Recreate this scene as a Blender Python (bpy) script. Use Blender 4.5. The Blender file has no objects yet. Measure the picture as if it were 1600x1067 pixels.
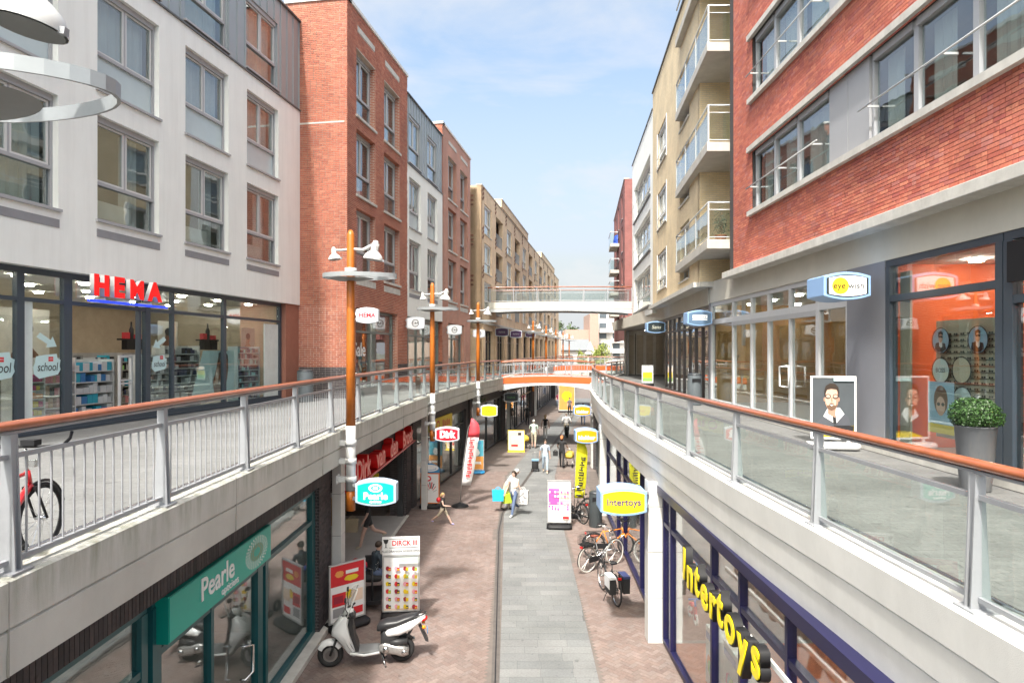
import bpy, bmesh, math, random
import numpy as np
from mathutils import Vector, Matrix, Euler
R = math.radians
rnd = random.Random(7)
sc = bpy.context.scene
COL = sc.collection
EYE = 5.9            # camera height over the lower street
ZL, ZR = 4.25, 4.08  # upper walkway floors, left and right

# ------------------------------------------------------------------ camera
cam = bpy.data.cameras.new('camera'); cam.lens = 22.5; cam.sensor_width = 36
cam.clip_end = 2500; cam.clip_start = 0.05; cam.shift_y = 0.0097
camo = bpy.data.objects.new('camera', cam); COL.objects.link(camo)
camo.location = (0, 0, EYE); camo.rotation_euler = (R(90), 0, 0)
sc.camera = camo
# ------------------------------------------------------------------ sky and sun
SUN_EL, SUN_AZ = 58, -17     # sun stands behind the camera, a little to the left (azimuth from -Y)
sund = Vector((math.sin(R(SUN_AZ)) * math.cos(R(SUN_EL)), -math.cos(R(SUN_AZ)) * math.cos(R(SUN_EL)), math.sin(R(SUN_EL))))
world = bpy.data.worlds.new('World'); sc.world = world; world.use_nodes = True
nt = world.node_tree; nt.nodes.clear(); N = nt.nodes.new; L = nt.links.new
out = N('ShaderNodeOutputWorld'); bg = N('ShaderNodeBackground'); bg.inputs[1].default_value = 0.15
sky = N('ShaderNodeTexSky'); sky.sky_type = 'NISHITA'; sky.sun_disc = False
sky.sun_elevation = R(SUN_EL); sky.sun_rotation = math.atan2(sund.x, sund.y)
sky.air_density = 1.0; sky.dust_density = 7.0; sky.ozone_density = 1.2
tc = N('ShaderNodeTexCoord'); mp = N('ShaderNodeMapping'); mp.inputs['Scale'].default_value = (1.0, 1.0, 2.6); mp.inputs['Location'].default_value = (0.35, 0.2, 0.1)
no = N('ShaderNodeTexNoise'); no.inputs['Scale'].default_value = 3.0; no.inputs['Detail'].default_value = 9; no.inputs['Roughness'].default_value = 0.56; no.inputs['Distortion'].default_value = 0.35
rp = N('ShaderNodeValToRGB'); rp.color_ramp.elements[0].position = 0.38; rp.color_ramp.elements[0].color = (0.0, 0.0, 0.0, 1); rp.color_ramp.elements[1].position = 0.63; rp.color_ramp.elements[1].color = (0.85, 0.85, 0.85, 1)
sx = N('ShaderNodeSeparateXYZ'); mr = N('ShaderNodeMapRange'); mr.inputs[1].default_value = 0.0; mr.inputs[2].default_value = 0.46; mr.inputs[3].default_value = 0.95; mr.inputs[4].default_value = 0.0
mx = N('ShaderNodeMath'); mx.operation = 'MAXIMUM'
cm = N('ShaderNodeMixRGB'); cm.blend_type = 'LIGHTEN'; cm.inputs[2].default_value = (2.05, 2.12, 2.17, 1)
L(tc.outputs['Generated'], mp.inputs[0]); L(mp.outputs[0], no.inputs['Vector']); L(no.outputs['Fac'], rp.inputs[0])
L(tc.outputs['Generated'], sx.inputs[0]); L(sx.outputs[2], mr.inputs[0])
L(rp.outputs[0], mx.inputs[0]); L(mr.outputs[0], mx.inputs[1]); L(mx.outputs[0], cm.inputs[0])
tint = N('ShaderNodeMixRGB'); tint.blend_type = 'MULTIPLY'; tint.inputs[0].default_value = 1; tint.inputs[2].default_value = (0.88, 0.93, 0.875, 1); L(sky.outputs[0], tint.inputs[1]); L(tint.outputs[0], cm.inputs[1]); L(cm.outputs[0], bg.inputs[0]); L(bg.outputs[0], out.inputs[0])
sl = bpy.data.lights.new('sun', 'SUN'); sl.energy = 2.5; sl.angle = R(2.5); sl.color = (1.0, 0.965, 0.91)
so = bpy.data.objects.new('sun', sl); COL.objects.link(so); so.rotation_euler = sund.to_track_quat('Z', 'Y').to_euler(); so.location = sund * 60
sc.view_settings.view_transform = 'Standard'; sc.view_settings.look = 'None'; sc.view_settings.gamma = 1; sc.view_settings.use_curve_mapping = False
sc.view_settings.exposure = 1.52
sc.render.engine = 'CYCLES'; sc.cycles.max_bounces = 8; sc.cycles.transparent_max_bounces = 24; sc.cycles.caustics_reflective = False; sc.cycles.caustics_refractive = False

# ------------------------------------------------------------------ materials
MATS = {}
def nm(name):
    m = bpy.data.materials.new(name); m.use_nodes = True
    t = m.node_tree; p = t.nodes['Principled BSDF']
    return m, t, p
def M(name, col=None, rough=0.6, metal=0.0, var=0.10, scale=3.0, bump=0.0, bscale=60.0, spec=0.5, island=0.0, stain=None, coat=0.0):
    if name in MATS: return MATS[name]
    m, t, p = nm(name)
    p.inputs['Roughness'].default_value = rough; p.inputs['Metallic'].default_value = metal
    p.inputs['Specular IOR Level'].default_value = spec
    if coat: p.inputs['Coat Weight'].default_value = coat; p.inputs['Coat Roughness'].default_value = 0.08
    tcn = t.nodes.new('ShaderNodeTexCoord')
    c = (*col, 1)
    n1 = t.nodes.new('ShaderNodeTexNoise'); n1.inputs['Scale'].default_value = scale; n1.inputs['Detail'].default_value = 6; n1.inputs['Roughness'].default_value = 0.62
    t.links.new(tcn.outputs['Object'], n1.inputs['Vector'])
    mrn = t.nodes.new('ShaderNodeMapRange'); mrn.inputs[1].default_value = 0.3; mrn.inputs[2].default_value = 0.7
    mrn.inputs[3].default_value = 1 - var; mrn.inputs[4].default_value = 1 + var
    t.links.new(n1.outputs['Fac'], mrn.inputs[0])
    val = mrn.outputs[0]
    if island:
        g = t.nodes.new('ShaderNodeNewGeometry'); oi = t.nodes.new('ShaderNodeObjectInfo')
        ad = t.nodes.new('ShaderNodeMath'); ad.operation = 'ADD'; fr = t.nodes.new('ShaderNodeMath'); fr.operation = 'FRACT'
        t.links.new(g.outputs['Random Per Island'], ad.inputs[0]); t.links.new(oi.outputs['Random'], ad.inputs[1]); t.links.new(ad.outputs[0], fr.inputs[0])
        m2 = t.nodes.new('ShaderNodeMapRange'); m2.inputs[3].default_value = 1 - island; m2.inputs[4].default_value = 1 + island
        t.links.new(fr.outputs[0], m2.inputs[0])
        mu = t.nodes.new('ShaderNodeMath'); mu.operation = 'MULTIPLY'; t.links.new(val, mu.inputs[0]); t.links.new(m2.outputs[0], mu.inputs[1]); val = mu.outputs[0]
    vm = t.nodes.new('ShaderNodeVectorMath'); vm.operation = 'SCALE'; vm.inputs[0].default_value = col
    t.links.new(val, vm.inputs['Scale'])
    src = vm.outputs[0]
    if stain:
        n2 = t.nodes.new('ShaderNodeTexNoise'); n2.inputs['Scale'].default_value = stain[1]; n2.inputs['Detail'].default_value = 8; n2.inputs['Roughness'].default_value = 0.7
        mpn = t.nodes.new('ShaderNodeMapping'); mpn.inputs['Scale'].default_value = stain[3] if len(stain) > 3 else (1, 1, 0.25)
        t.links.new(tcn.outputs['Object'], mpn.inputs[0]); t.links.new(mpn.outputs[0], n2.inputs['Vector'])
        r2 = t.nodes.new('ShaderNodeMapRange'); r2.inputs[1].default_value = 0.44; r2.inputs[2].default_value = 0.70; r2.inputs[3].default_value = 0; r2.inputs[4].default_value = stain[2]
        t.links.new(n2.outputs['Fac'], r2.inputs[0])
        mm = t.nodes.new('ShaderNodeMixRGB'); mm.inputs[2].default_value = (*stain[0], 1)
        t.links.new(r2.outputs[0], mm.inputs[0]); t.links.new(src, mm.inputs[1]); src = mm.outputs[0]
    t.links.new(src, p.inputs['Base Color'])
    if bump:
        n3 = t.nodes.new('ShaderNodeTexNoise'); n3.inputs['Scale'].default_value = bscale; n3.inputs['Detail'].default_value = 4
        b = t.nodes.new('ShaderNodeBump'); b.inputs['Strength'].default_value = bump; b.inputs['Distance'].default_value = 0.01
        t.links.new(tcn.outputs['Object'], n3.inputs['Vector']); t.links.new(n3.outputs['Fac'], b.inputs['Height']); t.links.new(b.outputs[0], p.inputs['Normal'])
    MATS[name] = m
    return m
def flat(name, col, rough=0.5):          # printed ink
    return M(name, col, rough, var=0.03)
def emit(name, col, s):
    if name in MATS: return MATS[name]
    m, t, p = nm(name); p.inputs['Base Color'].default_value = (*col, 1); p.inputs['Emission Color'].default_value = (*col, 1); p.inputs['Emission Strength'].default_value = s
    MATS[name] = m; return m
def glass(name, tint=(0.9, 0.95, 0.94), base=0.10, k=1.0, rough=0.0):
    if name in MATS: return MATS[name]
    m = bpy.data.materials.new(name); m.use_nodes = True; t = m.node_tree; t.nodes.clear()
    o = t.nodes.new('ShaderNodeOutputMaterial'); mixs = t.nodes.new('ShaderNodeMixShader'); tr = t.nodes.new('ShaderNodeBsdfTransparent'); gl = t.nodes.new('ShaderNodeBsdfGlossy')
    tr.inputs[0].default_value = (*tint, 1); gl.inputs['Roughness'].default_value = rough; gl.inputs['Color'].default_value = (0.95, 0.97, 1, 1)
    # Schlick on |cos|: the same from either side of the thin pane
    g = t.nodes.new('ShaderNodeNewGeometry'); dp = t.nodes.new('ShaderNodeVectorMath'); dp.operation = 'DOT_PRODUCT'
    t.links.new(g.outputs['Normal'], dp.inputs[0]); t.links.new(g.outputs['Incoming'], dp.inputs[1])
    ab = t.nodes.new('ShaderNodeMath'); ab.operation = 'ABSOLUTE'; t.links.new(dp.outputs['Value'], ab.inputs[0])
    om = t.nodes.new('ShaderNodeMath'); om.operation = 'SUBTRACT'; om.inputs[0].default_value = 1; t.links.new(ab.outputs[0], om.inputs[1])
    pw = t.nodes.new('ShaderNodeMath'); pw.operation = 'POWER'; pw.inputs[1].default_value = 5; t.links.new(om.outputs[0], pw.inputs[0])
    ma = t.nodes.new('ShaderNodeMath'); ma.operation = 'MULTIPLY_ADD'; ma.inputs[1].default_value = k; ma.inputs[2].default_value = base; ma.use_clamp = True
    t.links.new(pw.outputs[0], ma.inputs[0]); t.links.new(ma.outputs[0], mixs.inputs[0])
    # slight waviness of real panes
    n3 = t.nodes.new('ShaderNodeTexNoise'); n3.inputs['Scale'].default_value = 1.3; b = t.nodes.new('ShaderNodeBump'); b.inputs['Strength'].default_value = 0.05; b.inputs['Distance'].default_value = 0.05
    tcn = t.nodes.new('ShaderNodeTexCoord'); t.links.new(tcn.outputs['Object'], n3.inputs['Vector']); t.links.new(n3.outputs['Fac'], b.inputs['Height']); t.links.new(b.outputs[0], gl.inputs['Normal'])
    t.links.new(tr.outputs[0], mixs.inputs[1]); t.links.new(gl.outputs[0], mixs.inputs[2]); t.links.new(mixs.outputs[0], o.inputs[0])
    MATS[name] = m; return m
def brickmat(name, cols, rough=0.75):     # for modelled bricks: one shade per brick
    if name in MATS: return MATS[name]
    m, t, p = nm(name); p.inputs['Roughness'].default_value = rough
    g = t.nodes.new('ShaderNodeNewGeometry'); oi = t.nodes.new('ShaderNodeObjectInfo'); tcn = t.nodes.new('ShaderNodeTexCoord')
    ad = t.nodes.new('ShaderNodeMath'); ad.operation = 'ADD'; fr = t.nodes.new('ShaderNodeMath'); fr.operation = 'FRACT'
    t.links.new(g.outputs['Random Per Island'], ad.inputs[0]); t.links.new(oi.outputs['Random'], ad.inputs[1]); t.links.new(ad.outputs[0], fr.inputs[0])
    r = t.nodes.new('ShaderNodeValToRGB'); el = r.color_ramp.elements
    while len(el) < len(cols): el.new(0.5)
    for i, c in enumerate(cols): el[i].position = i / (len(cols) - 1); el[i].color = (*c, 1)
    t.links.new(fr.outputs[0], r.inputs[0])
    n = t.nodes.new('ShaderNodeTexNoise'); n.inputs['Scale'].default_value = 0.9; n.inputs['Detail'].default_value = 7; t.links.new(g.outputs['Position'], n.inputs['Vector'])
    mrn = t.nodes.new('ShaderNodeMapRange'); mrn.inputs[1].default_value = 0.3; mrn.inputs[2].default_value = 0.7; mrn.inputs[3].default_value = 0.84; mrn.inputs[4].default_value = 1.16; t.links.new(n.outputs['Fac'], mrn.inputs[0])
    n4 = t.nodes.new('ShaderNodeTexNoise'); n4.inputs['Scale'].default_value = 26; n4.inputs['Detail'].default_value = 5; t.links.new(g.outputs['Position'], n4.inputs['Vector'])
    mr4 = t.nodes.new('ShaderNodeMapRange'); mr4.inputs[1].default_value = 0.3; mr4.inputs[2].default_value = 0.7; mr4.inputs[3].default_value = 0.86; mr4.inputs[4].default_value = 1.14; t.links.new(n4.outputs['Fac'], mr4.inputs[0])
    n5 = t.nodes.new('ShaderNodeTexNoise'); n5.inputs['Scale'].default_value = 7; n5.inputs['Detail'].default_value = 1; t.links.new(g.outputs['Position'], n5.inputs['Vector'])
    mr5 = t.nodes.new('ShaderNodeMapRange'); mr5.inputs[1].default_value = 0.70; mr5.inputs[2].default_value = 0.74; mr5.inputs[3].default_value = 1.0; mr5.inputs[4].default_value = 0.72; t.links.new(n5.outputs['Fac'], mr5.inputs[0])   # chewing gum and dirt spots
    m5 = t.nodes.new('ShaderNodeMath'); m5.operation = 'MULTIPLY'; t.links.new(mr5.outputs[0], m5.inputs[0]); t.links.new(mrn.outputs[0], m5.inputs[1])
    mu = t.nodes.new('ShaderNodeMath'); mu.operation = 'MULTIPLY'; t.links.new(m5.outputs[0], mu.inputs[0]); t.links.new(mr4.outputs[0], mu.inputs[1])
    vm = t.nodes.new('ShaderNodeVectorMath'); vm.operation = 'SCALE'; t.links.new(r.outputs[0], vm.inputs[0]); t.links.new(mu.outputs[0], vm.inputs['Scale'])
    t.links.new(vm.outputs[0], p.inputs['Base Color'])
    b = t.nodes.new('ShaderNodeBump'); b.inputs['Strength'].default_value = 0.12; b.inputs['Distance'].default_value = 0.004; t.links.new(n4.outputs['Fac'], b.inputs['Height']); t.links.new(b.outputs[0], p.inputs['Normal'])
    MATS[name] = m; return m
def bricktex(name, c1, c2, mortar, bw=0.22, bh=0.066, ms=0.012, plan=False, rough=0.8):   # walls too far away to build each brick
    if name in MATS: return MATS[name]
    m, t, p = nm(name); p.inputs['Roughness'].default_value = rough
    tcn = t.nodes.new('ShaderNodeTexCoord'); s = t.nodes.new('ShaderNodeSeparateXYZ'); c = t.nodes.new('ShaderNodeCombineXYZ')
    t.links.new(tcn.outputs['Object'], s.inputs[0])
    if plan:
        t.links.new(s.outputs[0], c.inputs[0]); t.links.new(s.outputs[1], c.inputs[1])
    else:
        a = t.nodes.new('ShaderNodeMath'); a.operation = 'ADD'; t.links.new(s.outputs[0], a.inputs[0]); t.links.new(s.outputs[1], a.inputs[1])
        t.links.new(a.outputs[0], c.inputs[0]); t.links.new(s.outputs[2], c.inputs[1])
    b = t.nodes.new('ShaderNodeTexBrick'); b.inputs['Scale'].default_value = 1; b.inputs['Brick Width'].default_value = bw; b.inputs['Row Height'].default_value = bh
    b.inputs['Mortar Size'].default_value = ms; b.inputs['Color1'].default_value = (*c1, 1); b.inputs['Color2'].default_value = (*c2, 1); b.inputs['Mortar'].default_value = (*mortar, 1); b.inputs['Mortar Smooth'].default_value = 0.3
    t.links.new(c.outputs[0], b.inputs['Vector'])
    n = t.nodes.new('ShaderNodeTexNoise'); n.inputs['Scale'].default_value = 1.1; n.inputs['Detail'].default_value = 7; t.links.new(tcn.outputs['Object'], n.inputs['Vector'])
    mrn = t.nodes.new('ShaderNodeMapRange'); mrn.inputs[1].default_value = 0.3; mrn.inputs[2].default_value = 0.7; mrn.inputs[3].default_value = 0.86; mrn.inputs[4].default_value = 1.14; t.links.new(n.outputs['Fac'], mrn.inputs[0])
    vm = t.nodes.new('ShaderNodeVectorMath'); vm.operation = 'SCALE'; t.links.new(b.outputs['Color'], vm.inputs[0]); t.links.new(mrn.outputs[0], vm.inputs['Scale'])
    t.links.new(vm.outputs[0], p.inputs['Base Color'])
    MATS[name] = m; return m

# ------------------------------------------------------------------ mesh helpers
class MB:
    def __init__(s, mat=None):
        s.v = []; s.f = []; s.mi = []; s.mats = []; s.sm = []; s.cur = 0; s.smooth = False
        if mat: s.m(mat)
    def m(s, mat):
        if mat not in s.mats: s.mats.append(mat)
        s.cur = s.mats.index(mat); return s
    def add(s, vs, fs):
        b = len(s.v); s.v += [tuple(v) for v in vs]
        for f in fs: s.f.append(tuple(i + b for i in f)); s.mi.append(s.cur); s.sm.append(s.smooth)
        return s
    def box(s, x0, x1, y0, y1, z0, z1):
        if x0 > x1: x0, x1 = x1, x0
        if y0 > y1: y0, y1 = y1, y0
        if z0 > z1: z0, z1 = z1, z0
        return s.add([(x0,y0,z0),(x1,y0,z0),(x1,y1,z0),(x0,y1,z0),(x0,y0,z1),(x1,y0,z1),(x1,y1,z1),(x0,y1,z1)],
                     [(0,3,2,1),(4,5,6,7),(0,1,5,4),(1,2,6,5),(2,3,7,6),(3,0,4,7)])
    def quad(s, a, b, c, d): return s.add([a, b, c, d], [(0, 1, 2, 3)])
    def prism(s, poly, a0, a1, axis='y'):      # polygon (u,v) extruded along an axis; y: (u,z) ; z: (x,y) ; x: (y,z)
        n = len(poly)
        def mk(u, v, a): return {'y': (u, a, v), 'z': (u, v, a), 'x': (a, u, v)}[axis]
        area = sum(poly[i][0] * poly[(i+1) % n][1] - poly[(i+1) % n][0] * poly[i][1] for i in range(n))
        if (area < 0) != (axis == 'y'): poly = poly[::-1]
        vs = [mk(u, v, a0) for u, v in poly] + [mk(u, v, a1) for u, v in poly]
        fs = [tuple(range(n))[::-1], tuple(range(n, 2*n))] + [(i, (i+1) % n, n + (i+1) % n, n + i) for i in range(n)]
        if a1 < a0: fs = [f[::-1] for f in fs]
        return s.add(vs, fs)
    def tube(s, pts, r, n=8, closed=False, cap=True, flat_=None):
        pts = [Vector(p) for p in pts]; k = len(pts); rs = r if isinstance(r, (list, tuple)) else [r] * k
        up = Vector((0, 0, 1)); vs = []; prev = None
        for i, p in enumerate(pts):
            if closed: t = pts[(i+1) % k] - pts[i-1]
            else: t = pts[min(i+1, k-1)] - pts[max(i-1, 0)]
            t.normalize()
            if prev is None:
                a = up if abs(t.dot(up)) < 0.9 else Vector((1, 0, 0)); x = t.cross(a).normalized()
            else: x = (prev - t * prev.dot(t)).normalized()
            prev = x; y = t.cross(x)
            for j in range(n):
                an = 2 * math.pi * j / n + math.pi / n
                vs.append(p + (x * math.cos(an) + y * math.sin(an)) * rs[i])
        fs = []
        for i in range(k if closed else k - 1):
            for j in range(n):
                a = i * n + j; b = i * n + (j+1) % n; c = ((i+1) % k) * n + (j+1) % n; d = ((i+1) % k) * n + j
                fs.append((a, b, c, d))
        if cap and not closed: fs += [tuple(range(n))[::-1], tuple(range((k-1)*n, k*n))]
        o = s.smooth; s.smooth = n > 5; s.add(vs, fs); s.smooth = o; return s
    def circle(s, c, rad, r, axis='y', n=24, m=6, a0=0, a1=None):
        pts = []; full = a1 is None; a1 = 2*math.pi if full else a1
        for i in range(n if full else n + 1):
            a = a0 + (a1 - a0) * i / n; u, v = rad * math.cos(a), rad * math.sin(a)
            pts.append(Vector(c) + Vector({'y': (u, 0, v), 'z': (u, v, 0), 'x': (0, u, v)}[axis]))
        return s.tube(pts, r, m, closed=full)
    def lathe(s, prof, c=(0,0,0), n=20, axis='z', cap=True):
        vs = []; fs = []; k = len(prof)
        for (r, h) in prof:
            for j in range(n):
                a = 2 * math.pi * j / n
                p = (r*math.cos(a), r*math.sin(a), h) if axis == 'z' else ((r*math.cos(a), h, r*math.sin(a)) if axis == 'y' else (h, r*math.cos(a), r*math.sin(a)))
                vs.append((p[0]+c[0], p[1]+c[1], p[2]+c[2]))
        for i in range(k-1):
            for j in range(n):
                f = (i*n+j, i*n+(j+1) % n, (i+1)*n+(j+1) % n, (i+1)*n+j)
                fs.append(f if axis != 'y' else f[::-1])
        o = s.smooth; s.smooth = True; s.add(vs, fs)
        s.smooth = False
        if cap and prof[0][0] > 1e-4: s.add(vs[:n], [tuple(range(n))[::-1] if axis != 'y' else tuple(range(n))])
        if cap and prof[-1][0] > 1e-4: s.add(vs[-n:], [tuple(range(n)) if axis != 'y' else tuple(range(n))[::-1]])
        s.smooth = o; return s
    def loft(s, secs, n=16, p=2.6):            # sections (x, yc, zc, half_y, half_z) along x, superellipse outline
        vs = []; fs = []
        for (x, yc, zc, hy, hz) in secs:
            for j in range(n):
                a = 2*math.pi*j/n; ca, sa = math.cos(a), math.sin(a)
                vs.append((x, yc + hy*math.copysign(abs(ca)**(2/p), ca), zc + hz*math.copysign(abs(sa)**(2/p), sa)))
        k = len(secs)
        for i in range(k-1):
            for j in range(n): fs.append((i*n+j, i*n+(j+1) % n, (i+1)*n+(j+1) % n, (i+1)*n+j))
        fs += [tuple(range(n))[::-1], tuple(range((k-1)*n, k*n))]
        o = s.smooth; s.smooth = True; s.add(vs, fs); s.smooth = o; return s
    def xf(s, mat, i0=0):
        for i in range(i0, len(s.v)): s.v[i] = tuple(mat @ Vector(s.v[i]))
        return s
    def mesh(s, name):
        me = bpy.data.meshes.new(name); me.from_pydata(s.v, [], s.f)
        for m in s.mats: me.materials.append(m)
        me.polygons.foreach_set('material_index', s.mi); me.polygons.foreach_set('use_smooth', s.sm); me.update(); return me
    def build(s, name, parent=None, loc=None, rotz=0.0, bevel=0.0, label=None):
        return put(name, s.mesh(name), parent, loc, rotz, bevel, label)
def put(name, me, parent=None, loc=None, rotz=0.0, bevel=0.0, label=None):
    o = bpy.data.objects.new(name, me); COL.objects.link(o)
    if parent is not None: o.parent = parent
    if loc is not None: o.location = loc
    if rotz: o.rotation_euler = (0, 0, rotz)
    if bevel:
        b = o.modifiers.new('bevel', 'BEVEL'); b.width = bevel; b.segments = 2; b.limit_method = 'ANGLE'
    if label: o['label'] = label
    return o
def thing(name, label, cat, loc=(0,0,0), rotz=0.0, group=None):
    o = bpy.data.objects.new(name, None); COL.objects.link(o); o.location = loc; o.rotation_euler = (0, 0, rotz)
    o.empty_display_size = 0.1; o['label'] = label; o['category'] = cat
    if group: o['group'] = group
    return o
def tag(o, label, cat, group=None):
    o['label'] = label; o['category'] = cat
    if group: o['group'] = group
    return o
def structure(o): o['kind'] = 'structure'; return o
def kids(o, pool=None): return [c for c in bpy.data.objects if c.parent == o]
def copy_tree(o, parent=None, chmap=None):
    if chmap is None:
        chmap = {}
        for c in bpy.data.objects:
            if c.parent: chmap.setdefault(c.parent.name, []).append(c)
    c = o.copy(); COL.objects.link(c)
    if parent is not None: c.parent = parent
    for ch in chmap.get(o.name, []): copy_tree(ch, c, chmap)
    return c
def copy_thing(o, label, loc, rotz=None):
    c = copy_tree(o); c.location = loc; c['label'] = label
    if rotz is not None: c.rotation_euler = (0, 0, rotz)
    return c
def boxes_mesh(name, arr, mat, back=False):     # arr (n,6): x0 x1 y0 y1 z0 z1 ; five faces each (none at +y) for brick faces
    arr = np.asarray(arr, dtype=np.float32); n = len(arr)
    idx = np.array([[0,2,4],[1,2,4],[1,3,4],[0,3,4],[0,2,5],[1,2,5],[1,3,5],[0,3,5]])
    v = arr[:, idx].reshape(-1, 3)
    f = np.array([(0,3,2,1),(4,5,6,7),(0,1,5,4),(1,2,6,5),(3,0,4,7)] + ([(2,3,7,6)] if back else []))
    fs = (np.arange(n)[:, None, None] * 8 + f[None]).reshape(-1, 4)
    return np_mesh(name, v, fs, mat)
def np_mesh(name, v, fs, mat):
    me = bpy.data.meshes.new(name); me.vertices.add(len(v)); me.vertices.foreach_set('co', np.asarray(v, dtype=np.float32).ravel())
    k = fs.shape[1]; me.loops.add(fs.size); me.loops.foreach_set('vertex_index', fs.astype(np.int32).ravel())
    me.polygons.add(len(fs)); me.polygons.foreach_set('loop_start', np.arange(len(fs), dtype=np.int32) * k)
    me.polygons.foreach_set('loop_total', np.full(len(fs), k, dtype=np.int32)); me.polygons.foreach_set('use_smooth', np.zeros(len(fs), dtype=bool)); me.update(calc_edges=True); me.validate()
    me.materials.append(mat); return me
TXT = {}
def text_mesh(body, size, depth, mat, bold=0.0, align='CENTER', shear=0.0, sx=1.0):
    key = (body, size, depth, mat.name, bold, align, shear, sx)
    if key in TXT: return TXT[key]
    c = bpy.data.curves.new('lettering', 'FONT'); c.body = body; c.size = size; c.extrude = depth / 2; c.offset = bold; c.align_x = align; c.align_y = 'CENTER'; c.shear = shear; c.resolution_u = 3
    o = bpy.data.objects.new('tmp', c); COL.objects.link(o)
    dg = bpy.context.evaluated_depsgraph_get(); me = bpy.data.meshes.new_from_object(o.evaluated_get(dg)); bpy.data.objects.remove(o)
    # stand the lettering up in x-z, facing -y
    me.transform(Matrix.Scale(sx, 4, (1, 0, 0))); me.transform(Matrix.Rotation(R(90), 4, 'X')); me.materials.clear(); me.materials.append(mat)
    TXT[key] = me; return me
def text(parent, body, x, y, z, size, depth, mat, bold=0.0, align='CENTER', name='lettering', shear=0.0, sx=1.0, rotz=0.0):
    return put(name, text_mesh(body, size, depth, mat, bold, align, shear, sx), parent, (x, y, z), rotz)
def spline(pts, n=8):
    P = [Vector(p) for p in pts]; outp = []
    for i in range(len(P) - 1):
        p0 = P[max(i-1, 0)]; p1 = P[i]; p2 = P[i+1]; p3 = P[min(i+2, len(P)-1)]
        for k in range(n):
            t = k / n; outp.append(0.5 * ((2*p1) + (-p0+p2)*t + (2*p0-5*p1+4*p2-p3)*t*t + (-p0+3*p1-3*p2+p3)*t**3))
    outp.append(P[-1]); return outp
def offset_path(path, off):      # 2-D offset; positive = to the left of travel
    res = []
    for i, p in enumerate(path):
        t = (path[min(i+1, len(path)-1)] - path[max(i-1, 0)]).normalized()
        res.append(Vector((p.x - t.y * off, p.y + t.x * off)))
    return res
def sweep(mb, path, prof, closed=True):          # prof: (offset-left, z)
    n = len(prof); vs = []
    for i, p in enumerate(path):
        t = (path[min(i+1, len(path)-1)] - path[max(i-1, 0)]); t = Vector((t.x, t.y)).normalized()
        for (o, z) in prof: vs.append((p.x - t.y*o, p.y + t.x*o, z))
    fs = []
    for i in range(len(path)-1):
        for j in range(n if closed else n-1):
            fs.append((i*n+j, i*n+(j+1) % n, (i+1)*n+(j+1) % n, (i+1)*n+j))
    if closed: fs += [tuple(range(n))[::-1], tuple(range((len(path)-1)*n, len(path)*n))]
    return mb.add(vs, fs)
def arclen(path):
    s = [0.0]
    for i in range(1, len(path)): s.append(s[-1] + (path[i]-path[i-1]).length)
    return s
def along(path, S, d):
    for i in range(1, len(path)):
        if S[i] >= d or i == len(path)-1:
            t = (d - S[i-1]) / max(S[i]-S[i-1], 1e-6); p = path[i-1].lerp(path[i], t); tt = (path[i]-path[i-1]).normalized()
            return p, tt

# common materials
CONC = M('exposed_concrete', (0.50, 0.492, 0.455), 0.85, var=0.10, scale=1.2, bump=0.35, bscale=120, stain=((0.20, 0.205, 0.14), 1.0, 0.9, (5, 5, 0.7)))
def drip_stain(m, ztop, fall):       # moss and dirt runs that start at the coping
    t = m.node_tree; mm = [n for n in t.nodes if n.type == 'MIX_RGB'][0]; lk = mm.inputs[0].links[0].from_socket
    tcn = t.nodes.new('ShaderNodeTexCoord'); sp = t.nodes.new('ShaderNodeSeparateXYZ'); t.links.new(tcn.outputs['Object'], sp.inputs[0])
    r = t.nodes.new('ShaderNodeMapRange'); r.inputs[1].default_value = ztop - fall; r.inputs[2].default_value = ztop; r.inputs[3].default_value = 0.08; r.inputs[4].default_value = 1.0; t.links.new(sp.outputs[2], r.inputs[0])
    mu = t.nodes.new('ShaderNodeMath'); mu.operation = 'MULTIPLY'; t.links.new(lk, mu.inputs[0]); t.links.new(r.outputs[0], mu.inputs[1]); t.links.new(mu.outputs[0], mm.inputs[0])
drip_stain(CONC, ZL+0.08, 0.42)
CONCR = M('pale_concrete', (0.74, 0.73, 0.70), 0.8, var=0.06, scale=1.2, bump=0.3, bscale=150, stain=((0.48, 0.47, 0.44), 1.5, 0.25, (1, 1, 0.4)))
CREAM = M('cream_render', (0.56, 0.53, 0.46), 0.85, var=0.07, scale=0.9, bump=0.1, bscale=200, stain=((0.42, 0.39, 0.33), 0.8, 0.3))
WHITEW = M('white_render', (0.815, 0.825, 0.795), 0.85, var=0.04, scale=0.7, bump=0.12, bscale=220, stain=((0.60, 0.60, 0.57), 1.0, 0.30, (4, 4, 0.3)))
STONE = M('sill_stone', (0.55, 0.53, 0.49), 0.8, var=0.12, scale=4, bump=0.2, stain=((0.3, 0.29, 0.26), 3, 0.4))
ZINC = M('zinc_cladding', (0.33, 0.365, 0.385), 0.45, metal=0.35, var=0.06, scale=0.6)
ZINCD = M('zinc_dark_trim', (0.13, 0.135, 0.14), 0.5, metal=0.3)
GREYF = M('grey_window_paint', (0.36, 0.36, 0.375), 0.45, var=0.03)
WHITEF = M('pale_window_paint', (0.60, 0.60, 0.59), 0.4, var=0.03)
SLATE = M('slate_shop_frame', (0.050, 0.066, 0.085), 0.4, var=0.05)
SLATE2 = M('slate_panel', (0.215, 0.22, 0.245), 0.5, var=0.04)
LGREY = M('light_grey_frame', (0.50, 0.505, 0.52), 0.4, var=0.03)
GALV = M('galvanised_rail_steel', (0.32, 0.33, 0.35), 0.5, metal=0.25, var=0.07, scale=6)
PALEM = M('pale_grey_metal', (0.55, 0.56, 0.56), 0.42, metal=0.2, var=0.05, scale=5)
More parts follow.
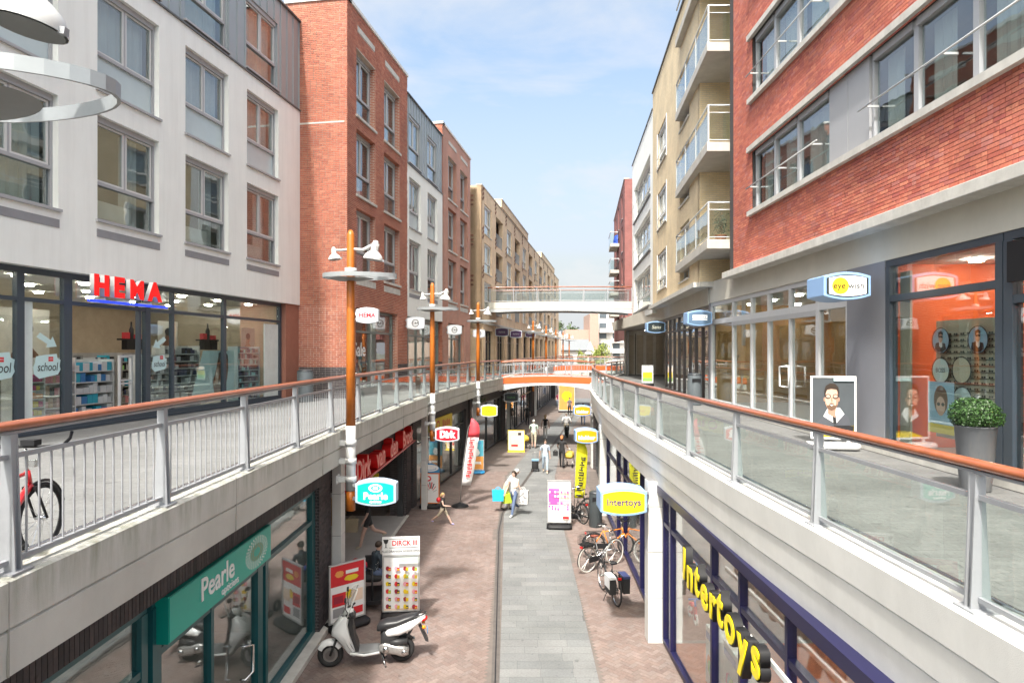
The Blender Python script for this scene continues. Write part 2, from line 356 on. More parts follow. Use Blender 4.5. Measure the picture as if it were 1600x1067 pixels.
WOOD = M('red_brown_varnished_wood', (0.29, 0.085, 0.035), 0.28, var=0.18, scale=9, coat=0.5, stain=((0.20, 0.07, 0.035), 4, 0.5, (1, 0.15, 1)))
PWOOD = M('orange_larch_pole', (0.44, 0.125, 0.010), 0.42, var=0.16, scale=7, stain=((0.24, 0.07, 0.015), 5, 0.55, (3, 3, 0.35)))
CLEAR = glass('clear_glass', (0.93, 0.97, 0.95), 0.05, 0.28)
SHOPG = glass('shop_glass', (0.90, 0.95, 0.94), 0.12, 1.0)
WING = glass('window_glass', (0.82, 0.87, 0.86), 0.13, 1.0)
FROST = M('frosted_low_glass', (0.46, 0.54, 0.56), 0.22, var=0.03, spec=0.8)
CURT = M('net_curtain', (0.62, 0.62, 0.60), 0.9, var=0.08, scale=2)
BLIND = M('slatted_blind', (0.66, 0.66, 0.64), 0.7, var=0.03)
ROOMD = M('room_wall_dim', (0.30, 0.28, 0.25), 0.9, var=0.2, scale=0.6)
BLACK = M('black_plastic', (0.014, 0.014, 0.016), 0.55, spec=0.3)
RUBBER = M('black_rubber', (0.018, 0.018, 0.019), 0.8)
CHROME = M('polished_metal', (0.62, 0.62, 0.62), 0.22, metal=1.0, var=0.03)
MORT = M('pale_mortar', (0.58, 0.53, 0.48), 0.95, var=0.08)
MORTD = M('dark_mortar', (0.055, 0.05, 0.05), 0.95)
RBRICK = brickmat('orange_red_brick', [(0.36, 0.115, 0.07), (0.42, 0.15, 0.09), (0.32, 0.10, 0.065), (0.46, 0.19, 0.12), (0.38, 0.125, 0.08)])
DBRICK = brickmat('deep_red_brick', [(0.43, 0.110, 0.078), (0.53, 0.160, 0.10), (0.47, 0.138, 0.10), (0.60, 0.21, 0.13), (0.39, 0.10, 0.082), (0.52, 0.20, 0.16)])
BBRICK = brickmat('purple_black_brick', [(0.035, 0.030, 0.034), (0.055, 0.045, 0.048), (0.075, 0.06, 0.062), (0.045, 0.04, 0.045)])
RTEX = bricktex('orange_red_brickwork', (0.44, 0.14, 0.075), (0.36, 0.105, 0.06), (0.50, 0.42, 0.36))
YTEX = bricktex('yellow_brickwork', (0.68, 0.53, 0.31), (0.75, 0.60, 0.38), (0.60, 0.50, 0.36))
TTEX = bricktex('tan_brickwork', (0.66, 0.46, 0.28), (0.72, 0.52, 0.34), (0.60, 0.50, 0.37))
MTEX = bricktex('maroon_brickwork', (0.22, 0.05, 0.045), (0.27, 0.07, 0.06), (0.20, 0.13, 0.12))
KTEX = bricktex('dark_brickwork', (0.05, 0.042, 0.045), (0.07, 0.058, 0.06), (0.12, 0.11, 0.11))
# ================================================================== facade toolkit
def intervals(L, z, ops):
    iv = [(0.0, L)]
    for (a, b, c, d) in ops:
        if c < z < d:
            nv = []
            for (p, q) in iv:
                if b <= p or a >= q: nv.append((p, q)); continue
                if a > p: nv.append((p, a))
                if b < q: nv.append((b, q))
            iv = nv
    return iv
def facade(root, name, L, z0, z1, ops, mat, y0=0.0, depth=0.3, x0=0.0):
    zs = sorted({z0, z1} | {min(max(c, z0), z1) for o in ops for c in o[2:]})
    mb = MB(mat); o2 = [(a-x0, b-x0, c, d) for a, b, c, d in ops]
    for i in range(len(zs)-1):
        if zs[i+1]-zs[i] < 1e-4: continue
        for (p, q) in intervals(L, (zs[i]+zs[i+1])/2, o2): mb.box(p+x0, q+x0, y0, y0+depth, zs[i], zs[i+1])
    return mb.build(name, root)
BRICK_ME = {}
def brickwork(parent, L, z0, z1, ops, mat, near=0, seed=1, bl=0.21, bh=0.056, gap=0.010, x0=0.0, y0=0.0, wild=True, name='brick', soldier=False, proud=0.010, jit=0.0015):
    """bricks with recessed joints on the plane y=y0 of the parent's frame"""
    r = random.Random(seed); arr = []
    if soldier: bl, bh = bh, bl
    n = max(1, round((z1 - z0) / (bh+gap))); ch = (z1 - z0) / n
    for k in range(n):
        za, zb = z0 + k*ch, z0 + (k+1)*ch - gap
        for (p, q) in intervals(L, (za+zb)/2, [(a-x0, b-x0, c, d) for a, b, c, d in ops]):
            x = p - (0 if (p > 0 and not wild) else (((k % 2) * 0.5 * (bl+gap)) if not soldier else 0))
            while x < q - 0.02:
                l = bl if (not wild or r.random() > 0.22) else (bl-gap)/2
                a, b = max(x, p + 0.0), min(x + l, q)
                if b - a > 0.03:
                    j = r.uniform(-jit, jit); arr.append((a+x0, b+x0, y0 - proud + j, y0 + 0.01, za, zb))
                x += l + gap
    if not arr: return
    arr = np.array(arr)
    if near:
        mw = parent_matrix(parent); c = np.stack([(arr[:, 0]+arr[:, 1])/2, arr[:, 2], (arr[:, 4]+arr[:, 5])/2, np.ones(len(arr))], 1)
        w = c @ np.array(mw).T; d = np.sqrt(w[:, 0]**2 + w[:, 1]**2 + (w[:, 2]-EYE)**2)
        vis = (w[:, 1] > 0.5) & (np.abs(w[:, 0]) < 0.80*w[:, 1]) & (np.abs(w[:, 2]-EYE) < 0.54*w[:, 1]); full = np.abs((arr[:, 1]-arr[:, 0]) - bl) < 1e-4
        d = np.where(vis & full, d, 1e9); order = np.argsort(d)[:near]; order = order[d[order] < 1e8]
        key = (bl, round(ch, 4), mat.name)
        if key not in BRICK_ME: BRICK_ME[key] = boxes_mesh('brick', [(0, bl, -proud, 0.01, 0, ch-gap)], mat)
        for i in order: put(name, BRICK_ME[key], parent, (arr[i, 0], y0 + arr[i, 2] - (y0 - proud), arr[i, 4]))
        arr = np.delete(arr, order, 0)
    if len(arr):
        o = put(name + '_courses', boxes_mesh('brick_courses', arr, mat), parent); o['kind'] = 'stuff'
def parent_matrix(o):
    m = Matrix.Identity(4)
    while o is not None:
        m = o.matrix_basis @ m; o = o.parent
    return m
WINC = {}
def window(root, x, z, w, h, style='low', curtain='net', frame=GREYF, sash=WHITEF, y=0.13, seed=0, split=2, name='window', low=0.36, frost=False):
    key = (frost, style, round(w, 2), round(h, 2), frame.name, sash.name, split, low)
    if key not in WINC:
        b = MB(frame); f = 0.06; t = low*h
        b.box(0, f, 0, 0.1, 0, h); b.box(w-f, w, 0, 0.1, 0, h); b.box(f, w-f, 0, 0.1, 0, f); b.box(f, w-f, -0.03, 0.1, h-0.13, h)
        panes = []
        if style == 'low':
            b.box(f, w-f, -0.015, 0.1, t-0.035, t+0.035)
            ws = (w-2*f)/split
            for i in range(1, split): b.box(f+ws*i-0.02, f+ws*i+0.02, 0.012, 0.1, t+0.035, h-0.13)
            b.m(sash)
            for i in range(split):
                a, c, e, g = f+ws*i+0.022, f+ws*(i+1)-0.022, t+0.04, h-0.135
                b.box(a, a+0.045, 0.02, 0.08, e, g); b.box(c-0.045, c, 0.02, 0.08, e, g); b.box(a+0.045, c-0.045, 0.02, 0.08, e, e+0.045); b.box(a+0.045, c-0.045, 0.02, 0.08, g-0.045, g)
                panes.append((a+0.045, c-0.045, e+0.045, g-0.045))
            panes.append((f, w-f, f, t-0.035))
        else:
            ws = (w-2*f)/split
            for i in range(1, split): b.box(f+ws*i-0.03, f+ws*i+0.03, -0.01, 0.1, f, h-0.13)
            for i in range(split): panes.append((f+ws*i+0.03, f+ws*(i+1)-0.03, f, h-0.13))
        pm = []
        for (a, c, e, g) in panes:
            p = MB(FROST if (frost and (a, c, e, g) == panes[-1]) else WING); p.box(a, c, 0.048, 0.056, e, g); pm.append(p.mesh('pane'))
        sill = MB(STONE if frame is not GREYF or style != 'low' else GREYF); sill.box(-0.05, w+0.05, -y-0.06, 0.0, -0.055, -0.002)
        WINC[key] = (b.mesh('window'), pm, sill.mesh('sill'))
    fm, pm, sm = WINC[key]
    o = put(name, fm, root, (x, y, z))
    for p in pm: put('pane', p, o)
    put('sill', sm, o)
    r = random.Random(seed)
    if curtain == 'net' or curtain == 'half':
        c = MB(CURT); c.smooth = True; n = 26; a0, a1 = (0.08, w-0.08) if curtain == 'net' else (0.08, w*0.45)
        zb = (0.06 if curtain == 'net' else 0.06)
        pts = [(a0+(a1-a0)*i/n, 0.26+0.025*math.sin(i*1.7+seed)) for i in range(n+1)]
        for i in range(n): c.quad((pts[i][0], pts[i][1], zb), (pts[i+1][0], pts[i+1][1], zb), (pts[i+1][0], pts[i+1][1], h-0.1), (pts[i][0], pts[i][1], h-0.1))
        c.build('curtain', o)
    elif curtain == 'blind':
        c = MB(BLIND); k = int((h-0.2)/0.055)
        for i in range(k): zz = 0.08+i*0.055; c.add([(0.08, 0.24, zz), (w-0.08, 0.24, zz), (w-0.08, 0.27, zz+0.045), (0.08, 0.27, zz+0.045)], [(0, 1, 2, 3)])
        c.build('blind', o)
    elif curtain == 'radiator':
        c = MB(M('white_radiator', (0.75, 0.76, 0.74), 0.4)); c.box(0.1, w*0.72, 0.2, 0.28, 0.12, 0.12+h*0.17)
        for i in range(8): c.box(0.1, w*0.72, 0.192, 0.2, 0.13+i*h*0.02, 0.135+i*h*0.02)
        c.build('radiator', o)
        c = MB(CURT); c.smooth = True; pts = [(w*0.62+(w*0.3)*i/12, 0.36+0.03*math.sin(i*2.1+seed)) for i in range(13)]
        for i in range(12): c.quad((*pts[i], 0.06), (*pts[i+1], 0.06), (*pts[i+1], h-0.1), (*pts[i], h-0.1))
        c.build('curtain', o)
    return o
def shopfront(root, x0, x1, z0, z1, y, verts, trans, frame, w=0.06, gl=SHOPG, name='shop_window', transom_w=0.08, depth=0.1, base=0.08, open_=()):
    """frame with mullions at verts [(x, width)] and one transom per list entry"""
    b = MB(frame); b.box(x0, x1, y, y+depth, z1-0.12, z1); b.box(x0, x1, y-0.01, y+depth, z0, z0+base)
    xs = sorted([(x0+w/2, w)] + list(verts) + [(x1-w/2, w)])
    for (x, ww) in xs: b.box(x-ww/2, x+ww/2, y-0.012, y+depth-0.005, z0+base, z1-0.12)
    for i in range(len(xs)-1):
        a, c = xs[i][0]+xs[i][1]/2, xs[i+1][0]-xs[i+1][1]/2
        for t in trans: b.box(a, c, y-0.004, y+depth-0.01, t-transom_w/2, t+transom_w/2)
    o = b.build(name, root)
    zs = [z0+base] + [v for t in trans for v in (t-transom_w/2, t+transom_w/2)] + [z1-0.12]
    for i in range(len(xs)-1):
        a, c = xs[i][0]+xs[i][1]/2, xs[i+1][0]-xs[i+1][1]/2
        for k in range(0, len(zs), 2):
            if (i, k//2) in open_: continue
            MB(gl).box(a, c, y+0.045, y+0.055, zs[k], zs[k+1]).build('pane', o)
    return o
def room(root, x0, x1, y0, y1, z0, z1, wall, floor=None, ceil=None, lights=0, lcol=(1, 0.93, 0.82), strength=9.0, side=True):
    strength *= 3.2
    b = MB(wall); b.box(x0, x1, y1, y1+0.1, z0, z1)
    if side: b.box(x0-0.05, x0, y0, y1, z0, z1); b.box(x1, x1+0.05, y0, y1, z0, z1)
    b.build('interior_wall', root)
    MB(floor or M('shop_floor_grey', (0.35, 0.34, 0.32), 0.35)).box(x0, x1, y0, y1, z0-0.02, z0+0.012).build('shop_floor', root)
    MB(ceil or M('shop_ceiling', (0.62, 0.61, 0.58), 0.8)).box(x0, x1, y0, y1, z1, z1+0.05).build('ceiling', root)
    e = emit('shop_lamp_glow_%d' % int(strength), lcol, strength)
    k = 0; n = max(1, int((x1-x0)/1.6))
    for i in range(n):
        for j in range(lights):
            b = MB(e); cx_, cy_ = x0+(i+0.4)*(x1-x0)/n, y0+0.9+j*1.5; b.lathe([(0.0, z1-0.052), (0.105, z1-0.05), (0.11, z1-0.012)], (cx_, cy_, 0), 12); b.build('ceiling_light', root)

# ================================================================== ground
GROUND = M('far_ground', (0.14, 0.15, 0.12), 0.9, var=0.2, scale=0.05)
g = MB(GROUND); g.box(-700, 700, -40, 1400, -0.5, -0.01); structure(g.build('ground'))
CLAY = [(0.146, 0.106, 0.095), (0.182, 0.132, 0.116), (0.156, 0.120, 0.108), (0.200, 0.153, 0.137), (0.168, 0.134, 0.124)]
CLAYB = brickmat('clay_paving_brick', CLAY, 0.8)
CLAYT = bricktex('clay_paving_far', (0.146, 0.119, 0.107), (0.172, 0.139, 0.125), (0.129, 0.112, 0.103), 0.2, 0.1, 0.008, plan=True)
SAND = M('sandy_joint', (0.125, 0.105, 0.095), 0.95, var=0.15, scale=3)
street = MB(SAND); street.box(-16, 18, -6, 31.5, -0.008, 0.0); street.m(CLAYT); street.box(-30, 40, 31.5, 150, -0.008, 0.004)
street = structure(street.build('street'))
# grey stone carpet down the middle of the street: slabs in courses
def lerpY(pts, Y):
    for (x0, y0), (x1, y1) in zip(pts, pts[1:]):
        if y0 <= Y <= y1: return x0 + (x1-x0)*(Y-y0)/(y1-y0)
    return pts[0][0] if Y < pts[0][1] else pts[-1][0]
SLL = [(-0.2, 4), (-0.24, 15), (-0.3, 23.3), (-0.25, 30), (1.45, 41), (4.8, 61), (8.0, 80)]
SLR = [(1.5, 4), (1.56, 11.4), (1.79, 25.5), (2.0, 30), (3.2, 41), (6.7, 61), (10.0, 80)]
DRN = [(-0.23, 4), (-0.30, 11.4), (-0.43, 21), (-0.35, 23.3), (1.2, 32.8), (2.6, 40.4), (6.0, 61)]
SLAB = brickmat('grey_granite_slab', [(0.124, 0.129, 0.131), (0.146, 0.151, 0.150), (0.131, 0.136, 0.137), (0.170, 0.172, 0.171), (0.137, 0.142, 0.145), (0.155, 0.157, 0.157)], 0.75)
slabs = []; y = 5.0; k = 0; rs = random.Random(3)
while y < 80:
    h = 0.30 if y < 45 else 0.6
    a, b = lerpY(SLL, y+h/2), lerpY(SLR, y+h/2); x = a - (0.27 if k % 2 else 0.0)
    while x < b-0.04:
        l = rs.choice([0.6, 0.6, 0.45, 0.75]); p, q = max(x, a), min(x+l, b)
        if q-p > 0.05: slabs.append((p+0.003, q-0.003, y+0.003, y+h-0.003, 0.0, 0.0062 + rs.uniform(-.0004, .0004)))
        x += l
    y += h; k += 1
slabs = np.array(slabs)
def split_pieces(arr, parent, name, mat, near=300):
    cx = (arr[:, 0]+arr[:, 1])/2; cy = (arr[:, 2]+arr[:, 3])/2; cz = arr[:, 5]
    vis = (cy > 0.5) & (np.abs(cx) < 0.8*cy) & ((EYE-cz) < 0.53*cy)
    d = np.where(vis, np.hypot(cx, cy), 1e9); order = np.argsort(d)[:near]; order = order[d[order] < 1e8]
    for i in order:
        l, w = arr[i, 1]-arr[i, 0], arr[i, 3]-arr[i, 2]; key = (round(float(l), 3), round(float(w), 3), mat.name)
        if key not in BRICK_ME: BRICK_ME[key] = boxes_mesh(name, [(-l/2, l/2, -w/2, w/2, -0.012, 0)], mat, True)
        put(name, BRICK_ME[key], parent, (float(cx[i]), float(cy[i]), float(cz[i])))
    rest = np.delete(arr, order, 0)
    if len(rest): o = put(name+'_paving', boxes_mesh(name+'_paving', rest, mat, True), parent); o['kind'] = 'stuff'
carpet = MB(M('slab_bed', (0.09, 0.09, 0.088), 0.9)); 
for i in range(len(SLL)-1): pass
cp = [(-0.2, 4)]; 
for yy in [4, 11.4, 15, 21, 23.3, 25.5, 30, 36, 41, 50, 61, 70, 80]: carpet.v += [(lerpY(SLL, yy), yy, 0.0055 if yy > 31.4 else 0.004), (lerpY(SLR, yy), yy, 0.0055 if yy > 31.4 else 0.004)]
for i in range(12): carpet.f.append((2*i, 2*i+1, 2*i+3, 2*i+2)); carpet.mi.append(0); carpet.sm.append(False)
carpet = structure(carpet.build('stone_path')); split_pieces(slabs, carpet, 'slab', SLAB)
# herringbone clay bricks
ca, sa_ = math.cos(R(45)), math.sin(R(45)); bw = 0.1; pcs = []; rb = random.Random(5)
def in_region(x, y):
    return 9.0 < y < 31.45 and -4.6 < x < 3.4 and not (lerpY(SLL, y)-0.11 < x < lerpY(SLR, y)+0.05) and abs(x-lerpY(DRN, y)) > 0.13
for i in range(-110, 330):
    for j in range(-300, 300):
        t = (i-j) % 4
        if t == 0: c = (i+1.0, j+0.5, 0)
        elif t == 3: c = (i+0.5, j+1.0, 1)
        else: continue
        x = (c[0]*ca - c[1]*sa_)*bw - 0.3; y = (c[0]*sa_ + c[1]*ca)*bw + 5
        if in_region(x, y): pcs.append((x, y, c[2]))
pcs = np.array(pcs)
hl, hw, zt = 0.0975, 0.0475, 0.0020
pv = []; dd = np.where((np.abs(pcs[:, 0]) < 0.42*pcs[:, 1]) & (pcs[:, 1] > 11.3), np.hypot(pcs[:, 0], pcs[:, 1]), 1e9); order = np.argsort(dd)[:300]
pm_ = boxes_mesh('brick', [(-hl, hl, -hw, hw, -0.01, 0)], CLAYB, True)
for i in order: put('brick', pm_, street, (float(pcs[i, 0]), float(pcs[i, 1]), zt + rb.uniform(-.0005, .0005)), R(45) + (R(90) if pcs[i, 2] else 0))
rest = np.delete(pcs, order, 0)
n = len(rest); ang = R(45) + rest[:, 2]*R(90); zz = zt + np.random.RandomState(2).uniform(-.0005, .0005, n)
loc = np.array([(-hl,-hw),(hl,-hw),(hl,hw),(-hl,hw)]); cc, ss = np.cos(ang)[:, None], np.sin(ang)[:, None]
X = rest[:, :1] + loc[None, :, 0]*cc - loc[None, :, 1]*ss; Y = rest[:, 1:2] + loc[None, :, 0]*ss + loc[None, :, 1]*cc
V = np.concatenate([np.stack([X, Y, np.zeros_like(X)-0.003], 2), np.stack([X, Y, np.repeat(zz[:, None], 4, 1)], 2)], 1).reshape(-1, 3)
F = (np.arange(n)[:, None, None]*8 + np.array([(4,5,6,7),(0,1,5,4),(1,2,6,5),(2,3,7,6),(3,0,4,7)])[None]).reshape(-1, 4)
o = put('brick_paving', np_mesh('brick_paving', V, F, CLAYB), street); o['kind'] = 'stuff'
# drain channel: dark slotted gutter
dp = [Vector(p) for p in DRN]
d = MB(M('dark_gutter_stone', (0.085, 0.075, 0.07), 0.8, var=0.2, scale=6)); sweep(d, dp, [(-0.07, -0.002), (-0.07, 0.013), (0.07, 0.013), (0.07, -0.002)])
drain = structure(d.build('drain_channel')); d = MB(BLACK); sweep(d, dp, [(-0.012, 0.0135), (-0.012, 0.0165), (0.012, 0.0165), (0.012, 0.0135)]); d.build('slot', drain)

# ================================================================== upper walkways
ELp = [(-3.50, -6), (-3.46, 4.3), (-3.42, 12), (-3.33, 15), (-2.95, 22.3), (-1.85, 31), (-0.55, 38.2), (1.50, 50.5), (3.10, 60), (6.4, 80), (9.6, 100)]
ERp = [(3.10, -6), (3.02, 4.3), (2.88, 8.4), (2.82, 12.7), (2.78, 14.6), (2.84, 18.9), (3.08, 23.2), (3.62, 29.7), (4.15, 34), (4.85, 38.4), (6.3, 43.5), (8.6, 51), (12.4, 66), (14, 72)]
EL = [v for v in spline(ELp, 8)]; ER = [v for v in spline(ERp, 8)]
def deck(name, edge, side, ztop, zbot, far, mat):
    e = offset_path(edge, 0.20*side); v = [(p.x, p.y) for p in e]; poly = v + [(far, v[-1][1]), (far, v[0][1])]
    return structure(MB(mat).prism(poly, zbot, ztop, 'z').build(name))
DBED = M('walkway_joint', (0.105, 0.105, 0.103), 0.9, var=0.1)
dl = deck('walkway_left', EL, 1, ZL-0.012, 3.72, -13.5, DBED)
dr = deck('walkway_right', ER, -1, ZR-0.012, 3.30, 13.5, DBED)
GPAVE = brickmat('grey_concrete_paver', [(0.136, 0.138, 0.138), (0.152, 0.154, 0.154), (0.143, 0.144, 0.144), (0.162, 0.163, 0.161)], 0.85)
GPAVER = brickmat('grey_walkway_paver', [(0.141, 0.141, 0.138), (0.125, 0.125, 0.123), (0.151, 0.151, 0.148), (0.134, 0.134, 0.132)], 0.8)
def lay(parent, edge, side, z, xfar, y0, y1, L_, W_, mat, name):
    arr = []; y = y0; k = 0; r = random.Random(11)
    ex = offset_path(edge, 0.34*side)
    def xe(Y):
        for a, b in zip(ex, ex[1:]):
            if a.y <= Y <= b.y: return a.x + (b.x-a.x)*(Y-a.y)/(b.y-a.y)
        return ex[-1].x
    while y < y1:
        e = xe(y+W_/2); a, b = (xfar(y), e) if side > 0 else (e, xfar(y)); x = a - (k % 2)*L_/2
        while x < b-0.02:
            p, q = max(x, a), min(x+L_, b)
            if q-p > 0.03: arr.append((p+0.0012, q-0.0012, y+0.0012, y+W_-0.0012, z-0.0115, z-0.0103 + r.uniform(-.0003, .0003)))
            x += L_
        y += W_; k += 1
    split_pieces(np.array(arr), parent, name, mat)
lay(dl, EL, 1, ZL, lambda Y: -12.0+.163*Y, 2.5, 42, 0.30, 0.15, GPAVE, 'paver')
lay(dr, ER, -1, ZR, lambda Y: (6.75 if Y < 21 else 6.75+.11*(Y-21)), 2.5, 42, 0.20, 0.10, GPAVER, 'paver')
# fascia beams
def fascia(name, edge, side, prof, mat, parent):
    b = MB(mat); pr = [(o*side, z) for o, z in prof]
    if side < 0: pr = pr[::-1]
    sweep(b, edge, pr[::-1]); return b.build(name, parent)
zt = ZL+0.08
fl = fascia('fascia', EL, 1, [(0.34, zt), (0.035, zt), (0.0, zt-0.02), (0.0, zt-0.335), (0.025, zt-0.345), (0.025, zt-0.355), (0.005, zt-0.365), (0.02, zt-0.68), (0.34, zt-0.68)], CONC, dl)
zt = ZR+0.07
fr_ = fascia('fascia', ER, -1, [(0.34, zt), (0.03, zt), (0.0, zt-0.02), (0.03, zt-0.32), (0.075, zt-0.325), (0.045, zt-0.345), (0.075, zt-0.64), (0.12, zt-0.645), (0.09, zt-0.665), (0.13, zt-1.0), (0.34, zt-1.0)], CONCR, dr)
# joints between the precast fascia pieces
for (edge, side, zt_, hh, p, mt) in ((EL, 1, ZL+0.08, 0.66, dl, M('fascia_joint', (0.30, 0.29, 0.26), .9)),):  # thin strips in the joints' own darker grey
    Sx = arclen(edge); d_ = 3.2
    while d_ < 45:
        q, tt = along(edge, Sx, d_); b = MB(mt); b.box(-0.004, 0.004, -0.003, 0.012, 0, hh); b.build('joint', p, (q.x, q.y, zt_-hh-0.01), math.atan2(tt.y, tt.x) + (0 if side > 0 else math.pi)); d_ += 3.6
# gutter between curb and floor
for (edge, side, z, p) in ((EL, 1, ZL, dl), (ER, -1, ZR, dr)):
    b = MB(GALV); sweep(b, edge, [((0.36)*side, z+0.006), (0.42*side, z+0.006), (0.42*side, z-0.01), (0.36*side, z-0.01)][::side]); b.build('gutter_strip', p)

# ------------------------------------------------------------------ railings
def tapered_post(h, depth=1):      # local: x along the rail, y = away from the street side
    b = MB(GALV); w = 0.032
    for s in (-1, 1):
        x = s*0.028
        b.prism([(-0.07, 0.0), (0.075, 0.0), (0.055, 0.35*h), (0.035, 0.78*h), (0.035, h), (-0.035, h), (-0.045, 0.7*h)], x-0.006, x+0.006, 'x')
    b.box(-0.022, 0.022, -0.035, -0.025, 0.04, h); return b
def railing(name, label, edge, side, zc, d0, d1, step, inset, glass_from, glass_to, hr, grp=None, group_rails=True, plate=True):
    path = offset_path(edge, inset*side); S = arclen(path); t = tag(bpy.data.objects.new(name, None), label, 'railing'); COL.objects.link(t)
    p0, _ = along(path, S, d0); t.location = (p0.x, p0.y, zc); t.empty_display_size = .1
    inv = Matrix.Translation((-p0.x, -p0.y, -zc))
    n = max(1, round((d1-d0)/step)); ds = [d0+(d1-d0)*i/n for i in range(n+1)]
    sub = [v for v, s in zip(path, S) if d0 < s < d1]; sub = [along(path, S, d0)[0]] + sub + [along(path, S, d1)[0]]
    pr = [(0.045*math.cos(a)*1.15, hr-0.035+0.036*math.sin(a)) for a in [i*math.pi/6 for i in range(12)]]
    b = MB(WOOD); b.smooth = True; sweep(b, sub, [(o, zc+z) for o, z in pr]); b.xf(inv); b.build('handrail', t)
    b = MB(GALV); sweep(b, sub, [(o, zc+z) for o, z in [(0.02, hr-0.075), (-0.02, hr-0.075), (-0.02, hr-0.095), (0.02, hr-0.095)]][::-1]); b.xf(inv); b.build('handrail_bracket', t)
    pm = tapered_post(hr-0.095); pm.box(-0.10, 0.10, -0.10, 0.10, 0, 0.014); pmm = pm.mesh('post')
    for dd in ds:
        p, tt = along(path, S, dd); a = math.atan2(tt.y, tt.x) + (0 if side > 0 else math.pi)
        put('post', pmm, t, (p.x-p0.x, p.y-p0.y, 0), a)
    bal = MB(GALV); bal.box(-0.006, 0.006, -0.006, 0.006, 0.09, hr-0.25); bal = bal.mesh('baluster')
    m1, m2 = MB(GALV), MB(GALV); nb = 0
    for a, c in zip(ds, ds[1:]):
        pa, ta = along(path, S, a+0.03); pc, _ = along(path, S, c-0.03); d = pc-pa; L_ = d.length; an = math.atan2(d.y, d.x)
        mid = a+(c-a)/2; isg = glass_from <= mid <= glass_to
        for (mm, z0_, z1_) in ((m1, hr-0.27, hr-0.235), (m2, 0.06, 0.095)):
            i0 = len(mm.v); mm.box(0, L_, -0.02, 0.02, z0_, z1_); mm.xf(Matrix.Translation((pa.x-p0.x, pa.y-p0.y, 0)) @ Matrix.Rotation(an, 4, 'Z'), i0)
        if isg:
            g = MB(CLEAR); g.box(0.02, L_-0.02, -0.005, 0.005, 0.10, hr-0.275); put('glass_panel', g.mesh('glass_panel'), t, (pa.x-p0.x, pa.y-p0.y, 0), an)
        else:
            k = int(L_/0.135)
            for i in range(1, k+1):
                q = pa + d*(i/(k+1)); nb += 1
                put('baluster', bal, t, (q.x-p0.x, q.y-p0.y, 0), an)
    m1.build('mid_rail', t); m2.build('bottom_rail', t)
    tp = offset_path(sub, 0.13*side); tp = [Vector((p.x-p0.x, p.y-p0.y, 0.055)) for p in tp]
    MB(CHROME).tube([(p.x, p.y, p.z) for p in tp], 0.02, 8).build('kick_rail', t)
    return t
zlc, zrc = ZL+0.08, ZR+0.07
SLs = arclen(offset_path(EL, 0.12)); SRs = arclen(offset_path(ER, -0.14))
def s_at(path, S, Y):
    for i in range(1, len(path)):
        if path[i].y >= Y: return S[i-1] + (S[i]-S[i-1])*(Y-path[i-1].y)/(path[i].y-path[i-1].y)
pl_ = offset_path(EL, 0.12); pr_ = offset_path(ER, -0.14)
railing('walkway_railing', 'long railing of grey uprights with red-brown wooden handrail along the left walkway', EL, 1, zlc, s_at(pl_, SLs, 0.6), s_at(pl_, SLs, 38.0), 1.96, 0.12, s_at(pl_, SLs, 15.9)-.5, 999, 1.075)
railing('walkway_railing', 'glass railing with glossy red-brown handrail curving along the right walkway', ER, -1, zrc, s_at(pr_, SRs, 0.1), s_at(pr_, SRs, 38.2), 2.08, 0.14, -9, 999, 1.02)
railing('walkway_railing', 'far left walkway railing beyond the orange footbridge', EL, 1, zlc, s_at(pl_, SLs, 42.8), s_at(pl_, SLs, 98), 2.6, 0.12, 0, 999, 1.075)
railing('walkway_railing', 'dark railing running back into the covered passage on the right', ER, -1, zrc, s_at(pr_, SRs, 43.2), s_at(pr_, SRs, 71), 2.4, 0.14, 0, 999, 1.02)
# ================================================================== left row of buildings, upper floors
DL = Vector((0.163, 1)).normalized(); ROTL = math.atan2(DL.y, DL.x); KL = math.sqrt(1+0.163**2)
WH = 2.30; WW = 1.86
ROWS = (2.88, 5.74, 8.62)            # window sills above the eye line
def zl(zr): return zr + EYE - ZL     # height above the left walkway
def rootL(name, label, x0c, Y0):
    return thing(name, label, 'building', (x0c + 0.163*Y0, Y0, ZL), ROTL)
def solid(root, L_, z0, z1, mat, y0=1.25, y1=9.0, roofmat=None, name='building_core'):
    b = MB(mat); b.box(0.0, L_, y0, y1, z0, z1-0.15); b.box(0.0, 0.25, 0.3, y0, z0, z1-0.15); b.box(L_-0.25, L_, 0.3, y0, z0, z1-0.15)
    for z in (z0,): b.box(0.25, L_-0.25, 0.3, y0, z0, z0+0.2)
    b.build(name, root); MB(roofmat or ZINCD).box(0.02, L_-0.02, 0.3, y1, z1-0.15, z1-0.05).build('roof', root)

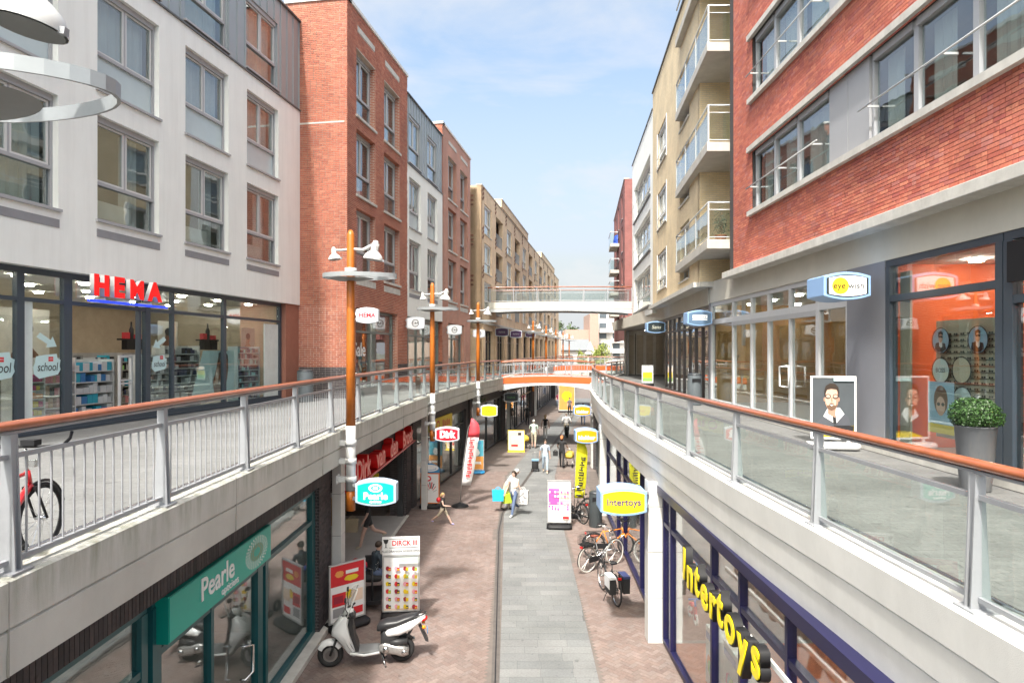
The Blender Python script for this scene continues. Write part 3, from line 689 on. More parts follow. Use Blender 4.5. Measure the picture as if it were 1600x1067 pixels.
def coping(root, L_, z, mat, out=0.06, h=0.09, x0=0, back=0.35):
    MB(mat).box(x0-0.02, x0+L_+0.02, -out, back, z, z+h).build('coping', root)
CUR = ['net', 'net', 'blind', 'net', 'half']
def white_house(name, label, c0, Y0, Y1, cols, head=1.65, seed=1, wallmat=WHITEW, roofz=11.75, near=True):
    t = rootL(name, label, c0, Y0); Lh = (Y1-Y0)*KL; s = lambda Y: (Y-Y0)*KL
    ops = []; zops = []; r = random.Random(seed)
    for (a, b) in cols:
        for k in range(2): ops.append((s(a), s(b), zl(ROWS[k]), zl(ROWS[k]+WH)))
        zops.append((s(a), s(b), zl(8.72), zl(10.95)))
    facade(t, 'wall', Lh, zl(head), zl(8.6), ops, wallmat)
    facade(t, 'zinc_cladding', Lh, zl(8.6), zl(roofz), zops, ZINC, y0=0.03, depth=0.27)
    b = MB(ZINC); x = 0.2
    while x < Lh:                           # standing seams
        for (p, q) in [(zl(8.6), zl(roofz))]:
            if not any(a-0.02 < x < c+0.02 for a, c, _, _ in zops): b.box(x-0.012, x+0.012, 0.0, 0.03, p+0.02, q)
            else:
                b.box(x-0.012, x+0.012, 0.0, 0.03, zl(10.98), q)
        x += 0.42
    b.build('standing_seam', t)
    MB(ZINCD).box(-0.01, Lh+0.01, -0.05, 0.3, zl(8.56), zl(8.60)).build('ledge', t); coping(t, Lh, zl(roofz), ZINCD, 0.05, 0.05)
    for i, (a, b_) in enumerate(cols):
        w = s(b_)-s(a)
        for k in range(2): window(t, s(a), zl(ROWS[k]), w, WH, 'low', (['radiator', 'net'][k] if r.random() > .3 else r.choice(CUR)), seed=seed*10+i*3+k, frost=(k == 1))
        window(t, s(a), zl(8.72), w, 2.23, 'low', r.choice(['net', 'radiator', 'net']), seed=seed*10+i, y=0.10)
        MB(M('grey_recessed_band', (0.25, 0.25, 0.265), 0.6)).box(s(a)-0.02, s(b_)+0.02, -0.012, 0.02, zl(2.50), zl(2.67)).build('grey_band', t)
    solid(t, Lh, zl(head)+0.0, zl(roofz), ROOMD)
    return t, s, Lh
HC0 = -11.31
hema, sH, LH = white_house('apartment_building', 'white rendered block over the shop with red roof-height lettering, left foreground', HC0, 4.0, 22.88, [(5.46, 7.3), (8.3, 10.12), (11.1, 12.97), (13.95, 15.83), (16.8, 18.66), (19.6, 21.42)], seed=3)
# its shop: slate frames, open entrance, lit interior
y0 = 0.22
sv = [(sH(8.2), 0.1), (sH(10.6), 0.08), (sH(12.35), 0.16), (sH(13.42), 0.20), (sH(15.45), 0.06), (sH(15.72), 0.16), (sH(16.62), 0.07), (sH(18.82), 0.12)]
sf = shopfront(hema, 0.0, LH-0.9, 0.06, zl(1.65), y0, sv, [zl(1.02)], SLATE, w=0.14, base=0.10, open_=((4, 0),))
MB(SLATE).box(0, LH-0.9, y0-0.05, y0+0.3, 0.0, 0.06).build('threshold', hema)
MB(M('shop_red_brown', (0.3, 0.13, 0.09), 0.7)).box(LH-0.9, LH, 0.05, 0.3, 0.0, zl(1.65)).build('end_pier', hema)
ICREAM = M('shop_wall_cream', (0.36, 0.30, 0.22), 0.8)
room(hema, 0.1, LH-0.2, y0+0.12, 6.2, 0.05, zl(1.62), ICREAM, M('shop_floor_tan', (0.42, 0.37, 0.30), 0.25), M('shop_ceiling_warm', (0.58, 0.55, 0.50), 0.8), lights=3, strength=7)
# --- lettering on the fascia
RED = emit('lit_red_letters', (0.78, 0.008, 0.008), 0.25); LETW = M('letter_side_white', (0.75, 0.75, 0.75), 0.4)
sg = thing('shop_lettering', 'big red block letters mounted above the entrance on the white building', 'sign', (HC0+0.163*14.62+0.10, 14.62, ZL+zl(1.16)), ROTL)
tx = 2.14
xx = -tx/2
for ch, wch in (('H', 0.52), ('E', 0.46), ('M', 0.62), ('A', 0.54)):
    text(sg, ch, xx+wch/2, -0.115, 0.24, 0.58, 0.012, RED, bold=(.024 if ch=='M' else .034), name='letter', sx=1.0)
    text(sg, ch, xx+wch/2, -0.055, 0.24, 0.58, 0.105, LETW, bold=(.024 if ch=='M' else .034), name='letter_side', sx=1.0)
    xx += wch
MB(emit('blue_light_tube', (0.02, 0.05, 0.75), 0.5)).box(-1.18, 1.18, -0.16, -0.10, -0.11, -0.06).build('light_bar', sg)
for q in (-0.7, 0.0, 0.7): MB(PALEM).box(q-0.015, q+0.015, -0.10, 0.24, -0.1, 0.0).build('bracket', sg)
# --- inside the shop
def rack(name, label, loc, rot, w, h, d, cols, levels=5, frame=None, fill=0.9, seed=1, group=None, n=9):
    t = thing(name, label, 'shelf', loc, rot, group); f = frame or M('white_shelf_metal', (0.62, 0.62, 0.60), 0.5); r = random.Random(seed)
    b = MB(f)
    for x in (0, w-0.03): b.box(x, x+0.03, 0, d, 0, h)
    b.box(0.03, w-0.03, d-0.02, d, 0.02, h); b.build('frame', t); lv = (h-0.1)/levels
    for k in range(levels):
        MB(f).box(0.03, w-0.03, 0.0, d-0.02, 0.06+k*lv, 0.085+k*lv).build('shelf', t)
        g = MB(); x = 0.05; cc = cols[k % len(cols)]
        while x < w-0.12:
            ww = r.uniform(0.07, (w-0.1)/n*1.4); hh = lv*r.uniform(0.45, 0.85)
            if r.random() < fill: g.m(r.choice(cc)); g.box(x, min(x+ww-0.008, w-0.04), 0.02, d-0.06, 0.086+k*lv, 0.086+k*lv+hh)
            x += ww
        o = g.build('goods', t); o['kind'] = 'stuff'
    return t
PK = [M('pink_box', (0.55, 0.22, 0.24), 0.6), M('pale_pink_box', (0.6, 0.38, 0.36), 0.6), M('card_box', (0.42, 0.30, 0.2), 0.7)]
BLU = [M('cyan_box', (0.03, 0.36, 0.48), 0.5), M('blue_box', (0.05, 0.2, 0.45), 0.5), M('white_box', (0.65, 0.66, 0.66), 0.5)]
MIX = [M('green_box', (0.25, 0.5, 0.12), 0.5), M('orange_box', (0.7, 0.25, 0.05), 0.5), M('magenta_box', (0.5, 0.06, 0.2), 0.5), M('teal_box', (0.02, 0.35, 0.4), 0.5), M('yellow_box', (0.7, 0.55, 0.06), 0.5)]
DKI = [BLACK, M('navy_goods', (0.03, 0.04, 0.1), 0.6), M('grey_goods', (0.2, 0.2, 0.2), 0.6), M('pale_goods', (0.5, 0.5, 0.5), 0.6)]
def hpos(Y, inn): n = Vector((-DL.y, DL.x)); return (HC0+0.163*Y + n.x*inn, Y + n.y*inn, ZL+0.06)
rack('shop_shelf', 'low shelf of pink and brown boxes just inside the open shop entrance', hpos(13.5, 1.0), ROTL, 0.95, 1.45, 0.45, [PK, PK, PK+[BLACK]], 5, seed=2)
rack('shop_shelf', 'shelf of blue and white packages right of the pink boxes in the entrance', hpos(14.5, 1.25), ROTL, 1.35, 1.4, 0.45, [BLU, BLU, [BLU[2]]], 5, seed=3)
rack('shop_shelf', 'narrow rack of green, orange and magenta folders behind the left shop window', hpos(12.75, 0.7), ROTL, 0.62, 1.15, 0.4, [MIX], 6, seed=4, n=3)
rack('shop_shelf', 'grey rack of small white packs behind the pane right of the entrance', hpos(15.95, 0.6), ROTL, 1.1, 1.5, 0.35, [[BLU[2], DKI[2]], DKI], 9, seed=5, n=14)
rack('shop_shelf', 'rack of dark caps and hats behind the big poster in the shop window', hpos(17.3, 1.0), ROTL, 1.5, 1.75, 0.4, [DKI], 8, seed=6, n=12)
rack('shop_shelf', 'sunglasses rack at the right end of the left shop window', hpos(19.9, 0.5), ROTL, 1.25, 1.75, 0.35, [DKI[:3]+[M('pale_teal_goods', (0.3, 0.6, 0.6))]], 9, seed=7, n=14, frame=M('pale_blue_rack', (0.5, 0.6, 0.63), 0.4))
rack('shop_shelf', 'tall dark wall shelving at the back of the left shop', hpos(13.6, 4.8), ROTL, 1.1, 2.5, 0.4, [DKI], 8, frame=M('dark_shelf', (0.10, 0.09, 0.08)), seed=8)
rack('shop_shelf', 'shelf with red parcels behind the leftmost shop window', hpos(11.0, 0.9), ROTL, 1.0, 1.3, 0.4, [[PK[0], M('red_box', (0.5, 0.03, 0.04)), BLU[2]]], 4, seed=9)
for i_, (Y_, in_, lab_) in enumerate(((11.6, 3.0, 'mid-room shelf of dark goods far left inside the left shop'), (13.2, 3.2, 'mid-room shelf of mixed dark goods seen through the shop entrance'), (16.3, 2.9, 'mid-room shelf seen just right of the shop entrance'), (18.2, 3.1, 'mid-room shelf behind the slanted poster'))):
    rack('shop_shelf', lab_, hpos(Y_, in_), ROTL, 1.5, 1.55, 0.4, [DKI+PK[:1], DKI+MIX[:2], DKI+BLU[:1]], 6, seed=30+i_, n=13, frame=M('grey_shelf_metal', (.3, .29, .28), .5))
t = thing('display_panel', 'tall pale panel at the right end of the left shop window', 'panel', hpos(21.0, 0.25), ROTL); MB(M('pale_mint_panel', (.62, .68, .66), .6)).box(0, 0.85, 0, 0.04, 0, 2.5).build('panel', t)
t = thing('display_panel', 'tall pale panel left of the entrance behind the shop glass', 'panel', hpos(12.42, 0.25), ROTL); MB(M('pale_mint_panel')).box(0, 0.22, 0, 0.04, 0, 2.6).build('panel', t)
t = thing('security_gate', 'white anti-theft gate standing in the open entrance of the left shop', 'gate', hpos(15.2, 0.55), ROTL)
b = MB(M('white_gate', (0.7, 0.7, 0.7), 0.4)); b.box(0, 0.045, 0, 0.05, 0, 1.5); b.box(0.38, 0.425, 0, 0.05, 0, 1.5); b.build('upright', t)
MB(M('white_gate', (0.7, 0.7, 0.7), 0.4)).box(0.045, 0.38, 0, 0.05, 1.44, 1.5).build('top_bar', t)
for z in (0.15, 0.8, 0.88): MB(M('white_gate', (0.7, 0.7, 0.7), 0.4)).box(0.045, 0.38, 0.01, 0.04, z, z+0.035).build('cross_bar', t)
# posters: flat printed cards made of layered shapes
def ell(cx, cz, rx, rz, n=24, a0=0, a1=2*math.pi): return [(cx+rx*math.cos(a0+(a1-a0)*i/n), cz+rz*math.sin(a0+(a1-a0)*i/n)) for i in range(n)]
def print_on(parent, y, items, name='print', step=0.0012):
    b = MB()
    for i, (poly, mat) in enumerate(items):
        b.m(mat); a = y - step*(i+1); n = len(poly)
        ar = sum(poly[k][0]*poly[(k+1) % n][1]-poly[(k+1) % n][0]*poly[k][1] for k in range(n))
        if ar < 0: poly = poly[::-1]
        b.add([(u, a, v) for u, v in poly], [tuple(range(n))])
    return b.build(name, parent)
SK1, SK2, SK3 = M('print_skin_brown', (0.20, 0.09, 0.05), 0.6), M('print_skin_tan', (0.50, 0.28, 0.18), 0.6), M('print_skin_light', (0.65, 0.42, 0.32), 0.6)
INK = flat('print_black', (0.02, 0.02, 0.022)); PWH = flat('print_white', (0.78, 0.78, 0.78)); PRED = flat('print_red', (0.62, 0.02, 0.03)); PYEL = flat('print_yellow', (0.72, 0.52, 0.02)); PBLU = flat('print_sky', (0.35, 0.52, 0.66)); PTEAL = flat('print_pale_teal', (0.52, 0.70, 0.71)); PGRY = flat('print_grey', (0.3, 0.3, 0.31)); PORG = flat('print_orange', (0.85, 0.25, 0.02))
def rect(a, b, c, d): return [(a, c), (b, c), (b, d), (a, d)]
def blob(cx, cz, rx, rz, seed): 
    r = random.Random(seed); return [(cx+rx*math.cos(a)*r.uniform(.88, 1.08), cz+rz*math.sin(a)*r.uniform(.85, 1.1)) for a in [2*math.pi*i/22 for i in range(22)]]
def scribble(parent, x, y, z, w, h, m, n=6, seed=1, vertical=False):     # lettering too small to read in the photo: letter-sized strokes only
    r = random.Random(seed); b = MB(m); s = w/n
    for i in range(n):
        for q in range(2):
            u0 = -w/2 + s*i + s*(.12+.42*q); u1 = u0 + s*.26; v0 = -h/2 + h*r.uniform(0, .35); v1 = h/2 - h*r.uniform(0, .35)
            if vertical: b.box(v0, v1, -.001, .001, u0, u1)
            else: b.box(u0, u1, -.001, .001, v0, v1)
        v = -h/2 + h*r.choice([.08, .45, .82])
        if vertical: b.box(v, v+h*.14, -.002, -.0012, -w/2+s*(i+.12), -w/2+s*(i+.8))
        else: b.box(-w/2+s*(i+.12), -w/2+s*(i+.8), -.002, -.0012, v, v+h*.14)
    o = b.build('lettering', parent, (x, y, z)); o['kind'] = 'stuff'; return o
def brush(cx, cz, w, h): return [(cx-w*.5, cz-h*.3), (cx-w*.52, cz-h*.02), (cx-w*.46, cz+h*.12), (cx-w*.42, cz+h*.4), (cx-w*.1, cz+h*.46), (cx+w*.35, cz+h*.5), (cx+w*.38, cz+h*.32), (cx+w*.5, cz+h*.25), (cx+w*.47, cz), (cx+w*.5, cz-h*.15), (cx+w*.4, cz-h*.35), (cx+w*.05, cz-h*.42), (cx-w*.3, cz-h*.5)]
def school(Y, lab, arrow=0, size=1.0):
    t = thing('window_sticker', lab, 'sticker', (HC0+0.163*Y, Y, ZL), ROTL); 
    zc = zl(-0.30); print_on(t, y0+0.042, [(brush(0, zc, 0.62*size, 0.50*size), PTEAL)], 'paint_patch')
    text(t, 'school', -0.0, y0+0.036, zc-0.02, 0.24*size, 0.001, INK, sx=0.75, shear=0.15, name='lettering')
    MB(PRED).box(0.02, 0.13, y0+0.034, y0+0.037, zc+0.10, zc+0.19).build('red_tab', t); text(t, 'HEMA', 0.075, y0+0.032, zc+0.145, 0.035, 0.001, PWH, name='tab_lettering')
    if arrow:
        z = zl(0.18); a = [(-0.25, 0.11), (-0.17, 0.2), (0.08, 0.05), (0.12, 0.13), (0.22, -0.08), (-0.03, -0.1), (0.0, -0.03)]
        print_on(t, y0+0.042, [([(x*arrow, z+q) for x, q in a], PTEAL)], 'arrow')
school(11.92, 'pale teal school sticker on the leftmost shop window pane', 0, 1.15)
school(12.98, 'pale teal school sticker with arrow pointing right beside the entrance', 1)
school(16.17, 'pale teal school sticker with arrow pointing left, right of the entrance', -1, 0.85)
t = thing('shop_poster', 'large slanted window poster of a face leaning on a hand, left shop', 'poster', (HC0+0.163*18.6, 18.6, ZL), ROTL)
z0 = 0.25
print_on(t, y0+0.24, [([(-1.0, z0), (1.05, z0), (1.05, zl(0.02)), (-0.45, zl(0.02))], PTEAL), ([(0.1, z0), (0.0, 0.75), (0.18, 1.2), (0.28, 1.55), (0.5, 1.62), (0.72, 1.5), (0.76, 1.15), (0.7, 0.85), (0.62, 0.6), (0.66, z0)], SK1), (ell(0.5, 1.18, 0.25, 0.36), SK1), ([(0.25, 1.3), (0.27, 1.6), (0.5, 1.7), (0.72, 1.55), (0.75, 1.35), (0.6, 1.5), (0.4, 1.46)], INK),
    (ell(0.60, 1.22, 0.05, 0.022), PWH), (ell(0.60, 1.22, 0.02, 0.02), INK), (ell(0.42, 1.22, 0.05, 0.02), PWH), (ell(0.42, 1.22, 0.02, 0.02), INK), (ell(0.54, 0.98, 0.08, 0.025), SK2), ([(0.05, 0.7), (0.16, 1.12), (0.24, 1.3), (0.28, 1.08), (0.22, 0.7)], SK2)])
MB(PWH).box(-1.0, 1.05, y0+0.24, y0+0.25, z0, z0+0.01).build('poster_edge', t); MB(PRED).box(0.38, 0.56, y0+0.225, y0+0.235, zl(0.0), zl(0.12)).build('red_tab', t)
text(t, 'www.hema.nl', 2.0, y0+0.03, 0.28, 0.13, 0.001, PWH)
for (Y, inn, lab, hat) in ((16.55, 4.6, 'dark-haired portrait poster at the far left of the left shop interior', INK), (20.0, 3.0, 'portrait poster of a dark-haired head right of the shop entrance', INK), (21.25, 1.0, 'small poster of a tanned face at the right end of the left shop window', INK)):
    p = hpos(Y, inn); t = thing('wall_poster', lab, 'poster', p, ROTL)
    sk = SK1 if Y < 20.5 else SK2
    sc_ = 1.0 if Y < 18 else (.62 if Y < 20.5 else .52); zo_ = 0 if Y < 18 else (.85 if Y < 20.5 else .95)
    print_on(t, 0, [([(u*sc_, v*sc_+zo_) for u, v in p_], m__) for p_, m__ in [(rect(-0.75, 0.75, 1.1, 2.75), M('poster_ground', (0.62, 0.58, 0.52), 0.7)), ([(-0.45, 1.1), (-0.4, 1.55), (-0.15, 1.75), (0.15, 1.75), (0.4, 1.5), (0.48, 1.1)], sk), (ell(0, 2.0, 0.2, 0.29), sk), (ell(0, 2.2, 0.24, 0.2), hat), (ell(-0.08, 2.0, 0.03, 0.015), INK), (ell(0.08, 2.0, 0.03, 0.015), INK), (ell(0, 1.86, 0.05, 0.015), PRED), (ell(-0.18, 1.8, 0.07, 0.14), sk)]])
for (Y, lab) in ((20.1, 'shelf bracket with black bottles and red tins on the shop back wall'), (21.7, 'second black and red bottle display on the wall, further right')):
    t = thing('bottle_display', lab, 'display', Vector(hpos(Y, 4.4 if Y < 21 else 2.8))+Vector((0, 0, .45)), ROTL); b = MB(BLACK); b.box(-0.5, 0.5, -0.1, 0.1, 1.5, 1.55); b.box(-0.3, 0.4, -0.1, 0.1, 1.2, 1.5); b.build('shelf', t)
    MB(BLACK).lathe([(0.07, 0), (0.07, 0.3), (0.03, 0.4), (0.025, 0.55)], (0, 0, 1.55), 10).build('bottle', t)
    b = MB(M('red_box', (0.5, 0.03, 0.04))); b.box(-0.35, -0.15, -0.08, 0.05, 1.55, 1.75); b.box(0.15, 0.35, -0.08, 0.05, 1.55, 1.7); b.build('tin', t)
# wall behind the back shelves: big green bin
# ------------------------------------------------------------------ red-orange brick house
RC0 = -9.51
def brick_house(name, label, Y0, Y1, cols, seed, geo, shop, side=True, near=0):
    t = rootL(name, label, RC0, Y0); Lh = (Y1-Y0)*KL; s = lambda Y: (Y-Y0)*KL; top = 12.45; r = random.Random(seed)
    ops = [(s(a), s(b), zl(z), zl(z+h)) for (a, b) in cols for (z, h) in ((2.88, 2.40), (5.76, 2.42), (8.66, 2.44))]
    sh = [(s(shop[0]), s(shop[1]), -1, zl(1.62))]
    wm = MORT if geo else RTEX
    facade(t, 'wall', Lh, 0.0, zl(top), ops+sh, wm)
    if geo:
        # strips of wall front in courses; stone bands interrupt them
        bands = [(s(a)+0.1, s(b)-0.1, zl(11.75), zl(11.95)) for a, b in cols]
        brickwork(t, Lh, zl(-0.55), zl(top), ops+sh+bands, RBRICK, near=0, seed=seed, bl=0.206, bh=0.052, gap=0.014)
        brickwork(t, Lh, 0.0, zl(-0.55), sh, BBRICK, seed=seed+1)
    for (a, b_) in cols:
        w = s(b_)-s(a)
        for (z, h) in ((2.88, 2.40), (5.76, 2.42), (8.66, 2.44)):
            window(t, s(a), zl(z), w, h-0.02, 'low', r.choice(['net', 'half', 'radiator', 'net', 'blind']), seed=seed*7+int(z), y=0.22)
            b = MB(RTEX); b.box(s(a), s(a)+0.012, 0.004, 0.22, zl(z), zl(z+h)-0.012); b.box(s(b_)-0.012, s(b_), 0.004, 0.22, zl(z), zl(z+h)-0.012); b.box(s(a), s(b_), 0.004, 0.22, zl(z+h)-0.012, zl(z+h)-0.0005); b.build('brick_reveal', t)
            MB(STONE).box(s(a)-0.06, s(b_)+0.06, -0.07, 0.2, zl(z)-0.09, zl(z)-0.001).build('stone_sill', t)
        MB(STONE).box(s(a)+0.1, s(b_)-0.1, -0.022, 0.02, zl(11.75), zl(11.95)).build('stone_band', t)
        MB(STONE).box(s(a)-0.02, s(b_)+0.02, -0.02, 0.02, zl(2.45), zl(2.70)).build('stone_band', t)
    b = MB(RTEX); b.box(sh[0][0], sh[0][0]+.012, .004, .24, 0, zl(1.608)); b.box(sh[0][1]-.012, sh[0][1], .004, .24, 0, zl(1.608)); b.box(sh[0][0], sh[0][1], .004, .24, zl(1.608), zl(1.6195)); b.build('brick_reveal', t)
    coping(t, Lh, zl(top), M('white_coping', (0.68, 0.67, 0.65), 0.6), 0.06, 0.12)
    solid(t, Lh, zl(1.62), zl(top), ROOMD)
    # side wall towards the camera
    if side:
        D = 7.0; sd = put('side_wall', MB(MORT if geo else RTEX).box(0, D, 0.0, 0.3, 0, zl(top)).mesh('side_wall'), t, (-0.30 if False else 0.0, D, 0), R(-90))
        return t, s, Lh, sd, D
    return t, s, Lh, None, 0
red1, s1, L1, sd1, D1 = brick_house('brick_house', 'orange-red brick house in the left row with its blank side wall facing us', 22.6, 29.1, [(23.4, 25.25), (26.2, 28.1)], 5, True, (23.35, 27.85))
def sidebricks(sd, x0, x1, top, near=0):
    bands = [(x0, x1-0.1, zl(8.1), zl(8.16))]
    brickwork(sd, x1-x0, zl(-0.55), zl(top), bands, RBRICK, near=near, seed=21, x0=x0, y0=0.0, bl=0.206, bh=0.052, gap=0.014)
    brickwork(sd, x1-x0, 0.0, zl(-0.55), [], BBRICK, seed=22, x0=x0)
    MB(STONE).box(x0, x1-0.1, -0.01, 0.01, zl(8.1), zl(8.15)).build('stone_band', sd)
    MB(M('white_coping')).box(x0, x1+0.06, -0.06, 0.3, zl(top), zl(top)+0.12).build('coping', sd)
sidebricks(sd1, D1-2.35, D1, 12.45, near=300)
white2, s2, L2 = white_house('apartment_building', 'narrow white rendered house between the two orange-red brick houses', RC0, 29.1, 35.0, [(29.4, 31.15), (32.25, 34.0)], head=1.62, seed=8)
red2, s3, L3, sd3, D3 = brick_house('brick_house', 'second, farther orange-red brick house next to the tan building', 35.0, 41.7, [(36.2, 38.1), (39.0, 40.9)], 9, False, (36.2, 40.0))
sidebricks(sd3, D3-0.9, D3, 12.45)
# shops in this stretch
SHR = M('shop_red_wall', (0.16, 0.04, 0.03), 0.8)
for (t, s, a, b, vv, wall) in ((red1, s1, 23.35, 27.85, [(25.3, .09)], SHR), (white2, s2, 29.1, 35.0, [(29.9, .12), (31.2, .08), (32.4, .08), (33.8, .12)], ROOMD), (red2, s3, 36.2, 40.0, [(38.0, .08)], ROOMD)):
    shopfront(t, s(a), s(b), 0.0, zl(1.62), 0.24, [(s(v), w) for v, w in vv], [zl(0.75)], M('grey_green_frame', (0.16, 0.18, 0.17), 0.4), w=0.10, base=0.25)
    room(t, s(a)+0.05, s(b)-0.05, 0.36, 4.5, 0.02, zl(1.6), wall, lights=2, strength=12)
    MB(PWH).box(s(b)-0.75, s(b)-0.3, 0.9, 0.94, 0.3, zl(1.4)).build('window_banner', t)
text(red1, 'Sale', s1(24.35), 0.27, zl(0.05), 0.75, 0.004, PWH, bold=0.01, name='window_lettering')
# ------------------------------------------------------------------ tan building
TC0 = -9.01; TY0, TY1 = 42.7, 100.0
tan = rootL('long_tan_building', 'long tan brick apartment building with open loggias at the far left', TC0, TY0); sT = lambda Y: (Y-TY0)*KL; LT = (TY1-TY0)*KL
ops = []; wins = []; logs = []
for k in range(6):
    b0 = 43.7+9.0*k
    for (z, h) in ((2.75, 2.05), (5.4, 2.05), (8.05, 2.05)):
        wins.append((sT(b0), sT(b0+2.5), z, h)); logs.append((sT(b0+4.2), sT(b0+7.2), z-0.15, h+0.15))
ops = [(a, b, zl(z), zl(z+h)) for a, b, z, h in wins+logs]; shops = [(sT(b0+0.0), sT(b0+3.3), -1, zl(1.45)) for b0 in [43.7+4.5*i for i in range(12)]]
facade(tan, 'wall', LT, 0.0, zl(11.1), ops+shops, TTEX, depth=0.35)
solid(tan, LT, zl(1.5), zl(11.1), M('loggia_inner_wall', (0.40, 0.29, 0.19), 0.85), y0=1.6, y1=10)
coping(tan, LT, zl(11.1), STONE, 0.05, 0.08)
for i, (a, b) in enumerate([(sT(49.6), sT(64.5)), (sT(76), sT(92))]):
    MB(TTEX).box(a, b, -0.12, 0.5, zl(11.18), zl(11.75)).build('parapet', tan); MB(STONE).box(a-.03, b+.03, -0.17, 0.55, zl(11.75), zl(11.83)).build('coping', tan)
for i, (a, b, z, h) in enumerate(wins): window(tan, a, zl(z), b-a, h, 'low', 'net' if i % 3 else 'half', frame=WHITEF, y=0.10, split=3, seed=i)
for (a, b, z, h) in logs:
    o = MB(GALV); o.box(a, b, 0.05, 0.08, zl(z)+0.95, zl(z)+1.0); o.box(a, b, 0.05, 0.08, zl(z)+0.1, zl(z)+0.14)
    k = int((b-a)/0.12)
    for q in range(k): o.box(a+q*(b-a)/k, a+q*(b-a)/k+0.015, 0.055, 0.07, zl(z)+0.14, zl(z)+0.95)
    o.build('loggia_railing', tan)
    MB(M('loggia_door', (0.5, 0.5, 0.48), 0.5)).box(a+0.3, a+1.3, 1.52, 1.6, zl(z)+0.05, zl(z)+2.1).build('door', tan); MB(WING).box(a+0.4, a+1.2, 1.50, 1.51, zl(z)+0.5, zl(z)+2.0).build('door_glass', tan)
DKBR = M('brown_accent_brick', (0.16, 0.07, 0.045), 0.8, island=0.25)
for b0 in [42.9+4.5*i for i in range(12)]:
    for z in (11.0-1.2, 8.4-1.2, 5.75-1.2):
        b = MB(DKBR)
        for q in range(6):
            for w in range(2):
                if (q+w) % 2 == 0: b.box(sT(b0+0.15)+w*0.22, sT(b0+0.15)+w*0.22+0.2, -0.035, 0.01, zl(z+0.4)+q*0.15, zl(z+0.4)+q*0.15+0.13)
        b.build('accent_bricks', tan)
for b0 in [42.85+4.5*i for i in range(13)]:
    MB(TTEX).box(sT(b0), sT(b0)+0.62, -0.10, 0.0, 0.0, zl(1.85)).build('pier', tan)
MB(STONE).box(0, LT, -0.13, 0.0, zl(1.86), zl(2.0)).build('string_course', tan)
DKF = M('dark_shop_frame', (0.06, 0.05, 0.05), 0.4)
for i, (a, b, _, _) in enumerate(shops):
    shopfront(tan, a, b, 0.0, zl(1.45), 0.25, [(a+(b-a)*.33, .07), (a+(b-a)*.66, .07)], [zl(0.7)], DKF, w=0.08)
MB(ROOMD).box(0.2, LT-0.2, 4.0, 4.1, 0, zl(1.45)).build('shop_back_wall', tan); MB(M('shop_ceiling')).box(0.2, LT-.2, 0.4, 4.0, zl(1.46), zl(1.5)).build('ceiling', tan)
sd = put('side_wall', MB(TTEX).box(0, 7, 0, 0.3, 0, zl(11.1)).mesh('side_wall'), tan, (0, 7, 0), R(-90))
for z in (9.75, 7.1, 4.4):
    b = MB(DKBR)
    for q in range(6):
        for w in range(5):
            if (q+w) % 2 == 0: b.box(6.1-1.0+w*0.22+0.3, 6.1-1.0+w*0.22+0.49, -0.03, 0.01, zl(z)+q*0.15, zl(z)+q*0.15+0.12)
    b.build('accent_bricks', sd)

# ================================================================== right row, upper floors
def zr_(z): return z + EYE - ZR
def rootR(name, label, x, Y, d=(0, -1), cat='building', z=ZR): return thing(name, label, cat, (x, Y, z), math.atan2(d[1], d[0]))
# red brick building, local x runs towards the camera
RB = rootR('brick_building', 'deep red brick building with concrete bands above the right-hand shops', 6.50, 19.1); sR = lambda Y: 19.1-Y; LR = 16.0
def off(X, Y): return X
wopsA = [(sR(17.35), sR(13.25)), (sR(11.72), sR(7.3))]
rows = [(3.80, 5.42), (6.85, 8.47), (9.90, 11.5)]
ops = [(sR(17.35), sR(7.3), zr_(a), zr_(b)) for a, b in rows] + [(sR(17.35)+11.2, LR-0.6, zr_(a), zr_(b)) for a, b in rows]
facade(RB, 'wall', LR, zr_(2.36), zr_(13.0), ops, MORTD, y0=0.014)
brickwork(RB, LR, zr_(2.36), zr_(13.0), [(a-0.0, b, c, d) for a, b, c, d in ops], DBRICK, near=300, seed=31, y0=0.014)
# reveal side at the far end (thin return)
sdw = put('end_wall', MB(MORTD).box(0, 7, 0.014, 0.3, zr_(2.36), zr_(13.0)).mesh('end_wall'), RB, (0, 7, 0), R(-90))
MB(M('sill_stone')).box(-0.12, LR, -0.20, 0.3, zr_(2.17), zr_(2.355)).build('concrete_ledge', RB, bevel=0.01)
for a, b in rows:
    for (p, q) in ((sR(17.35), sR(7.3)), (sR(17.35)+11.2, LR-.6)):
        MB(STONE).box(p-0.12, q+0.1, -0.10, 0.25, zr_(a)-0.13, zr_(a)-0.002).build('sill', RB); MB(STONE).box(p-0.2, q+0.1, -0.08, 0.25, zr_(b)+0.002, zr_(b)+0.14).build('lintel', RB)
GPAN = M('grey_facade_panel', (0.36, 0.365, 0.38), 0.45, var=0.02)
WB = M('window_band_grey', (0.40, 0.41, 0.43), 0.4, var=0.02)
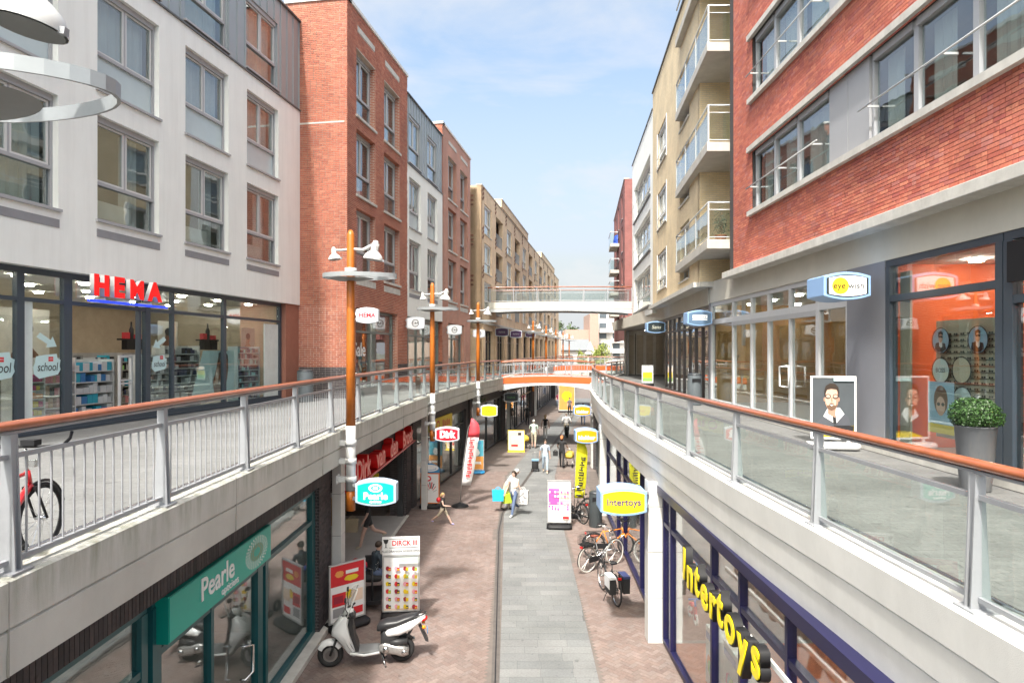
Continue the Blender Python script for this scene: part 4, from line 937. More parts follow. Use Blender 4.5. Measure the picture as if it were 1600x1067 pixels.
for a, b in rows:
    h = b-a
    for (p, q, cur) in ((17.33, 16.05, 'half'), (16.05, 14.75, 'half'), (14.75, 13.25, 'net')):
        window(RB, sR(p), zr_(a), p-q, h-0.01, 'single', cur if a < 5 else 'net', frame=WB, split=1, y=0.10, seed=int(p*3+a))
    MB(GPAN).box(sR(13.22), sR(12.5)-0.008, 0.06, 0.2, zr_(a)+0.005, zr_(b)-0.005).build('facade_panel', RB); MB(GPAN).box(sR(12.5)+0.008, sR(11.75), 0.06, 0.2, zr_(a)+0.005, zr_(b)-0.005).build('facade_panel', RB)
    for (p, q) in ((11.72, 10.45), (10.45, 9.1), (9.1, 7.35)):
        window(RB, sR(p), zr_(a), p-q, h-0.01, 'single', 'half' if q > 9 else 'net', frame=WB, split=1, y=0.10, seed=int(p*5+a))
    for (p, q) in ((17.45, 13.4), (11.8, 7.2)):
        o = MB(PALEM); o.tube([(sR(p), -0.12, zr_(a)+0.62), (sR(q), -0.12, zr_(a)+0.62)], 0.017, 8)
        for u in (sR(p)+0.25, (sR(p)+sR(q))/2, sR(q)-0.25): o.box(u-0.012, u+0.012, -0.12, 0.12, zr_(a)+0.60, zr_(a)+0.635)
        o.build('safety_rail', RB)
b = MB(ROOMD); b.box(0.3, LR, 1.4, 9, zr_(2.2), zr_(12.9)); b.build('building_core', RB); MB(ZINCD).box(-0.02, LR, -0.05, 9, zr_(13.0), zr_(13.1)).build('roof', RB)
for z in (2.36, 5.7, 8.75): MB(ROOMD).box(0.3, LR, 0.31, 1.4, zr_(z), zr_(z)+0.1).build('floor_slab', RB)
# shop level under it: straight part
SF = rootR('walkway_shops', 'right walkway shop fronts with pale grey double doors and dark optician window', 6.67, 21.6); sS = lambda Y: 21.6-Y
LS = 17.5
MB(CREAM).box(-0.0, LS, 0.0, 0.35, zr_(1.62), zr_(2.32)).build('cream_beam', SF)
MB(CREAM).box(-0.0, LS, 0.35, 4, zr_(2.1), zr_(2.3)).build('slab', SF)
MB(SLATE2).box(-0.18, 0.0, 0.02, 0.3, 0, zr_(1.62)).build('pillar', SF)
u1 = shopfront(SF, 0.0, sS(12.75), 0.10, zr_(1.62), 0.04, [(sS(19.45), .10), (sS(17.95), .10), (sS(16.75), .09), (sS(15.45), .10), (sS(14.05), .14)], [zr_(0.98)], LGREY, w=0.10, base=0.14, transom_w=0.16)
MB(STONE).box(-0.1, LS, -0.10, 0.12, 0.0, 0.10).build('step', SF)
MB(GPAN).box(sS(19.4), sS(14.1), 0.0, 0.03, zr_(0.78), zr_(0.90)).build('door_head', SF)
MB(SLATE2).box(sS(12.75), sS(11.45), 0.0, 0.35, 0.0, zr_(1.62)).build('pillar', SF)
u2 = shopfront(SF, sS(11.45), sS(8.72), 0.10, zr_(1.62), 0.02, [], [zr_(0.93)], SLATE, w=0.13, base=0.12, transom_w=0.11, depth=0.14)
u3 = shopfront(SF, sS(8.70), sS(6.4), 0.10, zr_(1.62), 0.02, [(sS(8.28), .05), (sS(8.1), .12)], [zr_(0.70)], SLATE, w=0.16, base=0.12, transom_w=0.11, depth=0.14)
MB(BLACK).box(sS(8.55), sS(7.6), -0.06, 0.01, zr_(0.92), zr_(1.46)).build('black_sign_panel', SF)
# door handles: white loops
for sg_ in (-1, 1):
    b = MB(M('white_handle', (0.75, 0.75, 0.74), 0.35)); x = sS(15.45)+sg_*0.06; a = 0.20*sg_
    b.tube([(x, -0.0, 0.95), (x, -0.10, 0.97), (x+a, -0.10, 0.97), (x+a, -0.10, 1.45), (x, -0.10, 1.45), (x, -0.0, 1.47)], 0.022, 8); b.build('door_handle', SF)
room(SF, 0.1, sS(12.8), 0.2, 4.0, 0.1, zr_(1.55), M('ochre_store_wall', (0.42, 0.24, 0.08), 0.85, var=0.25, scale=0.8), lights=2, strength=6)
OR = M('optician_orange_wall', (0.62, 0.105, 0.018), 0.5, var=0.03)
room(SF, sS(11.4), sS(6.2), 0.2, 3.2, 0.1, zr_(1.55), OR, lights=2, strength=16)
MB(M('shop_wall_cream')).box(sS(11.36), sS(11.08), 0.22, 0.26, 0.12, zr_(1.4)).build('wall_strip', SF)
# display wall with round frames
ds = thing('glasses_display', 'beige display board of sunglasses with round portrait discs in the optician window', 'display', (6.67+0.62, 10.15, ZR+0.12), R(-90))
MB(M('display_beige', (0.60, 0.52, 0.38), 0.6)).box(-0.85, 0.85, 0.0, 0.05, 0.25, 2.22).build('board', ds)
g = MB(BLACK); rr = random.Random(4)
for i in range(9):
    for j in range(17):
        x, z = -0.66+i*0.155, 0.42+j*0.098
        for e in (-0.026, 0.026): g.add([(x+e+0.021*math.cos(a), -0.012, z+0.015*math.sin(a)) for a in [k*math.pi/4 for k in range(8)]], [tuple(range(8))[::-1]])
        g.box(x-0.06, x+0.06, -0.03, 0.0, z-0.03, z-0.022)
o = g.build('sunglasses', ds); o['kind'] = 'stuff'
BOSS = flat('pale_mint_disc', (0.62, 0.74, 0.72))
def disc(x, z, kind):
    d = MB(BOSS if kind == 'word' else (PBLU if kind == 'face' else M('display_beige'))); d.lathe([(0.20, 0), (0.20, 0.015)], (0, 0, 0), 28, 'y'); o = d.build('round_sign', ds, (x, -0.08, z))
    MB(BLACK).circle((0, 0.0, 0), 0.215, 0.006, 'y', 28).build('ring', o)
    if kind == 'word': text(o, 'BOSS', 0, -0.002, 0, 0.105, 0.001, INK, name='lettering')
    elif kind == 'face':
        print_on(o, -0.001, [([(-0.14, -0.14), (-0.12, -0.04), (0.0, -0.02), (0.12, -0.05), (0.14, -0.14), (0.05, -0.19), (-0.06, -0.19)], INK), ([(-0.03, -0.09), (-0.03, -0.01), (0.05, -0.01), (0.05, -0.1), (0.02, -0.12)], PWH), (ell(0.01, 0.05, 0.055, 0.085), SK3), ([(-0.05, 0.06), (-0.05, 0.14), (0.02, 0.165), (0.07, 0.13), (0.065, 0.09), (0.0, 0.115)], INK), (ell(-0.012, 0.065, 0.026, 0.018), INK), (ell(0.042, 0.065, 0.024, 0.018), INK), (rect(-0.02, 0.05, 0.072, 0.08), INK), (ell(0.02, 0.0, 0.018, 0.005), M('print_lip', (0.35, 0.12, 0.1)))])
disc(-0.62, 1.88, 'face'); disc(0.24, 1.88, 'face'); disc(-0.62, 1.38, 'word'); disc(-0.12, 1.40, 'plain'); disc(-0.10, 0.92, 'word')
t = thing('glasses_poster', 'low poster of a brown-haired face with yellow foot in the optician window', 'poster', (6.67+0.40, 10.55, ZR+0.12), R(-90))
print_on(t, 0, [(rect(-0.32, 0.32, 0.35, 1.2), PBLU), (rect(-0.32, 0.32, 0.35, 0.5), PYEL), (ell(0, 0.9, 0.17, 0.24), M('print_brown_hair', (0.12, 0.05, 0.02))), (ell(0, 0.8, 0.11, 0.16), SK3), (ell(-0.05, 0.83, 0.04, 0.03), INK), (ell(0.06, 0.83, 0.04, 0.03), INK)])
rack('glasses_shelf', 'narrow lit shelf of spectacles beside the dark door, far right', (6.67+0.7, 8.35, ZR+0.12), R(-90), 0.8, 2.2, 0.3, [[M('tan_goods', (0.5, 0.33, 0.18)), PK[2], DKI[2]]], 9, seed=12, n=8, frame=M('display_beige'))
# curved part of the shop level, beyond
C2 = rootR('walkway_shops', 'dark-framed shop windows under the yellow brick building, right walkway', 7.42, 31.2, d=(6.67-7.42, 21.8-31.2)); LC2 = math.hypot(0.75, 9.4)
shopfront(C2, 0.0, LC2, 0.0, zr_(1.58), 0.05, [(LC2*q/8, .06 if q % 2 else .09) for q in range(1, 8)], [zr_(0.9)], DKF, w=0.1, base=0.1)
MB(CREAM).box(-0.0, LC2+.05, -0.01, 0.35, zr_(1.585), zr_(2.32)).build('cream_beam', C2)
room(C2, 0.1, LC2-.1, 0.2, 4.0, 0.02, zr_(1.5), M('warm_dim_wall', (0.25, 0.16, 0.1)), lights=2, strength=8)
# cream wall swinging back around the passage mouth + soffit
PW = rootR('passage_building', 'cream-walled covered passage mouth with dark doors behind the right railing', 7.95, 50.5, d=(7.42-7.95, 31.2-50.5)); LP = math.hypot(.53, 19.3)
MB(CREAM).box(-0.0, LP, 0.0, 0.3, zr_(1.62), zr_(2.32)).build('cream_beam', PW)
MB(M('soffit_grey', (0.33, 0.32, 0.30), 0.9)).box(0, LP, 0.3, 6, zr_(1.63), zr_(1.7)).build('soffit', PW)
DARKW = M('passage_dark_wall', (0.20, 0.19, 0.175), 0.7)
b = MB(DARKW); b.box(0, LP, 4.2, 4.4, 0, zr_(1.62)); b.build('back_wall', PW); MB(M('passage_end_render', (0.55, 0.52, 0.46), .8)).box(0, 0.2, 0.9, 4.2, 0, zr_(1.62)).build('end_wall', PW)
for q in range(4): MB(M('passage_panel_beige', (0.42, 0.36, 0.28), .7)).box(0.2, 0.26, 1.1+q*.75, 1.6+q*.75, 0.1, 3.1).build('wall_panel', PW)
MB(DKF).box(0.2, 0.27, 1.72, 1.78, 0.0, 3.2).build('door_jamb', PW)
b = MB(M('passage_pale_panel', (0.30, 0.30, 0.29))); b.box(4.5, 6.0, 4.1, 4.19, 0.0, 2.6); b.build('pale_panel', PW); MB(M('passage_pale_panel')).box(0.3, 1.2, 1.0, 1.1, 0, zr_(1.6)).build('pale_panel', PW)
shopfront(PW, 6.5, 11.0, 0, zr_(1.55), 3.9, [(7.8, .08), (9.2, .08)], [zr_(0.6)], DKF)
for q in range(4): MB(emit('passage_downlight', (1, 0.9, 0.75), 60)).lathe([(0.06, 0), (0.06, 0.02)], (2+q*3.2, 2.2, zr_(1.60)), 10).build('downlight', PW)
# yellow brick building
YB = rootR('yellow_brick_building', 'yellow brick apartment building with glass balconies on the right', 7.28, 33.1, d=(6.30-7.28, 21.5-33.1)); LY = math.hypot(0.98, 11.6)
dY = Vector((6.30-7.28, 21.5-33.1)).normalized(); sY = lambda Y: (33.1-Y)/abs(dY.y)
st = [(2.95, 1.75), (5.90, 1.75), (8.85, 1.75)]
YTOP = 13.3
ops = []
for (z, h) in st:
    ops.append((sY(31.3), sY(28.6), zr_(z), zr_(z+h)))
    ops.append((sY(25.2), sY(23.3), zr_(z-.25), zr_(z+h+0.15)))
facade(YB, 'wall', LY, zr_(2.32), zr_(YTOP), ops, YTEX)
MB(STONE).box(-0.05, LY+0.1, -0.22, 0.3, zr_(2.15), zr_(2.315)).build('concrete_ledge', YB)
coping(YB, LY, zr_(YTOP), ZINCD, 0.06, 0.06)
for (z, h) in st:
    window(YB, sY(31.3), zr_(z), sY(28.6)-sY(31.3), h, 'low', 'net', frame=WHITEF, split=2, y=0.08, seed=int(z), low=0.3)
    window(YB, sY(25.2), zr_(z-.25), sY(23.3)-sY(25.2), h+.4, 'single', 'half', frame=PALEM, split=2, y=0.15, seed=int(z)+1)
    o = MB(WHITEF); a, b_ = sY(31.3), sY(28.6); o.box(a-.12, a, -.03, .05, zr_(z)-.12, zr_(z+h)); o.box(b_, b_+.12, -.03, .05, zr_(z)-.12, zr_(z+h)); o.build('white_surround', YB)
    MB(PALEM).tube([(a, -0.05, zr_(z)+0.45), (b_, -0.05, zr_(z)+0.45)], 0.015, 6).build('safety_rail', YB)
MB(ROOMD).box(0.2, LY, 1.0, 8, zr_(2.3), zr_(YTOP-.1)).build('building_core', YB); MB(ZINCD).box(0, LY, 0.3, 8, zr_(YTOP-.1), zr_(YTOP)).build('roof', YB)
sdy = put('side_wall', MB(YTEX).box(0, 5, 0, 0.3, zr_(2.32), zr_(YTOP)).mesh('side_wall'), YB, (LY+0.001, 0.0, 0), R(90))
MB(STONE).box(0, 5, -0.22, 0.0, zr_(2.15), zr_(2.315)).build('ledge', sdy)
# balconies
BAL = M('balcony_concrete', (0.50, 0.475, 0.43), 0.85, var=0.1, scale=2, bump=0.2, stain=((0.33, 0.30, 0.25), 1.5, 0.4))
FRG = glass('smoked_balcony_glass', (0.80, 0.86, 0.85), 0.07, 0.8)
for i, z in enumerate((3.08, 6.0, 9.0)):
    lab = ['lowest glass balcony holding a potted plant between the yellow and red brick buildings', 'middle glass balcony directly above the potted plant', 'topmost fully visible glass balcony of the right-hand stack'][i]
    t = thing('balcony', lab, 'balcony', (5.85, 19.2, ZR+zr_(z)), 0, 'balconies on the yellow brick building')
    poly = [(0, 0), (1.6, 0), (1.6, 5.9), (0.55, 5.9)]
    MB(BAL).prism(poly, 0, 0.28, 'z').build('slab', t, bevel=0.012)
    H = 1.12; pts = [(1.15, 0.06), (0.06, 0.06), (0.58, 5.8), (0.9, 5.8)]
    gr = MB(PALEM); gr.tube([(x, y, 0.28+H) for x, y in pts], 0.028, 8); gr.build('handrail', t); gr = MB(PALEM); gr.tube([(x, y, 0.28+H-0.22) for x, y in pts], 0.014, 6); gr.tube([(x, y, 0.36) for x, y in pts], 0.014, 6); gr.build('rail', t)
    for (x, y) in ((0.06, 0.06), (0.232, 1.96), (0.405, 3.87), (0.58, 5.8), (1.12, 0.06)): MB(PALEM).box(x-.022, x+.022, y-.022, y+.022, 0.28, 0.28+H).build('post', t)
    for (a, b_) in (((0.06, 0.06), (0.232, 1.96)), ((0.232, 1.96), (0.405, 3.87)), ((0.405, 3.87), (0.58, 5.8)), ((0.06, 0.06), (1.12, 0.06))):
        A, B = Vector(a), Vector(b_); d = (B-A).normalized(); A += d*0.04; B -= d*0.04; n_ = Vector((-d.y, d.x))*0.005
        MB(FRG).add([(*(A-n_), 0.38), (*(B-n_), 0.38), (*(B+n_), 0.38), (*(A+n_), 0.38), (*(A-n_), 1.16), (*(B-n_), 1.16), (*(B+n_), 1.16), (*(A+n_), 1.16)], [(0,3,2,1),(4,5,6,7),(0,1,5,4),(1,2,6,5),(2,3,7,6),(3,0,4,7)]).build('glass_panel', t)
t = thing('balcony', 'balcony underside cut off by the top edge of the photo', 'balcony', (5.85, 19.2, ZR+zr_(11.9)), 0, 'balconies on the yellow brick building'); MB(BAL).prism([(0, 0), (1.6, 0), (1.6, 5.9), (0.55, 5.9)], 0, 0.28, 'z').build('slab', t)
MB(PALEM).tube([(1.15, .06, 1.4), (0.06, 0.06, 1.4), (0.58, 5.8, 1.4)], 0.028, 8).build('handrail', t)
MB(PALEM).tube([(7.2, 19.9, ZR+2), (7.2, 19.9, ZR+14)], 0.06, 10).build('downpipe').name = 'downpipe'
tag(bpy.data.objects['downpipe'], 'grey downpipe behind the balconies beside the red brick corner', 'pipe')
# recess wall behind balconies: yellow brick, cream below
t = thing('recess_wall', 'yellow brick wall set back behind the stacked balconies', 'wall', (7.35, 21.5, ZR), R(-90)); MB(YTEX).box(0, 2.5, 0, 0.3, zr_(2.3), zr_(YTOP)).build('wall', t)
for z in (3.4, 6.3, 9.3): window(t, 0.5, zr_(z), 1.4, 1.9, 'single', 'net', frame=WHITEF, split=2, y=-0.05)
# white building with conservatory balconies
WB_ = rootR('white_apartment_building', 'white apartment building with glazed balconies next to the upper footbridge', 8.14, 43.3, d=(7.28-8.14, 33.1-43.3)); LW = math.hypot(0.86, 10.2)
ops = [(1.2, LW-1.0, zr_(z), zr_(z+2.1)) for z in (2.55, 5.5, 8.45)]
facade(WB_, 'wall', LW, zr_(2.0), zr_(12.5), ops, WHITEW, depth=0.3); coping(WB_, LW, zr_(12.5), ZINCD, 0.05, 0.06)
for k, z in enumerate((2.55, 5.5, 8.45)):
    window(WB_, 1.2, zr_(z), LW-2.2, 2.1, 'low', 'half', frame=WHITEF, split=5, y=0.22, seed=k)
    MB(ZINCD).box(1.0, LW-.8, -0.08, 0.05, zr_(z)-.14, zr_(z)-.06).build('ledge', WB_); MB(PALEM).tube([(1.1, -.06, zr_(z)+.95), (LW-.9, -.06, zr_(z)+.95)], 0.02, 6).build('safety_rail', WB_)
MB(ROOMD).box(0.2, LW, 1.2, 8, zr_(2.3), zr_(12.4)).build('building_core', WB_); MB(WHITEW).box(0, 0.2, 0.3, 8, zr_(2.0), zr_(12.45)).build('end_wall', WB_); MB(ZINCD).box(0, LW, .3, 8, zr_(12.4), zr_(12.45)).build('roof', WB_)
# maroon brick building behind the bridge
MR = rootR('maroon_brick_building', 'narrow dark maroon brick building with small balconies beyond the footbridge', 11.0, 69.0, d=(9.15-11.0, 52-69)); LM = math.hypot(1.85, 17)
ops = [(a, a+1.6, zr_(z), zr_(z+2.2)) for a in (3, 8, 13) for z in (2.9, 5.7, 8.5, 11.3)]
facade(MR, 'wall', LM, zr_(1.0), zr_(14.0), ops, MTEX); MB(ROOMD).box(0.2, LM-.2, 1.0, 9, zr_(1), zr_(13.9)).build('building_core', MR); coping(MR, LM, zr_(14.0), STONE)
for o_ in ops: window(MR, o_[0], o_[2], 1.6, 2.2, 'low', 'net', frame=GREYF, y=0.1)
put('side_wall', MB(MTEX).box(0, 9, 0, 0.3, zr_(1.0), zr_(14.0)).mesh('side_wall'), MR, (LM+.001, 0, 0), R(90))
for i, z in enumerate((3.6, 5.6, 7.7, 10.2)):
    t = thing('balcony', ['small balcony just above the footbridge rail, maroon building', 'small balcony second above the footbridge, maroon building', 'small balcony second from the top on the maroon building', 'topmost small balcony with a blue cover, maroon building'][i], 'balcony', (9.3, 60.5, ZR+zr_(z)-.3), R(-6), 'balconies on the maroon building')
    MB(BAL).box(0, 1.7, 0, 3.4, 0, 0.3).build('slab', t); MB(PALEM).tube([(1.6, 0, 1.35), (0, 0, 1.35), (0, 3.4, 1.35)], 0.035, 6).build('handrail', t); MB(FRG).box(0.03, 1.6, 0, 0.02, 0.35, 1.2).build('glass_panel', t); MB(FRG).box(0, 0.02, 0.03, 3.4, 0.35, 1.2).build('glass_panel', t)
MB(M('blue_cover', (0.02, 0.08, 0.5), 0.6)).lathe([(0.02, 1.1), (0.35, 1.0), (0.5, 0.5), (0.5, 0)], (0, 0, 0), 12).build('blue_cover', None, (10.3, 62, ZR+zr_(9.9)+.3)); tag(bpy.data.objects['blue_cover'], 'round blue cover standing on the topmost small balcony', 'cover')
# ================================================================== street level, left side
GREENF = M('dark_petrol_frame', (0.008, 0.075, 0.085), 0.35)
NAVYF = M('dark_violet_blue_frame', (0.010, 0.009, 0.05), 0.4)
DKGREY = M('anthracite_frame', (0.05, 0.052, 0.055), 0.4)
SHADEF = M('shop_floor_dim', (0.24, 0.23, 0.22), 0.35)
def zg(zr): return zr + EYE
# optician's shop under the left walkway (local x runs away from us)
PE = thing('optician_shop', 'optician shop front with petrol frames under the left walkway', 'shop front', (-3.98, 1.0, 0), R(90)); sP = lambda Y: Y-1.0
MB(KTEX).box(0, sP(14.1), 0.02, 0.35, 3.10, 3.64).build('brick_lintel', PE)
brickwork(PE, sP(14.1), 3.10, 3.64, [], BBRICK, soldier=True, near=220, seed=41, bl=0.26, bh=0.058, y0=0.02, wild=False, proud=0.02)
MB(KTEX).box(sP(13.25), sP(14.1), 0.02, 0.6, 0, 3.10).build('brick_pier', PE); brickwork(PE, sP(14.1)-sP(13.25), 0.0, 3.10, [], BBRICK, seed=42, x0=sP(13.25), y0=0.02)
shopfront(PE, 0.0, sP(7.15), 0.10, 3.10, 0.10, [(sP(2.6), .1), (sP(4.9), .1)], [2.35], GREENF, w=0.12, base=0.12)
shopfront(PE, sP(7.25), sP(13.22), 0.10, 3.10, 0.10, [(sP(8.7), .08), (sP(10.35), .20), (sP(10.62), .1)], [2.42], GREENF, w=0.18, base=0.10)
MB(STONE).box(0, sP(14.1), -0.12, 0.3, 0.0, 0.10).build('step', PE)
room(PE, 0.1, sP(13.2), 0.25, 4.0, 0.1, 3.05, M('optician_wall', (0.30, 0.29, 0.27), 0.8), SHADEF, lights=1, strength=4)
b = MB(CHROME); b.tube([(sP(9.55), 0.08, 1.0), (sP(9.55), 0.0, 1.0), (sP(9.72), -0.05, 1.05), (sP(9.72), -0.05, 1.45), (sP(9.55), 0.0, 1.5), (sP(9.55), 0.08, 1.5)], 0.017, 8); b.build('door_handle', PE)
TEAL = M('teal_sign_face', (0.0, 0.36, 0.28), 0.4, var=0.02); TEALE = M('teal_sign_edge', (0.0, 0.24, 0.19), 0.4, var=0.02); LTR = M('white_letters', (0.80, 0.80, 0.80), 0.4, var=0.01)
t = thing('shop_sign', 'long teal optician sign board with white lettering and dotted eye logo', 'sign', (-3.98, 7.32, 2.55), R(90))
b = MB(TEALE); b.box(0, 3.1, -0.05, 0.10, 0, 0.54); b.build('sign_box', t); MB(TEAL).box(0.015, 3.085, -0.058, -0.05, 0.015, 0.525).build('face', t)
text(t, 'Pearle', 1.22, -0.064, 0.32, 0.40, 0.01, LTR, bold=0.006, sx=0.98); text(t, 'opticiens', 1.58, -0.064, 0.105, 0.15, 0.01, LTR, sx=1.0)
g = MB(LTR); gc = M('tan_dots', (0.42, 0.26, 0.12))
for ring, (ra, rb_, cnt) in enumerate(((0.40, 0.215, 30), (0.34, 0.18, 28), (0.28, 0.145, 24), (0.215, 0.112, 20), (0.15, 0.08, 15))):
    g.m(LTR if ring < 3 else gc)
    for i in range(cnt):
        a = 2*math.pi*i/cnt; x, z = 2.52+ra*math.cos(a), 0.275+rb_*math.sin(a); c, s_ = math.cos(a), math.sin(a)
        g.add([(x+u*c-v*s_, -0.0595, z+u*s_+v*c) for u, v in ((-.017, -.012), (.017, -.012), (.017, .012), (-.017, .012))], [(0, 1, 2, 3)])
g.build('dotted_eye_logo', t)['kind'] = 'stuff'
t = thing('window_sticker', 'round green and pale badge with white cross on the optician door glass', 'sticker', (-3.98, 8.15, 1.25), R(90))
print_on(t, 0.135, [(ell(0, 0, 0.34, 0.34, 32), M('badge_pale', (0.45, 0.55, 0.5))), (ell(0, 0, 0.25, 0.25, 32), M('badge_green', (0.02, 0.16, 0.11))), (rect(-0.12, 0.1, -0.14, 0.06), M('badge_pale')), (rect(-0.10, 0.08, -0.12, 0.04), M('badge_green')), (rect(-0.03, 0.01, -0.11, 0.03), PWH), (rect(-0.08, 0.06, -0.06, -0.02), PWH), (rect(-0.07, 0.05, 0.06, 0.13), M('badge_pale')), (rect(-0.045, 0.025, 0.06, 0.105), M('badge_green'))])
# grocery entrance bay, open, set back
DK = thing('supermarket_entrance', 'open supermarket entrance with dark brick piers under the left walkway', 'shop front', (-3.98, 14.3, 0), R(90)+R(-1.2)); LD = 9.6
MB(KTEX).box(0, LD, 0.0, 0.35, 2.75, 3.66).build('brick_lintel', DK); brickwork(DK, LD, 2.75, 3.66, [], BBRICK, soldier=True, seed=43, bl=0.29, bh=0.058, wild=False)
MB(KTEX).box(LD-0.85, LD, 0.0, 0.6, 0, 2.75).build('brick_pier', DK); brickwork(DK, 0.85, 0, 2.75, [], BBRICK, seed=44, x0=LD-0.85)
b = MB(DKGREY); b.box(LD-1.05, LD-0.86, 0.1, 0.3, 0, 2.74); b.box(0, 0.12, 0.1, 0.3, 0, 2.74); b.box(0.12, LD-1.05, 0.1, 0.3, 2.6, 2.74); b.build('door_frame', DK)
shopfront(DK, 4.7, LD-1.06, 0.02, 2.6, 3.1, [(6.2, .08)], [], DKGREY, w=0.1)
MB(M('entrance_floor', (0.33, 0.32, 0.31), 0.6, var=0.06)).box(0, LD-1.0, 0.0, 6.0, -0.02, 0.02).build('entrance_floor', DK)
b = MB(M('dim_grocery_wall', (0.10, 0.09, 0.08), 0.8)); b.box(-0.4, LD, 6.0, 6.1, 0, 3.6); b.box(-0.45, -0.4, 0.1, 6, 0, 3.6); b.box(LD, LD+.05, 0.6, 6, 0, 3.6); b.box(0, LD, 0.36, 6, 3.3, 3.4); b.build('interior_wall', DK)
MB(STONE).box(0.0, LD-0.9, -0.10, 0.0, 0.0, 0.03).build('kerb_strip', DK)
for x in (1.5, 4.5, 7.0):
    MB(emit('shop_lamp_glow', (1, .93, .82), 9)).box(x, x+0.8, 3.2, 3.3, 3.2, 3.24).build('ceiling_light', DK)
rack('fruit_stand', 'brown bread and fruit shelves inside the supermarket entrance', (-6.0, 21.6, 0.02), R(90), 1.6, 1.3, 0.5, [[M('bread_goods', (0.45, 0.28, 0.12)), M('tan_goods')]], 4, seed=15, frame=M('wood_shelf', (0.3, 0.18, 0.08)))
t = thing('hanging_sign', 'yellow sale strip hanging inside the supermarket entrance', 'sign', (-5.9, 21.6, 1.55)); MB(PYEL).box(0, 1.4, 0, 0.02, 0, 0.24).build('strip', t); scribble(t, 0.7, -0.004, 0.12, .7, .13, PRED, 5, 2)
t = thing('hanging_sign', 'hexagonal white hanging sign with small lettering in the supermarket entrance', 'sign', (-5.3, 20.4, 2.35)); MB(M('sign_offwhite', (0.55, 0.53, 0.48))).prism(ell(0, 0, .42, .36, 6), 0, 0.03).build('panel', t); scribble(t, 0, -0.004, 0, .5, .16, INK, 4, 3)
t = thing('shop_lettering', 'red raised block letters of the supermarket sign above its entrance', 'sign', (-3.98, 14.45, 2.72), R(90)+R(-1.2))
RED2 = M('red_letter_face', (0.75, 0.02, 0.02), 0.35, var=0.03); RED3 = M('red_letter_body', (0.45, 0.008, 0.01), 0.35, var=0.03)
x = 0.35
for word, wd in (('Dirk', 1.95), ('van', 1.55), ('den', 1.65), ('Broek', 2.6)):
    text(t, word, x+wd/2, -0.305, 0.27, 0.74, 0.012, M('letter_pale_stroke', (0.85, 0.30, 0.25), 0.35), bold=0.004, name='letters'); text(t, word, x+wd/2, -0.17, 0.27, 0.74, 0.25, RED2, bold=0.03, name='letters_body'); x += wd+0.16  # paler red strokes on the front of each red word
b = MB(RED3); b.box(0.2, x, -0.30, -0.02, -0.07, -0.01); b.box(0.2, 0.6, -0.05, 0.0, -0.07, 0.6); b.build('tray', t)
# further shop units along the bend
def under_shop(name, label, x0, Y0, x1, Y1, frame, verts, lintel=3.0, wallm=None, trans=(2.3,), top=3.66, side=1, lights=1, depth=4.0, piers=True, strength=5, lintelm=None):
    d = Vector((x1-x0, Y1-Y0)); L_ = d.length; a = math.atan2(d.y, d.x) if side > 0 else math.atan2(-d.y, -d.x)
    t = thing(name, label, 'shop front', (x0, Y0, 0) if side > 0 else (x1, Y1, 0), a)
    MB(lintelm or KTEX).box(0, L_, 0.0, 0.3, lintel, top).build('lintel', t)
    p = 0.45 if piers else 0.0
    if piers: MB(KTEX).box(0, p, 0.0, 0.4, 0, lintel).build('brick_pier', t); MB(KTEX).box(L_-p, L_, 0.0, 0.4, 0, lintel).build('brick_pier', t)
    shopfront(t, p+.002, L_-p-.002, 0.06, lintel, 0.12, [(p+(L_-2*p)*v, .07) for v in verts], list(trans), frame, w=0.1)
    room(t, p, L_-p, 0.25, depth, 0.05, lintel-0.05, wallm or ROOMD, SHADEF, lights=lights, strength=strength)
    return t, L_
u, ul = under_shop('street_shop', 'glass shop front with yellow sign under the walkway bend', -3.72, 24.1, -2.25, 33.0, DKGREY, [.22, .45, .70])
u2_, _ = under_shop('street_shop', 'shop front with green glass door and planter below the third lamp', -2.2, 33.3, -0.55, 42.6, DKGREY, [.15, .5, .8], wallm=M('shop_brown_wall', (0.2, 0.11, 0.07)))
under_shop('street_shop', 'tall dark shop front just before the orange footbridge', -0.5, 43.0, 1.9, 58.5, DKGREY, [.12, .2, .35, .42, .6, .7, .85], wallm=M('shop_brown_wall'))
under_shop('street_shop', 'distant street-level shop row seen beneath the orange footbridge', 2.0, 59.0, 5.3, 80, DKGREY, [.1, .2, .3, .4, .5, .6, .7, .8, .9])
under_shop('street_shop', 'farthest street-level shops at the vanishing end of the left side', 5.4, 80.4, 8.4, 99, DKGREY, [.2, .4, .6, .8])
t = thing('shop_sign', 'yellow square shop sign with red emblem on the second left street shop', 'sign', (-3.72+0.165*2.2+.02, 26.6, 2.45), math.atan2(8.9, 1.47)); MB(PYEL).box(0, 3.0, -0.09, 0.0, 0, 0.62).build('sign_box', t)
scribble(t, 1.95, -0.094, 0.31, 1.3, .34, PRED, 4, 4); print_on(t, -0.091, [(ell(0.65, 0.31, 0.28, 0.2), PRED), (ell(0.65, 0.31, 0.2, 0.13), PYEL)])
